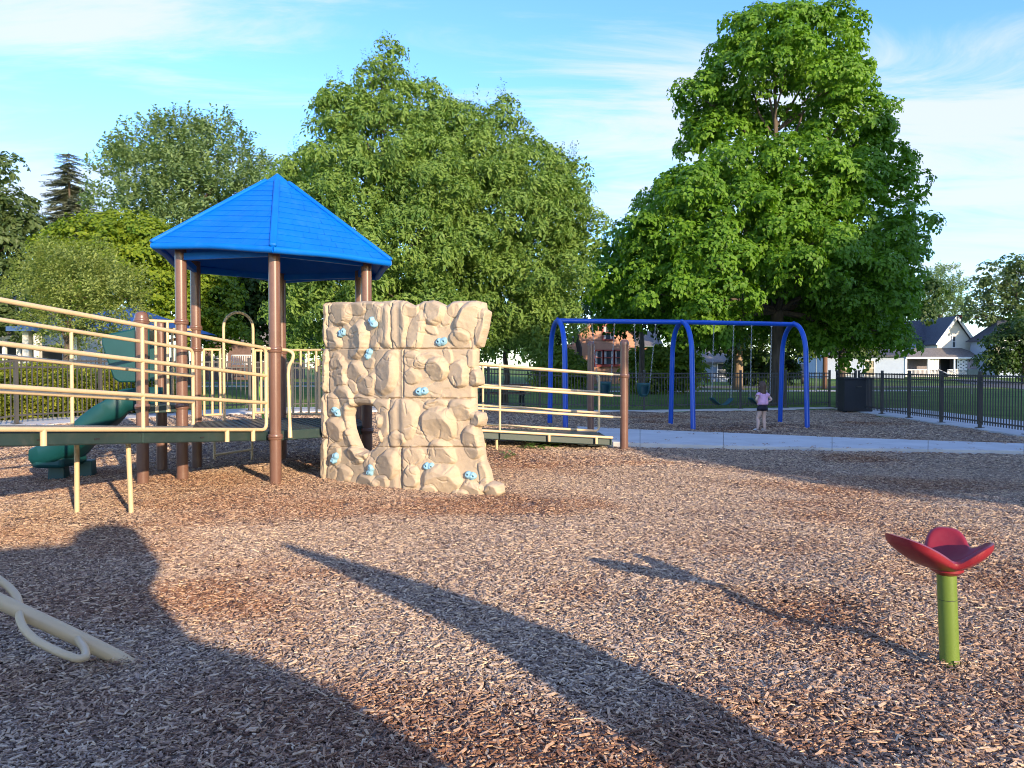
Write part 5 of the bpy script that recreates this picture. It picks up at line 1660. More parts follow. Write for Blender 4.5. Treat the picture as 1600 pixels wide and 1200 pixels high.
def crown_points(lobes, rc, per, mode, rng, fill=0.5, under=-0.35, sc=(0.8, 1.25)):
    pos, rot, scl, tint = [], [], [], []
    for (c, rx, ry, rz) in lobes:
        area = 4 * math.pi * ((rx * ry) ** 1.6 / 3 + (rx * rz) ** 1.6 / 3 + (ry * rz) ** 1.6 / 3) ** (1 / 1.6)
        nc = max(4, int(area / (math.pi * rc * rc * fill)))
        for i in range(nc):
            zc = 1 - 2 * (i + 0.5) / nc
            if zc < under and rng.random() < 0.75: continue
            a = i * 2.39996 + rng.uniform(-.35, .35); q = math.sqrt(max(0, 1 - zc * zc))
            dirv = np.array([q * math.cos(a), q * math.sin(a), zc + rng.uniform(-.08, .08)])
            depth = (rng.uniform(0.78, 1.12) if rng.random() < 0.8 else rng.uniform(0.45, 0.8))
            cc = np.array(c) + dirv * np.array((rx, ry, rz)) * depth
            rcl = rc * rng.uniform(0.6, 1.3); tcl = rng.normal(0.5, 0.16)
            m = max(3, int(per * (rcl / rc) ** 2))
            u = rng.normal(size=(m, 3)); u /= np.linalg.norm(u, axis=1)[:, None]
            u[:, 2] = np.abs(u[:, 2]) * 0.9 - 0.25
            u = u + dirv * 0.45; u /= np.linalg.norm(u, axis=1)[:, None]
            p = cc + u * rcl * (rng.uniform(0.45, 1.0, (m, 1)) ** 0.5) * np.array((1, 1, 0.72))
            pos.append(p)
            az = np.arctan2(u[:, 1], u[:, 0]) + rng.normal(0, 0.5, m)
            if mode in ('dome', 'tuft'):
                tilt = np.arccos(np.clip(u[:, 2] * 0.55 + 0.42, -1, 1))
                r3 = np.stack([0 * az, tilt, az], -1)
            elif mode == 'spray':
                el = np.clip(np.arcsin(np.clip(u[:, 2], -1, 1)) * 0.9 + 0.15 + rng.normal(0, 0.25, m), -0.9, 1.35)
                r3 = np.stack([rng.normal(0, 0.3, m), -el, az], -1)
            elif mode == 'up':
                r3 = np.stack([0 * az, np.clip(0.75 - 0.75 * u[:, 2] + rng.normal(0, .2, m), 0, 1.7), az], -1)
            else:
                r3 = np.stack([0 * az, rng.normal(0.1, 0.15, m), az], -1)
            rot.append(r3); scl.append(rng.uniform(*sc, m)); tint.append(np.clip(tcl + rng.normal(0, 0.13, m), 0, 1))
    return np.concatenate(pos), np.concatenate(rot), np.concatenate(scl), np.concatenate(tint)


def limb_mesh(mb, a, b, r0, r1, rng, bends=3, sag=0.0):
    a, b = Vector(a), Vector(b); pts_ = [a]; L = (b - a).length
    for i in range(1, bends):
        t = i / bends; p = a.lerp(b, t) + Vector((rng.uniform(-1, 1), rng.uniform(-1, 1), rng.uniform(-.5, .5))) * L * 0.06 + Vector((0, 0, sag * math.sin(t * math.pi)))
        pts_.append(p)
    pts_.append(b); n = len(pts_)
    # smooth
    sp = []
    for i in range(n - 1):
        p0, p1, p2, p3 = pts_[max(i - 1, 0)], pts_[i], pts_[i + 1], pts_[min(i + 2, n - 1)]
        for j in range(3):
            t = j / 3; sp.append(0.5 * ((2 * p1) + (p2 - p0) * t + (2 * p0 - 5 * p1 + 4 * p2 - p3) * t * t + (3 * p1 - p0 - 3 * p2 + p3) * t ** 3))
    sp.append(pts_[-1]); k = len(sp)
    mb.tube(sp, [r0 + (r1 - r0) * i / (k - 1) for i in range(k)], 8)


def tree(name, label, base, trunk_r, fork_h, lobes, leafkey, rc=0.5, per=14, mode='dome', fill=0.5, seed=1, group=None, bark='bark', cat='tree', sc=(0.8, 1.25), under=-0.35, limbs=True, twigs=2, top_r=0.45, shoots=None):
    rng = np.random.default_rng(seed)
    base = Vector((base[0], base[1], gz1(base[0], base[1]) if len(base) < 3 else base[2]))
    T = thing(name, label, cat, base, group)
    fork = base + Vector((0, 0, fork_h))
    topz = max(c[2] + rz * 0.5 for c, rx, ry, rz in lobes)
    cenx = sum(c[0] for c, *_ in lobes) / len(lobes); ceny = sum(c[1] for c, *_ in lobes) / len(lobes)
    mb = MB()
    tr = [base + Vector((0, 0, -0.2)), base + Vector((0, 0, 0.12)), base + Vector((0, 0, 0.6)), base.lerp(fork, 0.55) + Vector((rng.uniform(-.1, .1), rng.uniform(-.1, .1), 0)), fork]
    top = Vector((fork.x * 0.55 + cenx * 0.45, fork.y * .55 + ceny * .45, fork.z + (topz - fork.z) * 0.8))
    mid = fork.lerp(top, 0.5) + Vector((rng.uniform(-.2, .2), rng.uniform(-.2, .2), 0))
    mb.tube(tr + [mid, top], [trunk_r * 1.5, trunk_r * 1.25, trunk_r * 1.02, trunk_r * 0.92, trunk_r * 0.8, trunk_r * top_r, trunk_r * 0.10], 14)
    mb.build('trunk', M[bark], T, smooth=60)
    if limbs:
        mb = MB()
        for (c, rx, ry, rz) in lobes:
            c = Vector(c); t = min(0.95, max(0.0, (c.z - rz * 0.9 - fork.z) / max(0.1, top.z - fork.z)))
            st = fork.lerp(top, t * 0.8) if t > 0 else base.lerp(fork, 0.9)
            rr0 = trunk_r * (0.42 - 0.25 * t)
            limb_mesh(mb, st, c + Vector((0, 0, rz * 0.1)), rr0, rr0 * 0.28, rng, 3, 0.15)
            for _ in range(twigs):
                a = rng.uniform(0, 6.283); e = rng.uniform(-0.2, 0.9)
                limb_mesh(mb, st.lerp(c, rng.uniform(.6, 1)), c + Vector((math.cos(a) * rx * .8, math.sin(a) * ry * .8, e * rz * .8)), rr0 * 0.25, 0.008, rng, 2)
        mb.build('limbs', M[bark], T, smooth=60)
    p, r, s, t = crown_points(lobes, rc, per, mode, rng, fill, under, sc)
    o = points_object('crown', p, r, s, SPR[leafkey], {'tint': ('FLOAT', t), 'pick': ('INT', rng.integers(0, 4, len(p)))}, T)
    o['kind'] = 'stuff'
    if shoots:                      # upright twigs standing out of the top of the crown
        ps, rs, zs = [], [], []
        for (c, rx, ry, rz) in lobes:
            if c[2] < base.z + (topz - base.z) * 0.45: continue
            for _ in range(shoots[1]):
                a = rng.uniform(0, 6.283); e = rng.uniform(0.1, 1.0)
                ps.append((c[0] + math.cos(a) * rx * e, c[1] + math.sin(a) * ry * e, c[2] + rz * math.sqrt(max(0, 1 - e * e)) * 0.95)); rs.append((0, rng.uniform(0, .5) * e + .05, a)); zs.append(rng.uniform(.35, .8))
        q = points_object('shoots', ps, rs, np.array(zs), SPR[shoots[0]], {'tint': ('FLOAT', rng.uniform(.2, .8, len(ps))), 'pick': ('INT', rng.integers(0, 4, len(ps)))}, T); q['kind'] = 'stuff'
    return T


def LB(d, *specs):
    """lobes as (column, row, half width, half height, depth offset) of the photograph at distance d"""
    out = []
    for sp_ in specs:
        px, py, rx, ry = sp_[:4]; dd = sp_[4] if len(sp_) > 4 else 0
        c = P(px, py, d + dd); k = (d + dd) / FPX
        out.append((tuple(c), rx * k, (rx * 0.5 + ry * 0.5) * k, ry * k))
    return out


leafset('maple', 'dome', 15, 0.135, 0.14, 0.26, (0.034, 0.115, 0.011), (0.205, 0.370, 0.028))
leafset('cherry', 'tuft', 17, 0.145, 0.066, 0.27, (0.048, 0.130, 0.026), (0.265, 0.375, 0.080))
leafset('cherry_shoot', 'up', 20, 0.125, 0.052, 1.05, (0.048, 0.120, 0.026), (0.22, 0.32, 0.075))
leafset('silver', 'up', 12, 0.24, 0.13, 0.75, (0.065, 0.135, 0.050), (0.250, 0.335, 0.140))
leafset('yellow', 'dome', 16, 0.15, 0.15, 0.34, (0.045, 0.125, 0.008), (0.260, 0.320, 0.022))
leafset('crab', 'up', 13, 0.085, 0.045, 0.36, (0.060, 0.110, 0.026), (0.38, 0.44, 0.13))
leafset('oak', 'dome', 10, 0.26, 0.17, 0.38, (0.035, 0.075, 0.022), (0.14, 0.19, 0.065))
leafset('dark', 'dome', 14, 0.20, 0.19, 0.42, (0.014, 0.042, 0.009), (0.060, 0.115, 0.018))  # dark greens, also carrying the shade beneath the maple
leafset('needle', 'bough', 44, 0.26, 0.07, 1.1, (0.085, 0.115, 0.085), (0.24, 0.26, 0.18), 0.2)
leafset('hedge', 'up', 12, 0.075, 0.045, 0.26, (0.090, 0.150, 0.018), (0.46, 0.46, 0.055))
leafset('shade', 'dome', 9, 0.55, 0.55, 0.75, (0.03, 0.07, 0.01), (0.09, 0.16, 0.02))

# --- the two cherries behind the rock wall
tree('cherry_tree', 'tall feathery green cherry tree right behind the blue roof and rock wall', xy(P(622, 600, 24.5)), 0.20, 2.0,
     LB(24.5, (600, 100, 8, 26), (578, 128, 8, 22), (518, 165, 10, 22), (606, 145, 22, 34), (548, 185, 36, 44, -0.5), (650, 178, 36, 40, .4), (525, 240, 38, 46), (600, 225, 62, 54, -.8), (685, 225, 44, 50, .3), (560, 300, 80, 66, -1.5), (660, 290, 80, 66, -1.5),
        (464, 268, 20, 22, .5), (490, 310, 50, 56, .5), (520, 400, 66, 66, -1), (620, 390, 90, 66, -2), (475, 400, 36, 50, .3), (540, 480, 70, 56, -1), (630, 470, 80, 50, -1.8), (470, 480, 40, 54, 0), (700, 380, 60, 66, -1.2), (500, 545, 40, 30, 0)),
     'cherry', 0.46, 11, 'tuft', 0.56, 3, shoots=('cherry_shoot', 9), under=-0.6)
tree('cherry_tree', 'broad drooping cherry tree between the rock wall and the blue swing frame', xy(P(789, 600, 26.5)), 0.105, 1.7,
     LB(25.5, (786, 180, 10, 18), (898, 272, 10, 18), (735, 205, 30, 36), (785, 225, 34, 36), (760, 275, 56, 46, -.8), (828, 255, 30, 34, .3), (830, 305, 52, 46, -.5), (870, 290, 26, 36, .3), (882, 345, 24, 36), (780, 330, 74, 62, -1.6), (865, 360, 62, 62, -.8),
        (740, 410, 70, 62, -1.2), (830, 430, 74, 56, -1.2), (882, 415, 26, 40), (895, 365, 14, 30), (770, 490, 74, 46, -1), (850, 500, 46, 40, -.6), (715, 490, 50, 50, -.8), (720, 300, 40, 60, 0), (800, 545, 50, 24, -.3)),
     'cherry', 0.46, 11, 'tuft', 0.60, 4, shoots=('cherry_shoot', 8), under=-0.6)
# --- the big maple
tree('maple_tree', 'huge tall maple tree with clumped crown standing behind the swings', xy(P(1213, 600, 29.5)), 0.29, 4.0,
     LB(29.5, (1235, 44, 48, 30), (1185, 70, 48, 44, -.8), (1290, 66, 46, 46, .3), (1318, 112, 28, 36), (1150, 118, 44, 42), (1230, 105, 60, 46, -1.6), (1290, 145, 50, 44, -.8), (1100, 160, 38, 34), (1140, 195, 50, 34, .8), (1190, 190, 24, 18, 1.2), (1240, 200, 20, 22, 1.5), (1338, 125, 10, 20),
        (1115, 222, 40, 34, .4), (1310, 205, 46, 46, -.6), (1362, 215, 30, 36, .2), (1255, 265, 66, 46, -1.9), (1160, 275, 56, 40, -1.4), (1078, 288, 34, 26, -.3), (1090, 320, 60, 50, -2.2), (1038, 322, 28, 28), (1150, 350, 62, 54, -2.6), (1225, 345, 62, 54, -2.2), (1290, 310, 60, 54, -1.6),
        (1350, 285, 56, 54, -.4), (1402, 285, 34, 36), (994, 378, 30, 34), (1040, 385, 60, 50, -2), (1110, 410, 60, 46, -3.2), (1270, 385, 62, 46, -2.8), (1340, 370, 66, 60, -1.2), (1405, 370, 34, 46), (1000, 440, 56, 46, -1.2), (1060, 460, 56, 40, -3.0), (1120, 475, 46, 36, -3.6),
        (1250, 430, 52, 42, -3.4), (1190, 420, 40, 40, -2.4), (1330, 450, 76, 60, -1.2), (1392, 455, 38, 44, -.2), (960, 430, 26, 60, .4), (965, 482, 30, 26), (1020, 490, 40, 26, -1.6), (1090, 520, 40, 24, -2.6), (1150, 508, 34, 24, -2.6), (1290, 515, 50, 36, .6), (1340, 535, 54, 34, -.2), (1392, 530, 30, 26), (1100, 480, 120, 50, 2.5), (1300, 460, 110, 60, 2.8)),
     'maple', 0.60, 13, 'dome', 0.60, 5, under=-0.45, twigs=1)
# --- left background
tree('silver_maple_tree', 'grey-green maple tree with upright shoots rising behind the blue roof on the left', xy(P(285, 600, 46)), 0.40, 4.5,
     LB(46, (230, 245, 44, 36), (290, 240, 52, 34), (345, 250, 48, 34), (385, 290, 34, 36), (190, 285, 34, 34), (250, 290, 64, 44, -1.5), (330, 300, 60, 44, -1.5), (215, 340, 52, 40), (290, 350, 64, 42, -2), (360, 350, 48, 40), (265, 215, 26, 22), (325, 222, 22, 22), (400, 330, 34, 50, 1), (330, 395, 90, 40), (420, 390, 40, 50)),
     'silver', 0.85, 11, 'up', 0.55, 6)
sp0 = P(112, 600, 54)
ST = thing('spruce_tree', 'sparse dark spruce tree with drooping boughs against the sky on the left', 'tree', (sp0.x, sp0.y, gz1(sp0.x, sp0.y)))
zt_ = P(112, 236, 54).z
MB().tube([(sp0.x, sp0.y, -0.2), (sp0.x, sp0.y, 4), (sp0.x, sp0.y, zt_)], [0.32, 0.24, 0.02], 10).build('trunk', M['bark'], ST, smooth=60)
rng = np.random.default_rng(8)
pp_, rr_2, ss_, tt_ = [], [], [], []
bo_ = MB()
for lv in range(60):
    t = lv / 59; z = zt_ - 0.2 - t * (zt_ - 4.5); R = 0.25 + 3.7 * t ** 0.9
    for k in range(rng.integers(4, 7)):
        a = rng.uniform(0, 6.283); Lr = R * rng.uniform(0.6, 1.12)
        n_ = max(3, int(Lr / 0.17))
        bo_.tube([(sp0.x, sp0.y, z), (sp0.x + math.cos(a) * Lr * .5, sp0.y + math.sin(a) * Lr * .5, z - 0.16 * Lr), (sp0.x + math.cos(a) * Lr, sp0.y + math.sin(a) * Lr, z - 0.22 * Lr)], [0.022, 0.014, 0.005], 5)
        for j in range(n_):
            f = (j + 0.3) / n_
            pp_.append((sp0.x + math.cos(a) * Lr * f * .8, sp0.y + math.sin(a) * Lr * f * .8, z - 0.27 * Lr * f * .8 + 0.0)); rr_2.append((0, rng.normal(0.12, .12), a + rng.normal(0, .45))); ss_.append(rng.uniform(.75, 1.25) * (0.5 + 0.5 * min(1, Lr))); tt_.append(np.clip(rng.normal(.5, .25), 0, 1))
bo_.build('boughs', mat('grey_green_bough', (0.10, 0.115, 0.085), .9, .2), ST, smooth=0)
co = points_object('crown', pp_, rr_2, np.array(ss_), SPR['needle'], {'tint': ('FLOAT', tt_), 'pick': ('INT', rng.integers(0, 4, len(pp_)))}, ST); co['kind'] = 'stuff'
tree('yellow_maple_tree', 'rounded yellow-green maple tree left of the blue roof', xy(P(195, 600, 35)), 0.26, 2.0,
     LB(35, (160, 365, 44, 24), (205, 372, 50, 30), (120, 400, 44, 30), (170, 410, 64, 40, -1.5), (240, 410, 50, 44, -.6), (275, 440, 50, 50, 0), (210, 460, 66, 44, -1.5), (270, 495, 50, 40, -.5), (325, 470, 44, 44, .8), (135, 455, 50, 44, -.5), (340, 525, 40, 30, 1)),
     'yellow', 0.75, 12, 'dome', 0.5, 9)
tree('crabapple_tree', 'olive crabapple tree with fine leaves in front of the tan pavilion', xy(P(104, 600, 21.5)), 0.11, 1.4,
     LB(21.5, (76, 425, 36, 26), (120, 425, 46, 30), (56, 452, 24, 24), (90, 465, 56, 40, -.6), (150, 460, 44, 36, -.3), (88, 508, 24, 26, -.3), (120, 510, 56, 32, -.6), (180, 495, 34, 34), (195, 465, 24, 26), (110, 540, 34, 16)),
     'crab', 0.42, 15, 'up', 0.42, 10)
tree('oak_tree', 'dark oak tree cut off by the left picture edge', xy(P(-45, 600, 42)), 0.4, 3.0,
     LB(42, (0, 270, 30, 14), (-20, 300, 30, 26), (10, 340, 40, 30), (-40, 350, 60, 50), (25, 385, 28, 28), (-20, 410, 60, 44), (10, 450, 40, 30), (-60, 450, 60, 60), (-30, 510, 60, 40)),
     'oak', 0.85, 12, 'dome', 0.55, 11)
tree('pale_tree', 'pale grey-green tree below the spruce at the far left', xy(P(85, 600, 60)), 0.3, 3.0,
     LB(60, (60, 385, 30, 16), (85, 400, 34, 22), (45, 415, 34, 24), (100, 425, 30, 24)), 'silver', 0.9, 9, 'up', 0.6, 12)
tree('shade_tree', 'dark leafy tree between the yellow-green maple and the cherry, seen beneath the blue roof', xy(P(400, 600, 40)), 0.25, 3.2,
     LB(40, (350, 450, 50, 40), (410, 440, 56, 44), (455, 470, 46, 44), (385, 485, 60, 36), (440, 520, 44, 30), (340, 500, 40, 34, 1)), 'dark', 0.8, 12, 'dome', 0.55, 13)
# --- behind the maple and on the right: trunks in view below dark crowns
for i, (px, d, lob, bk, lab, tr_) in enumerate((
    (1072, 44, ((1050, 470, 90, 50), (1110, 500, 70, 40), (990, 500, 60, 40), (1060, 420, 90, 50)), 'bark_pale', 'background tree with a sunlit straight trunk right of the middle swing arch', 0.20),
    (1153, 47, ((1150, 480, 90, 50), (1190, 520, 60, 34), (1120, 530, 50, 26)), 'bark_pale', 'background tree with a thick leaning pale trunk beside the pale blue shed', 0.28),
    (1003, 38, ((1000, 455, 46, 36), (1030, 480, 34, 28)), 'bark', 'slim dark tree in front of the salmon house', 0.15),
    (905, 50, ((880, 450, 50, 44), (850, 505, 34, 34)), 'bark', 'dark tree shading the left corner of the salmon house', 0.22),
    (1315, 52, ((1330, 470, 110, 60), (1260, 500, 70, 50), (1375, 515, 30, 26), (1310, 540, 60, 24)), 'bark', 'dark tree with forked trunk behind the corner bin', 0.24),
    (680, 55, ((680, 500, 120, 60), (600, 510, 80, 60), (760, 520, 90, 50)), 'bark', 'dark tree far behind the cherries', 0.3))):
    tree('background_tree', lab, xy(P(px, 600, d)), tr_, 2.6, LB(d, *lob), 'dark', 0.9, 12, 'dome', 0.55, 20 + i, 'trees across the street', bk, twigs=0)  # these crowns take darkened leaves for the shade under the maple
tree('birch_tree', 'light green tree rising behind the white house roof', xy(P(1468, 600, 125)), 0.4, 5,
     LB(125, (1470, 440, 18, 18), (1455, 470, 26, 22), (1485, 470, 18, 20), (1470, 500, 34, 24)), 'silver', 1.2, 10, 'up', 0.6, 30, sc=(1.3, 2.0))
tree('locust_tree', 'dark open-crowned tree at the right edge above the far roof', xy(P(1590, 600, 88)), 0.4, 6,
     LB(88, (1570, 435, 36, 18), (1600, 425, 40, 20), (1540, 450, 24, 14), (1555, 475, 40, 16), (1610, 470, 46, 30), (1530, 495, 22, 12), (1570, 500, 40, 12), (1640, 450, 50, 40)), 'oak', 1.3, 9, 'dome', 0.75, 31, sc=(1.2, 1.8), under=-.2)
tree('young_tree', 'low dark green tree in front of the houses at the right edge', xy(P(1600, 600, 58)), 0.14, 1.4,
     LB(58, (1584, 545, 28, 20), (1612, 525, 36, 30), (1560, 568, 16, 12), (1598, 574, 38, 16), (1650, 550, 36, 36)), 'dark', 0.8, 12, 'dome', 0.55, 32)

# shrubs of the hedge behind the left fence, each its own bush
def bush(name, label, px, d, w, h, key, seed, group=None, rc=0.22, per=12, mode='up'):
    p = P(px, 600, d); z = gz1(p.x, p.y); rng = np.random.default_rng(seed)
    T = thing(name, label, 'shrub', (p.x, p.y, z), group)
    lobes = [((p.x + rng.uniform(-.3, .3) * w, p.y + rng.uniform(-.2, .2) * w, z + h * rng.uniform(.35, .6)), w * .42, w * .36, h * .45) for _ in range(4)]
    mb = MB()
    for c, *_ in lobes: limb_mesh(mb, (p.x, p.y, z - .05), c, .018, .006, rng, 2)
    mb.build('stems', M['bark'], T, smooth=0)
    a = crown_points(lobes, rc, per, mode, rng, 0.45, -0.7, (0.8, 1.3))
    o = points_object('foliage', a[0], a[1], a[2], SPR[key], {'tint': ('FLOAT', a[3]), 'pick': ('INT', rng.integers(0, 4, len(a[0])))}, T); o['kind'] = 'stuff'


HEDGE_LABELS = ['yellow-green hedge shrub cut off by the left picture edge', 'yellow-green hedge shrub behind the left fence, second from the left edge', 'yellow-green hedge shrub in front of the red trash barrel', 'yellow-green hedge shrub below the left tan pavilion pillar', 'yellow-green hedge shrub in front of the red picnic table', 'yellow-green hedge shrub just above the slide chute', 'yellow-green hedge shrub hidden behind the slide and brown post']
for i, (px, d, w, h) in enumerate(((-40, 15.9, 1.3, .95), (15, 16.5, 1.2, .92), (62, 17.0, 1.2, .88), (105, 17.5, 1.2, .84), (145, 18.0, 1.1, .8), (182, 18.4, 1.1, .78), (216, 18.9, 1.1, .75))):
    bush('hedge_shrub', HEDGE_LABELS[i], px, d, w, h, 'hedge', 40 + i, 'shrubs of the hedge behind the left fence')
bush('lilac_bush', 'leafy green bush under the maple, left of the sunlit trunk', 1035, 41, 2.6, 2.4, 'yellow', 50, rc=.5, per=9, mode='dome')
bush('corner_bush', 'leafy bush beside the salmon house porch', 872, 47, 2.2, 2.2, 'yellow', 51, rc=.5, per=9, mode='dome')
bush('yard_bush', 'dark bush left of the maple trunk far across the street', 1190, 56, 3.0, 2.2, 'dark', 52, rc=.5, per=9, mode='dome')

# weeds at the foot of the right ramp
def weed(px, py, s, seed, label):
    p = G(px, py); r = random.Random(seed)
    T = thing('weed', label, 'plant', (p.x, p.y, 0), 'weeds at the foot of the right ramp')
    m_ = M['weed']
    mb = MB()
    nst = r.randint(4, 6)
    tips = []
    for i in range(nst):
        a = r.uniform(0, 6.28); h = s * r.uniform(.5, 1); tip = Vector((p.x + math.cos(a) * s * .7, p.y + math.sin(a) * s * .5, h)); tips.append((tip, a))
        mb.tube([(p.x, p.y, -0.02), (p.x + math.cos(a) * s * .25, p.y + math.sin(a) * s * .2, h * .75), tip], [0.005, 0.004, 0.002], 5)
    mb.build('stem', m_, T, smooth=0)
    for tip, a in tips:
        for k in range(5):
            vs, fs = [], []
            b = a + (k - 2) * 0.8; leaf(vs, fs, tip - Vector((0, 0, r.uniform(0, .4) * s)), Vector((math.cos(b), math.sin(b), r.uniform(-.3, .35))), Vector((0, 0, 1)), s * r.uniform(.45, .7), s * r.uniform(.3, .45), .15, True)
            MB().add(vs, fs).build('leaf', m_, T, smooth=0)


M['weed'] = mat('weed_leaf', (0.09, 0.17, 0.03), 0.5, 0.25, 12)
WL = ['leafy weed left in the clump under the right ramp', 'leafy weed in the middle of the clump under the right ramp', 'tallest leafy weed in the clump under the right ramp', 'leafy weed right of the clump under the right ramp', 'leafy weed under the right ramp near its last bracket', 'small weed closest to the brown ramp end post', 'small weed at the foot of the rock wall beside the right ramp']
for i, (px, py, s) in enumerate(((818, 708, .17), (838, 706, .2), (856, 704, .22), (876, 700, .18), (902, 698, .2), (926, 696, .13), (790, 718, .14))):
    weed(px, py, s, 60 + i, WL[i])
# ------------------------------------------------------------------ houses and street things
def window(root, c, w, h, axis, out, frame=M['white'], sash=True, curtain=False, fw=0.09):
    """a framed window on a wall; axis = along the wall, out = wall normal"""
    c, a, o_, U = Vector(c), Vector(axis), Vector(out), Vector((0, 0, 1))
    mb = MB()
    for (s, l) in ((-1, h), (1, h)):
        mb.bar(c + a * s * w / 2 - U * (l / 2 + fw / 2) + o_ * .04, c + a * s * w / 2 + U * (l / 2 + fw / 2) + o_ * .04, fw, 0.09, tuple(o_))
    for s in (-1, 1):
        mb.bar(c + U * s * h / 2 - a * (w / 2 - fw / 2 - .001) + o_ * .04, c + U * s * h / 2 + a * (w / 2 - fw / 2 - .001) + o_ * .04, 0.09, fw)
    if sash: mb.bar(c - a * (w / 2 - fw / 2 - .001) + o_ * .03, c + a * (w / 2 - fw / 2 - .001) + o_ * .03, 0.06, fw * .6)
    f = mb.build('window', frame, root, smooth=0)
    v = [c - a * w / 2 - U * h / 2 + o_ * .012, c + a * w / 2 - U * h / 2 + o_ * .012, c + a * w / 2 + U * h / 2 + o_ * .012, c - a * w / 2 + U * h / 2 + o_ * .012]
    MB().add(v, [(0, 1, 2, 3)]).build('pane', M['glass'], f, smooth=0)
    if curtain:
        for s in (-1, 1):
            x0, x1 = s * w * .46, s * w * .2
            v = [c + a * min(x0, x1) - U * h * .42 + o_ * .02, c + a * max(x0, x1) - U * h * .42 + o_ * .02, c + a * max(x0, x1) + U * h * .44 + o_ * .02, c + a * min(x0, x1) + U * h * .44 + o_ * .02]
            MB().add(v, [(0, 1, 2, 3)]).build('curtain', M['curtain'], f, smooth=0)
    return f


def siding(root, name, m_, x0, x1, y, z0, z1, board=0.2, clip=None):
    """overlapping boards on a wall facing -Y"""
    mb = MB(); n = max(1, int((z1 - z0) / board))
    for i in range(n):
        a, b = z0 + i * board, min(z1, z0 + (i + 1) * board)
        xa, xb = (x0, x1) if not clip else clip(b)
        if xb - xa < .1: continue
        mb.add([(xa, y - .03, a), (xb, y - .03, a), (xb, y - .006, b), (xa, y - .006, b), (xa, y, a), (xb, y, a)], [(0, 1, 2, 3), (0, 4, 5, 1)])
    return mb.build(name, m_, root, smooth=0)


# --- white house with porch on the right
d = 90.0
wl_, wr_ = P(1464, 600, d).x, P(1517, 600, d).x; zg = gz1(44, d)
WH = thing('white_house', 'white wooden house with steep lit gable and dark-roofed front porch on the right', 'house', ((wl_ + wr_) / 2, d, zg))
ze, zp = P(1464, 534, d).z, P(1490, 497, d).z
mx_ = (wl_ + wr_) / 2; dep = 9.0
mb = MB(); mb.add([(wl_, d, zg), (wr_, d, zg), (wr_, d, ze), (mx_, d, zp), (wl_, d, ze), (wl_, d + dep, zg), (wr_, d + dep, zg), (wr_, d + dep, ze), (mx_, d + dep, zp), (wl_, d + dep, ze)],
       [(0, 1, 2, 3, 4), (9, 8, 7, 6, 5), (0, 4, 9, 5), (1, 6, 7, 2)])
mb.build('wall', M['cream'], WH, smooth=0)
siding(WH, 'gable_siding', M['cream'], wl_, wr_, d, P(1490, 553, d).z, zp - .1, .16, lambda z: (wl_, wr_) if z < ze else (wl_ + (z - ze) / (zp - ze) * (mx_ - wl_), wr_ - (z - ze) / (zp - ze) * (wr_ - mx_)))
for s, x in ((-1, wl_), (1, wr_)):
    a = Vector((mx_, d - .5, zp + .08)); k = 1.18
    b = Vector((mx_ + (x - mx_) * k, d - .5, zp + (ze - zp) * k + .08)); Y = Vector((0, dep + 1, 0)); t = Vector((0, 0, .16))
    MB().add([a, b, b + Y, a + Y, a + t, b + t, b + Y + t, a + Y + t], [(0, 1, 2, 3), (7, 6, 5, 4), (0, 4, 5, 1), (1, 5, 6, 2), (2, 6, 7, 3)]).build('roof', M['roof_dark'], WH, smooth=0)
    MB().bar(a + Vector((0, -.03, .03)), b + Vector((0, -.03, .03)), .07, .30).build('barge_board', M['white'], WH, smooth=0)
cz = P(1500, 497, d).z; MB().box((P(1501, 497, d + 2).x, d + 2.5, cz - .1), (.6, .6, 1.3)).build('chimney', M['maroon'], WH, smooth=0)
window(WH, P(1490, 534, d) + Vector((0, -.03, 0)), .42, 1.35, (1, 0, 0), (0, -1, 0))
# side wing to the left
xl = P(1418, 600, d).x
mb = MB(); z1 = P(1430, 533, d + 3).z
mb.add([(xl, d + 3, zg), (wl_, d + 3, zg), (wl_, d + 3, z1), (xl, d + 3, z1), (xl, d + 9, zg), (xl, d + 9, z1)], [(0, 1, 2, 3), (0, 3, 5, 4)])
mb.build('wing_wall', M['pale_blue_shaded'], WH, smooth=0)
mb = MB(); mb.add([(xl - .4, d + 2.6, z1), (wl_ + .3, d + 2.6, z1), (mx_, d + 6.2, zp - .1), (xl - .4, d + 6.2, zp - .1), (xl - .4, d + 2.6, z1 + .12), (wl_ + .3, d + 2.6, z1 + .12), (mx_, d + 6.2, zp + .03), (xl - .4, d + 6.2, zp + .03)],
       [(3, 2, 1, 0), (4, 5, 6, 7), (0, 1, 5, 4), (3, 0, 4, 7)]); mb.build('wing_roof', M['roof_dark'], WH, smooth=0)
# porch
px0, px1, pd = P(1413, 600, d - 2.4).x, P(1537, 600, d - 2.4).x, d - 2.4
zpe = P(1480, 559, pd).z; zpt = P(1490, 545, d).z; zf = P(1480, 589, pd).z
mb = MB(); mb.add([(px0, pd - .3, zpe), (px1, pd - .3, zpe), (px1 - 1.2, d, zpt), (px0 + 2.4, d, zpt), (px0, pd - .3, zpe + .1), (px1, pd - .3, zpe + .1), (px1 - 1.2, d, zpt + .1), (px0 + 2.4, d, zpt + .1), (px1, d + 2.4, zpe), (px0, d + 2.4, zpe), (px0, d + 2.4, zpe + .1), (px1, d + 2.4, zpe + .1)],
       [(3, 2, 1, 0), (4, 5, 6, 7), (0, 1, 5, 4), (5, 11, 6), (4, 7, 10)]); mb.build('porch_roof', M['roof_grey'], WH, smooth=0)
MB().bar((px0, pd - .3, zpe - .02), (px1, pd - .3, zpe - .02), .08, .2).build('fascia', M['white'], WH, smooth=0)
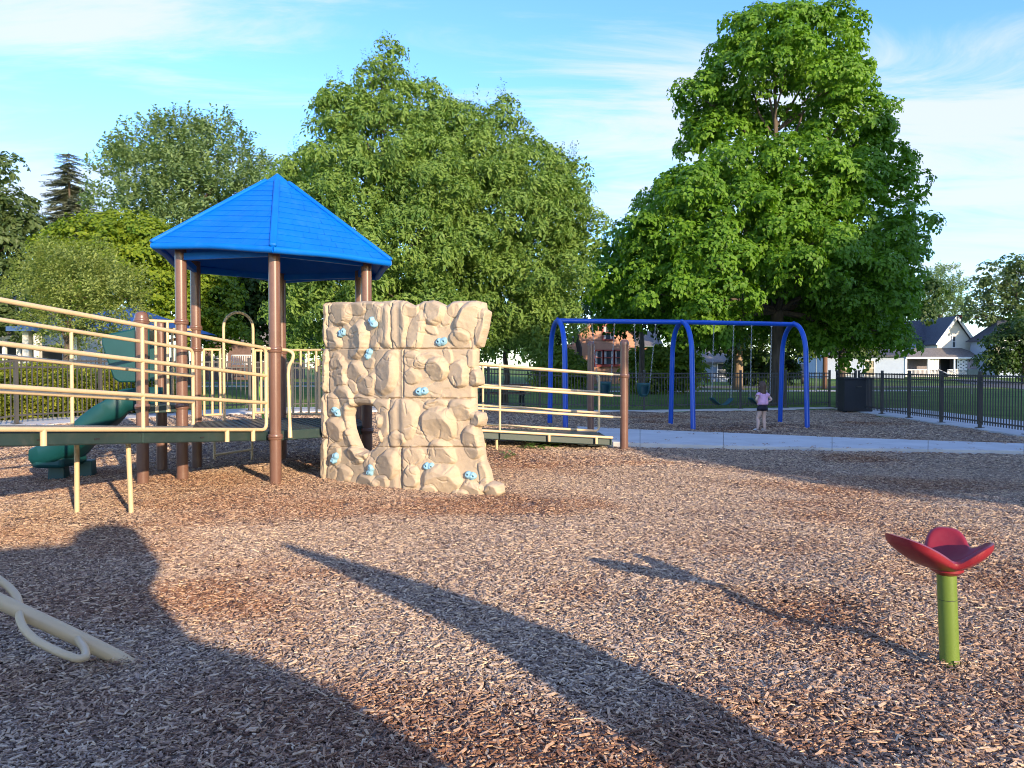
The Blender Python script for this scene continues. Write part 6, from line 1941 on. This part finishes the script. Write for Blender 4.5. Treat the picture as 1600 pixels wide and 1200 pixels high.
MB().box(((px0 + px1) / 2, d - 1.2, zf / 2 + .0), (px1 - px0 - .4, 2.3, max(.2, zf))).build('porch_base', M['maroon'], WH, smooth=0)
for px in (1415, 1450, 1491, 1535):
    q = P(px, 600, pd); MB().box((q.x, pd, (zf + zpe) / 2), (.2, .2, zpe - zf)).build('porch_post', M['white'], WH, smooth=0)
MB().box(((px0 + px1) / 2, d - .03, (zf + zpe) / 2), (px1 - px0 - .6, .04, zpe - zf)).build('porch_wall', mat('grey_porch_wall', (0.22, 0.20, 0.22), .8, .15), WH, smooth=0)
for a, b in ((1451, 1466), (1480, 1511), (1416, 1448)):
    qa, qb = P(a, 600, pd).x, P(b, 600, pd).x; mb = MB(); h = .82
    mb.bar((qa, pd, zf + h), (qb, pd, zf + h), .08, .08); mb.bar((qa, pd, zf + .1), (qb, pd, zf + .1), .08, .08)
    n = int((qb - qa) / .14)
    for i in range(n + 1):
        x = qa + (qb - qa) * i / n; mb.bar((x, pd, zf + .1), (x, pd, zf + h), .035, .05, (0, 1, 0))
    if a != 1416:
        for i in range(n): mb.bar((qa + (qb - qa) * i / n, pd - .03, zf + .1), (qa + (qb - qa) * (i + 1) / n, pd - .03, zf + h), .03, .05, (0, 1, 0))
    mb.build('porch_railing', M['white'], WH, smooth=0)
for px in (1466, 1480):
    q = P(px, 600, pd); MB().bar((q.x, pd - .05, zf + .85), (q.x + .6, pd - 1.3, zf + .25), .07, .08).build('stair_rail', M['white'], WH, smooth=0)
for i in range(3):
    q = P(1473, 600, pd); MB().box((q.x, pd - .25 - .3 * i, zf - .12 - .17 * i - .1), (1.1, .3, .2)).build('step', M['concrete'], WH, smooth=0)
# curtains and blinds on the porch
ca, cb_ = P(1451, 600, pd + .1).x, P(1467, 600, pd + .1).x
mb = MB(); n = 14
for i in range(n): mb.box((ca + (cb_ - ca) * (i + .5) / n, pd + .1 + .04 * (i % 2), (zf + .9 + zpe - .15) / 2), ((cb_ - ca) / n, .03, zpe - .15 - zf - .9))
mb.build('porch_curtain', M['white'], WH, smooth=0)
ca, cb_ = P(1495, 600, pd + .1).x, P(1511, 600, pd + .1).x
sc_ = MB().box(((ca + cb_) / 2, pd + .1, (zf + .3 + zpe - .1) / 2), (cb_ - ca, .04, zpe - zf - .4)).build('patterned_screen', M['white'], WH, smooth=0)
mb = MB()
for i in range(4):
    for j in range(4):
        mb.box((ca + (cb_ - ca) * (i + .5) / 4, pd + .075, zf + .5 + (zpe - zf - .75) * (j + .4 * (i % 2)) / 3.6), (.13, .012, .13), 0)
mb.build('print', M['dark'], sc_, smooth=0)
ca, cb_ = P(1512, 600, pd + .1).x, P(1532, 600, pd + .1).x
MB().box(((ca + cb_) / 2, pd + .12, (zf + .9 + zpe) / 2), (cb_ - ca, .04, zpe - zf - 1.0)).build('porch_blind', mat('pink_grey_blind', (0.40, 0.33, 0.36), .8, .1, 8), WH, smooth=0)
dq = P(1476, 600, d); MB().box((dq.x, d - .08, zf + 1.05), (1.0, .05, 2.1)).build('door', M['dark'], WH, smooth=0)

# --- neighbour house at the right edge
d = 84.0
NH = thing('neighbour_house', 'pale house with dark hip roof half hidden by a tree at the right edge', 'house', (P(1580, 600, d).x, d, gz1(50, d)))
xa, xb = P(1558, 600, d).x, P(1660, 600, d).x; ze = P(1560, 532, d).z; zg = gz1(50, d)
MB().prism([(xa, d), (xb, d), (xb, d + 5), (xa, d + 5)], zg, ze).build('wall', M['pale_blue_shaded'], NH, smooth=0)
zr = P(1575, 502, d + 4).z
MB().add([(xa - .4, d - .4, ze), (xb + .4, d - .4, ze), (xb + .4, d + 5.4, ze), (xa - .4, d + 5.4, ze), (xa + 1.6, d + 2.6, zr), (xb - 1.6, d + 2.6, zr)], [(0, 1, 5, 4), (1, 2, 5), (2, 3, 4, 5), (3, 0, 4), (3, 2, 1, 0)]).build('roof', M['roof_dark'], NH, smooth=0)
MB().bar((xa - .4, d - .42, ze - .05), (xb + .4, d - .42, ze - .05), .06, .2).build('fascia', M['white'], NH, smooth=0)
window(NH, P(1560, 550, d), .9, 1.4, (1, 0, 0), (0, -1, 0))
x0, x1 = P(1524, 600, d + 6).x, P(1552, 600, d + 6).x
MB().prism([(x0, d + 6), (x1, d + 6), (x1, d + 10), (x0, d + 10)], zg, P(1530, 538, d + 6).z).build('lean_to', M['roof_dark'], NH, smooth=0)

# --- salmon house behind the swings
d = 60.0; zg = gz1(8, d)
SH = thing('salmon_house', 'salmon coloured house with red trimmed triple window seen under the tree', 'house', (P(940, 600, d).x, d, zg))
xa, xb = P(905, 600, d).x, P(992, 600, d).x; ze = P(940, 545, d).z + 1.1; mxs = (xa + xb) / 2; zp = P(950, 485, d).z
MB().add([(xa, d, zg), (xb, d, zg), (xb, d, ze), (mxs, d, zp), (xa, d, ze), (xa, d + 9, zg), (xb, d + 9, zg), (xb, d + 9, ze), (mxs, d + 9, zp), (xa, d + 9, ze)], [(0, 1, 2, 3, 4), (9, 8, 7, 6, 5), (0, 4, 9, 5), (1, 6, 7, 2)]).build('wall', M['brick'], SH, smooth=0)
siding(SH, 'siding', M['brick'], xa, xb, d, zg + .3, zp - .1, .22, lambda z: (xa, xb) if z < ze else (xa + (z - ze) / (zp - ze) * (mxs - xa), xb - (z - ze) / (zp - ze) * (xb - mxs)))
for s, x in ((-1, xa), (1, xb)):
    a = Vector((mxs, d - .4, zp + .08)); k = 1.15; b = Vector((mxs + (x - mxs) * k, d - .4, zp + (ze - zp) * k + .08)); Y = Vector((0, 10, 0)); t = Vector((0, 0, .16))
    MB().add([a, b, b + Y, a + Y, a + t, b + t, b + Y + t, a + Y + t], [(0, 1, 2, 3), (7, 6, 5, 4), (0, 4, 5, 1), (1, 5, 6, 2), (2, 6, 7, 3)]).build('roof', M['roof_grey'], SH, smooth=0)
for px, w in ((936, .75), (951, 1.0), (966, .75)):
    window(SH, P(px, 559, d) + Vector((0, -.035, 0)), w * .9, 1.15, (1, 0, 0), (0, -1, 0), M['redtrim'], True, True, .11)
q = P(951, 571.5, d); MB().bar((q.x - 1.35, d - .09, q.z - .02), (q.x + 1.35, d - .09, q.z - .02), .12, .1).build('window_sill', M['redtrim'], SH, smooth=0)
window(SH, P(950, 520, d) + Vector((0, -.035, 0)), .8, 1.1, (1, 0, 0), (0, -1, 0), M['redtrim'], True, True, .1)
# porch wing with arch on the left, wing with window on the right
xp0, xp1 = P(884, 600, d - .6).x, P(914, 600, d - .6).x; y0 = d - 1.2; za = P(900, 545, y0).z
arch = []
ax0, ax1 = P(889, 600, y0).x, P(905, 600, y0).x; ar = (ax1 - ax0) / 2; acx = (ax0 + ax1) / 2; zs_ = P(895, 560, y0).z
poly = [(xp0, zg), (ax0, zg)] + [(acx - ar * math.cos(math.pi * i / 10), zs_ + ar * math.sin(math.pi * i / 10)) for i in range(11)] + [(ax1, zg), (xp1, zg), (xp1, za + .6), (xp0, za + .3)]
n = len(poly)
MB().add([(x, y0, z) for x, z in poly] + [(x, y0 + .25, z) for x, z in poly], [tuple(range(n)), tuple(reversed(range(n, 2 * n)))] + [(i, n + i, n + (i + 1) % n, (i + 1) % n) for i in range(n)]).build('porch_arch', M['brick'], SH, smooth=0)
MB().box((acx, d - .05, zg + 1.05), (1.0, .06, 2.1)).build('door', M['dark'], SH, smooth=0)
xw0, xw1 = xb, P(1030, 600, d + 1).x; zw = P(1010, 541, d + 1).z
MB().prism([(xw0, d + 1), (xw1, d + 1), (xw1, d + 7), (xw0, d + 7)], zg, zw).build('wing_wall', M['brick'], SH, smooth=0)
MB().add([(xw0, d + .6, zw), (xw1 + .3, d + .6, zw), (xw1 + .3, d + 4, zw + 1.4), (xw0, d + 4, zw + 1.4)], [(0, 1, 2, 3)]).build('wing_roof', M['roof_grey'], SH, smooth=0)
window(SH, P(999, 560, d + 1) + Vector((0, -.035, 0)), .9, 1.3, (1, 0, 0), (0, -1, 0), M['redtrim'], True, False, .11)
window(SH, P(1018, 560, d + 1) + Vector((0, -.035, 0)), .8, 1.3, (1, 0, 0), (0, -1, 0), M['redtrim'], True, False, .11)
q = P(913, 558, d - .1); MB().lathe((q.x, d - .15, q.z), [(.0, -.12), (.1, -.1), (.1, .1), (0, .14)], 8).build('porch_lamp', M['white'], SH)

# --- pale blue shed, white building
def gable_house(name, label, px0, px1, pye, pyp, d, wallm, roofm, dep=7, wins=(), ridge_x=True):
    xa, xb = P(px0, 600, d).x, P(px1, 600, d).x; zg = gz1((xa + xb) / 2, d); ze, zp = P(px0, pye, d).z, P(px0, pyp, d + dep / 2).z
    H = thing(name, label, 'house', ((xa + xb) / 2, d, zg))
    if ridge_x:
        MB().add([(xa, d, zg), (xb, d, zg), (xb, d, ze), (xa, d, ze), (xa, d + dep, zg), (xb, d + dep, zg), (xb, d + dep, ze), (xa, d + dep, ze), (xa, d + dep / 2, zp), (xb, d + dep / 2, zp)], [(0, 1, 2, 3), (1, 5, 6, 9, 2), (0, 3, 8, 7, 4), (4, 7, 6, 5)]).build('wall', wallm, H, smooth=0)
        for s in (0, 1):
            y0, y1 = (d - .4, d + dep / 2) if s == 0 else (d + dep + .4, d + dep / 2)
            MB().add([(xa - .3, y0, ze - .1), (xb + .3, y0, ze - .1), (xb + .3, y1, zp + .05), (xa - .3, y1, zp + .05), (xa - .3, y0, ze + .05), (xb + .3, y0, ze + .05), (xb + .3, y1, zp + .2), (xa - .3, y1, zp + .2)], [(3, 2, 1, 0), (4, 5, 6, 7), (0, 1, 5, 4), (1, 2, 6, 5), (3, 0, 4, 7)]).build('roof', roofm, H, smooth=0)
    else:
        mx = (xa + xb) / 2; zp = P(px0, pyp, d).z
        MB().add([(xa, d, zg), (xb, d, zg), (xb, d, ze), (mx, d, zp), (xa, d, ze), (xa, d + dep, zg), (xb, d + dep, zg), (xb, d + dep, ze), (mx, d + dep, zp), (xa, d + dep, ze)], [(0, 1, 2, 3, 4), (9, 8, 7, 6, 5), (0, 4, 9, 5), (1, 6, 7, 2)]).build('wall', wallm, H, smooth=0)
        for x in (xa, xb):
            a = Vector((mx, d - .4, zp + .05)); b = Vector((mx + (x - mx) * 1.15, d - .4, zp + (ze - zp) * 1.15 + .05)); Y = Vector((0, dep + .8, 0)); t = Vector((0, 0, .15))
            MB().add([a, b, b + Y, a + Y, a + t, b + t, b + Y + t, a + Y + t], [(0, 1, 2, 3), (7, 6, 5, 4), (0, 4, 5, 1), (1, 5, 6, 2), (2, 6, 7, 3)]).build('roof', roofm, H, smooth=0)
            MB().bar(a + Vector((0, -.03, .05)), b + Vector((0, -.03, .05)), .05, .22).build('barge_board', M['white'], H, smooth=0)
    for (px, py, w, h) in wins: window(H, P(px, py, d) + Vector((0, -.01, 0)), w, h, (1, 0, 0), (0, -1, 0))
    return H


gable_house('blue_shed', 'pale blue building half hidden behind the pale leaning trunks', 1088, 1152, 566, 548, 66, M['pale_blue_shaded'], M['roof_grey'], 6, ((1128, 578, .8, 1.1),))
gable_house('white_building', 'low white building seen under the trees behind the corner bin', 1292, 1412, 556, 536, 78, M['pale_blue_shaded'], M['roof_dark'], 8, ((1358, 575, 1.0, 1.6), (1320, 575, 1.0, 1.4)))  # white walls given the blue-grey of their shade
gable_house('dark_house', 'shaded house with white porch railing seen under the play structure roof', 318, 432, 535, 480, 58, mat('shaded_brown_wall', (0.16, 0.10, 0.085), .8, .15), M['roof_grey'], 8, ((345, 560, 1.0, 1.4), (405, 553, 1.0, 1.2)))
pr0, pr1, dd = P(362, 600, 55).x, P(402, 600, 55).x, 55.0
PRL = thing('porch_railing', 'white baluster railing in front of the shaded house under the play structure roof', 'railing', ((pr0 + pr1) / 2, dd, gz1(pr0, dd)))
zt_, zb_ = P(380, 555, dd).z, P(380, 569, dd).z
for z in (zt_, zb_): MB().bar((pr0, dd, z), (pr1, dd, z), .06, .06).build('rail', M['white'], PRL, smooth=0)
for i in range(15):
    x = pr0 + (pr1 - pr0) * i / 14; MB().bar((x, dd, zb_ - (1.0 if i % 7 == 0 else 0)), (x, dd, zt_ + .0), .04, .04, (0, 1, 0)).build('baluster', M['white'], PRL, smooth=0)
CH = gable_house('cream_house', 'cream gabled house with grey porch roof at the left edge', -70, 60, 498, 462, 46, M['cream'], M['roof_grey'], 8, ((8, 487, .5, .8), (28, 492, .7, .9), (44, 490, .5, .8)), False)
y0 = 43.6; xa, xb = P(-60, 600, y0).x, P(66, 600, y0).x
MB().add([(xa, y0, P(0, 527, y0).z), (xb, y0, P(0, 527, y0).z), (xb, 46, P(0, 503, 46).z), (xa, 46, P(0, 503, 46).z), (xa, y0, P(0, 524, y0).z), (xb, y0, P(0, 524, y0).z), (xb, 46, P(0, 500, 46).z), (xa, 46, P(0, 500, 46).z)], [(3, 2, 1, 0), (4, 5, 6, 7), (0, 1, 5, 4), (1, 2, 6, 5)]).build('porch_roof', M['roof_grey'], CH, smooth=0)
MB().bar((xa, y0 - .03, P(0, 527, y0).z), (xb, y0 - .03, P(0, 527, y0).z), .06, .2).build('fascia', M['white'], CH, smooth=0)
for px in (8, 30, 60):
    q = P(px, 600, y0 + .1); MB().box((q.x, q.y, 1.7), (.18, .18, 2.8)).build('porch_post', M['white'], CH, smooth=0)
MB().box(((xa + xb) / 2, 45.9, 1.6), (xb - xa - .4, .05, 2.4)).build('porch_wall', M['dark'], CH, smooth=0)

# --- park pavilion with blue roof and tan pillars, picnic tables in it
d = 27.0
pz = gz1(-14, d)
PV = thing('park_pavilion', 'open park pavilion with blue metal roof on tan pillars behind the hedge', 'pavilion', (P(150, 600, d).x, d + 2, pz))
xa, xb = P(26, 600, d).x, P(238, 600, d).x; ze = P(100, 513, d).z; zr = P(225, 478, d + 3).z
MB().add([(xa, d - .5, ze), (xb, d - .5, ze), (xb, d + 6, ze), (xa, d + 6, ze), (xa + 3, d + 2.8, zr), (xb - 2.2, d + 2.8, zr)], [(0, 1, 5, 4), (1, 2, 5), (2, 3, 4, 5), (3, 0, 4), (3, 2, 1, 0)]).build('roof', mat('blue_metal_roof', (0.012, 0.075, 0.30), .4, .06, 3), PV, smooth=0)
MB().bar((xa, d - .52, ze - .04), (xb, d - .52, ze - .04), .05, .16).build('fascia', mat('blue_grey_fascia', (0.05, 0.11, 0.24), .5, .05), PV, smooth=0)
for px, dd in ((43.5, d), (119, d + 0.4), (232, d), (60, d + 5), (230, d + 5)):
    q = P(px, 600, dd); MB().box((q.x, q.y, (pz + ze) / 2), (.22, .22, ze - pz)).build('pillar', M['cream'] if px < 130 else M['wood'], PV, smooth=0)


def picnic_table(name, label, px, d, w, top, leg, rz=0.0, z=None, group=None, z_off=0):
    p = P(px, 600, d); zg = gz1(p.x, p.y) if z is None else z
    T = thing(name, label, 'picnic table', (p.x, p.y, zg), group); T.rotation_euler = (0, 0, rz)
    def B(nm, c, s, m_): 
        o = MB().box(c, s).build(nm, m_, None, smooth=0); o.parent = T; return o
    for i in range(4): B('table_plank', (0, -.3 + .2 * i, .74), (w, .185, .045), top)
    for s in (-1, 1):
        for k in range(2): B('bench_plank', (0, s * (.62 + .15 * k), .44), (w, .14, .045), top)
        for x in (-w * .38, w * .38):
            o = MB().bar((x, s * .55, 0), (x, s * .18, .72), .07, .07).build('leg', leg, None, smooth=0); o.parent = T
    for x in (-w * .38, w * .38): B('brace', (x, 0, .40), (.06, 1.5, .08), leg)
    return T


picnic_table('picnic_table', 'red picnic table inside the pavilion, between its two tan pillars', 100, 28.5, 2.0, M['picnic_red'], M['picnic_red'])
picnic_table('picnic_table', 'red picnic table at the right end of the pavilion near the slide', 180, 27.6, 2.0, M['picnic_red'], M['picnic_red'])
picnic_table('picnic_table', 'brown wooden picnic table on the lawn behind the right ramp rails', 783, 26.8, 1.9, M['wood'], M['dark'], .1)
q = P(60, 600, 24.5); RB = thing('trash_barrel', 'dark red trash barrel standing beside the pavilion pillar', 'barrel', (q.x, q.y, gz1(q.x, q.y)))
z0 = gz1(q.x, q.y)
MB().lathe((q.x, q.y, z0), [(.30, 0), (.31, .05), (.30, .3), (.315, .33), (.30, .36), (.30, .62), (.315, .65), (.30, .68), (.31, .88), (.27, .88), (.26, .7)], 18).build('drum', mat('dark_red_steel', (0.16, 0.012, 0.02), .5, .1), RB)
MB().lathe((q.x, q.y, z0 + .89), [(.33, 0), (.33, .03), (.2, .09), (0.02, .11)], 18).build('lid', M['maroon'], RB)

# --- street things
q = P(1289, 600, 48); UP = thing('utility_pole', 'brown wooden utility pole behind the far right corner of the fence', 'pole', (q.x, q.y, gz1(q.x, q.y)))
MB().tube([(q.x, q.y, -.2), (q.x, q.y, 8.5)], [.15, .11], 12).build('shaft', M['pole'], UP, smooth=60)
MB().box((q.x, q.y - .16, 8.0), (1.9, .1, .12)).build('cross_arm', M['pole'], UP, smooth=0)
for k in (-.8, -.35, .35, .8): MB().lathe((q.x + k, q.y - .16, 8.06), [(.03, 0), (.05, .06), (.03, .12), (.0, .15)], 8).build('insulator', M['steel'], UP)
q = P(1275, 600, 44); SG = thing('street_sign', 'small green street name sign on a thin post by the utility pole', 'sign', (q.x, q.y, gz1(q.x, q.y)))
MB().tube([(q.x, q.y, 0), (q.x, q.y, P(1275, 547, 44).z)], .028, 8).build('post', M['steel'], SG)
zz_ = P(1283, 551, 44).z
MB().box((q.x + .29, q.y, zz_), (.42, .03, .20)).build('sign_blade', mat('green_sign', (0.01, 0.22, 0.10), .4, .03), SG, smooth=0)
mb = MB(); rs = random.Random(2)
for i in range(5): mb.box((q.x + .14 + i * .07, q.y - .02, zz_), (.045, .006, .085))
mb.build('lettering', M['white'], SG, smooth=0)
# parked car under the trees
q = P(1238, 600, 60); zc = gz1(q.x, q.y) + .02
CAR = thing('parked_car', 'dark parked car across the street just right of the maple trunk', 'car', (q.x, q.y, zc)); CAR.rotation_euler = (0, 0, -0.45)
def cp(nm, mb, m_, sm_=40, bv=0):
    o = mb.build(nm, m_, None, smooth=sm_, bevel=bv); o.parent = CAR; return o
pr = [(-.86, .30), (-.88, .75), (-.80, .92), (.80, .92), (.88, .75), (.86, .30)]
body = [(-2.2, .35), (-2.25, .7), (-2.15, .95), (-1.2, 1.0), (1.7, 1.02), (2.2, .95), (2.25, .5), (2.15, .32)]
mb = MB(); n = len(body); mb.add([(-.86, y, z) for y, z in body] + [(.86, y, z) for y, z in body], [tuple(range(n)), tuple(reversed(range(n, 2 * n)))] + [(i, n + i, n + (i + 1) % n, (i + 1) % n) for i in range(n)]); cp('body', mb, M['dark'], 30, .08)
cab = [(-1.15, .98), (-.55, 1.52), (1.3, 1.56), (1.85, 1.0)]
mb = MB(); n = 4; mb.add([(-.80 + .12 * (z > 1.2), y, z) for y, z in cab] + [(.80 - .12 * (z > 1.2), y, z) for y, z in cab], [tuple(range(n)), tuple(reversed(range(n, 2 * n)))] + [(i, n + i, n + (i + 1) % n, (i + 1) % n) for i in range(n)]); cp('cabin', mb, M['dark'], 30, .05)
mb = MB(); mb.add([(-.72, -1.145, 1.03), (.72, -1.145, 1.03), (.60, -.615, 1.48), (-.60, -.615, 1.48)], [(0, 1, 2, 3)]); cp('windscreen', mb, M['glass'])
for x in (-.86, .86):
    for y in (-1.35, 1.4):
        w = cp('wheel', MB().lathe((x, y, .33), [(.0, -.11), (.30, -.11), (.33, -.07), (.33, .07), (.30, .11), (0, .11)], 18, Matrix.Rotation(math.pi / 2, 3, 'Y')), M['dark'])
        r_ = MB().lathe((x + (.10 if x > 0 else -.10), y, .33), [(0, -.02), (.19, -.02), (.17, .02), (0, .025)], 14, Matrix.Rotation(math.pi / 2, 3, 'Y')).build('rim', M['steel'], None); r_.parent = w
for x in (-.62, .62): cp('headlight', MB().box((x, -2.24, .72), (.34, .06, .16)), M['steel'], 0, .02)
cp('grille', MB().box((0, -2.255, .66), (.7, .05, .2)), M['steel'], 0, .01)
cp('number_plate', MB().box((0, -2.27, .48), (.32, .02, .14)), M['white'], 0)
# white kiosk sign plate on the lawn by the right fence
q = P(1520, 600, 40); KS = thing('notice_board', 'grey-green notice board on a post standing on the lawn before the white house', 'sign', (q.x, q.y, gz1(q.x, q.y)))
zt_, zb_ = P(1520, 577, 40).z, P(1520, 590, 40).z
MB().box((q.x, q.y, (zt_ + zb_) / 2), (.62, .05, zt_ - zb_)).build('board', mat('grey_green_board', (.20, .23, .19), .7, .1), KS, smooth=0, bevel=.02)
MB().tube([(q.x, q.y + .05, 0), (q.x, q.y + .05, zt_)], .03, 8).build('post', M['steel'], KS)
# overhead wires
for i, (a, b, sag) in enumerate(((P(-60, 455, 50), P(420, 458, 60), .3), (P(-60, 470, 50), P(440, 466, 60), .3), (P(200, 452, 52), P(470, 447, 62), .2), (P(1440, 475, 80), P(1700, 470, 70), .3), (P(1440, 484, 80), P(1700, 481, 70), .3))):
    lab = ('upper cable crossing behind the trees on the left', 'lower cable crossing behind the trees on the left', 'cable seen beneath the blue roof', 'upper cable against the sky at the right', 'lower cable against the sky at the right')[i]
    pts_ = [a.lerp(b, k / 12) - Vector((0, 0, sag * math.sin(math.pi * k / 12))) for k in range(13)]
    tag(MB().tube(pts_, .014, 5).build('overhead_wire', M['wire']), 'thin ' + lab, 'cable', 'overhead cables')

# ------------------------------------------------------------------ behind the viewer: what throws the long shadows
U = lambda u, v: (-0.527 * u + 0.85 * v, 0.85 * u + 0.527 * v)
def shade_tree(label, u, specs, seed, tr=.3):
    lob = [((*U(u + du, v), z), rx, rx * .8, rz) for (v, z, rx, rz, du) in specs]
    c = U(u, sum(s[0] for s in specs) / len(specs))
    tree('park_tree', label, (c[0], c[1], 0), tr, 2.2, lob, 'shade', 1.0, 9, 'dome', 0.42, seed, 'trees behind the viewer', twigs=0, under=-2)
shade_tree('leafy park tree behind the viewer to the right', -10, ((12.4, 4.2, 2.6, 2.6, 0), (13.5, 7.0, 3.2, 2.4, 0), (16.4, 4.4, 3.2, 3.0, 0), (16.5, 7.2, 3.0, 2.2, .5)), 70)
shade_tree('second leafy park tree further right of the viewer', -10, ((20.5, 4.6, 3.2, 3.4, 0), (20.0, 7.4, 3.0, 2.0, 0), (24, 5.5, 3.2, 4.0, 0), (24.2, 9.0, 2.6, 2.6, 0)), 71)
shade_tree('tall park tree far right of the viewer', -10, ((28, 6, 3.6, 4.5, 0), (28.5, 12.5, 3.4, 4.5, 0), (33, 5.5, 3.6, 4.0, 0), (33, 9.5, 3.2, 3.2, 0)), 72)
shade_tree('park tree outside the fence beyond the right edge', -9, ((38, 5, 3.6, 4, 0), (43, 5.5, 3.6, 4.2, 0), (48, 5.5, 3.6, 4, 0)), 73)
# a play tower, its panel cut to the shadow, and an added tapering caster
def uv(u, v, z): x, y = U(u, v); return Vector((x, y, z))
TW = thing('play_tower', 'tan and brown play tower behind the viewer with a panel shaped to cast the shadow', 'play tower', tuple(uv(-1.6, -1, 0)))
def plate(name, poly, u, th, m_):
    n = len(poly); vs = [uv(u, v, z) for v, z in poly] + [uv(u - th, v, z) for v, z in poly]
    MB().add(vs, [tuple(range(n)), tuple(reversed(range(n, 2 * n)))] + [(i, n + i, n + (i + 1) % n, (i + 1) % n) for i in range(n)]).build(name, m_, TW, smooth=30, bevel=.02)
hz = lambda u, uu=-1.6: (u - uu) * math.tan(SUN_EL)
cap = [(0.50 + 0.26 * math.cos(math.pi * i / 8), hz(7.45) + 0.16 * math.sin(math.pi * i / 8)) for i in range(9)]
plate('shadow_panel', [(0.95, 0.0), (1.25, 0.0), (1.27, hz(2.5)), (1.15, hz(3.3)), (0.92, hz(4.0)), (0.70, hz(4.4)), (0.62, hz(5.5)), (0.76, hz(6.1))] + cap + [(0.22, hz(7.3)), (-0.3, hz(7.45)), (-4.5, hz(7.6)), (-4.5, 0)], -1.6, .06, M['teal'])  # unseen panel, outline worked back from the shadow it has to throw
for v in (0.2, -1.6, -3.2): 
    q = uv(-1.72, v, 0); MB().tube([q - Vector((0, 0, .1)), q + Vector((0, 0, 1.9))], PR, 16).build('post', M['brown'], TW, smooth=60)
PN = thing('shadow_caster', 'leaning tan shape added beside the viewer to cast the narrow shadow', 'climber', tuple(uv(-1.2, 2.2, 0)))  # unseen stand-in, added only to cast the narrow tapering shadow
hz2 = lambda u: (u + 1.2) * math.tan(SUN_EL)
mb = MB(); rings = ((2.23, .34, 0.0), (2.2, .30, hz2(1.0)), (2.2, .25, hz2(2.6)), (2.2, .215, hz2(3.4)), (2.1, .19, hz2(4.3)), (1.98, .165, hz2(5.0)), (1.84, .09, hz2(5.7)), (1.74, .05, hz2(6.2)), (1.71, .01, hz2(6.45)))
vs, fs = [], []; sg = 16
for (v, r, z) in rings:
    for k in range(sg):
        a = 2 * math.pi * k / sg; rr_ = r * (1 + .06 * math.sin(3 * a + z * 5)); q = uv(-1.2, v, z); vs.append(q + Vector((math.cos(a) * rr_, math.sin(a) * rr_, 0)))
for i in range(len(rings) - 1):
    for k in range(sg): k2 = (k + 1) % sg; fs.append((i * sg + k, i * sg + k2, (i + 1) * sg + k2, (i + 1) * sg + k))
mb.add(vs, fs + [tuple(reversed(range(sg))), tuple((len(rings) - 1) * sg + k for k in range(sg))]); mb.build('rock', M['rock'], PN, smooth=50)
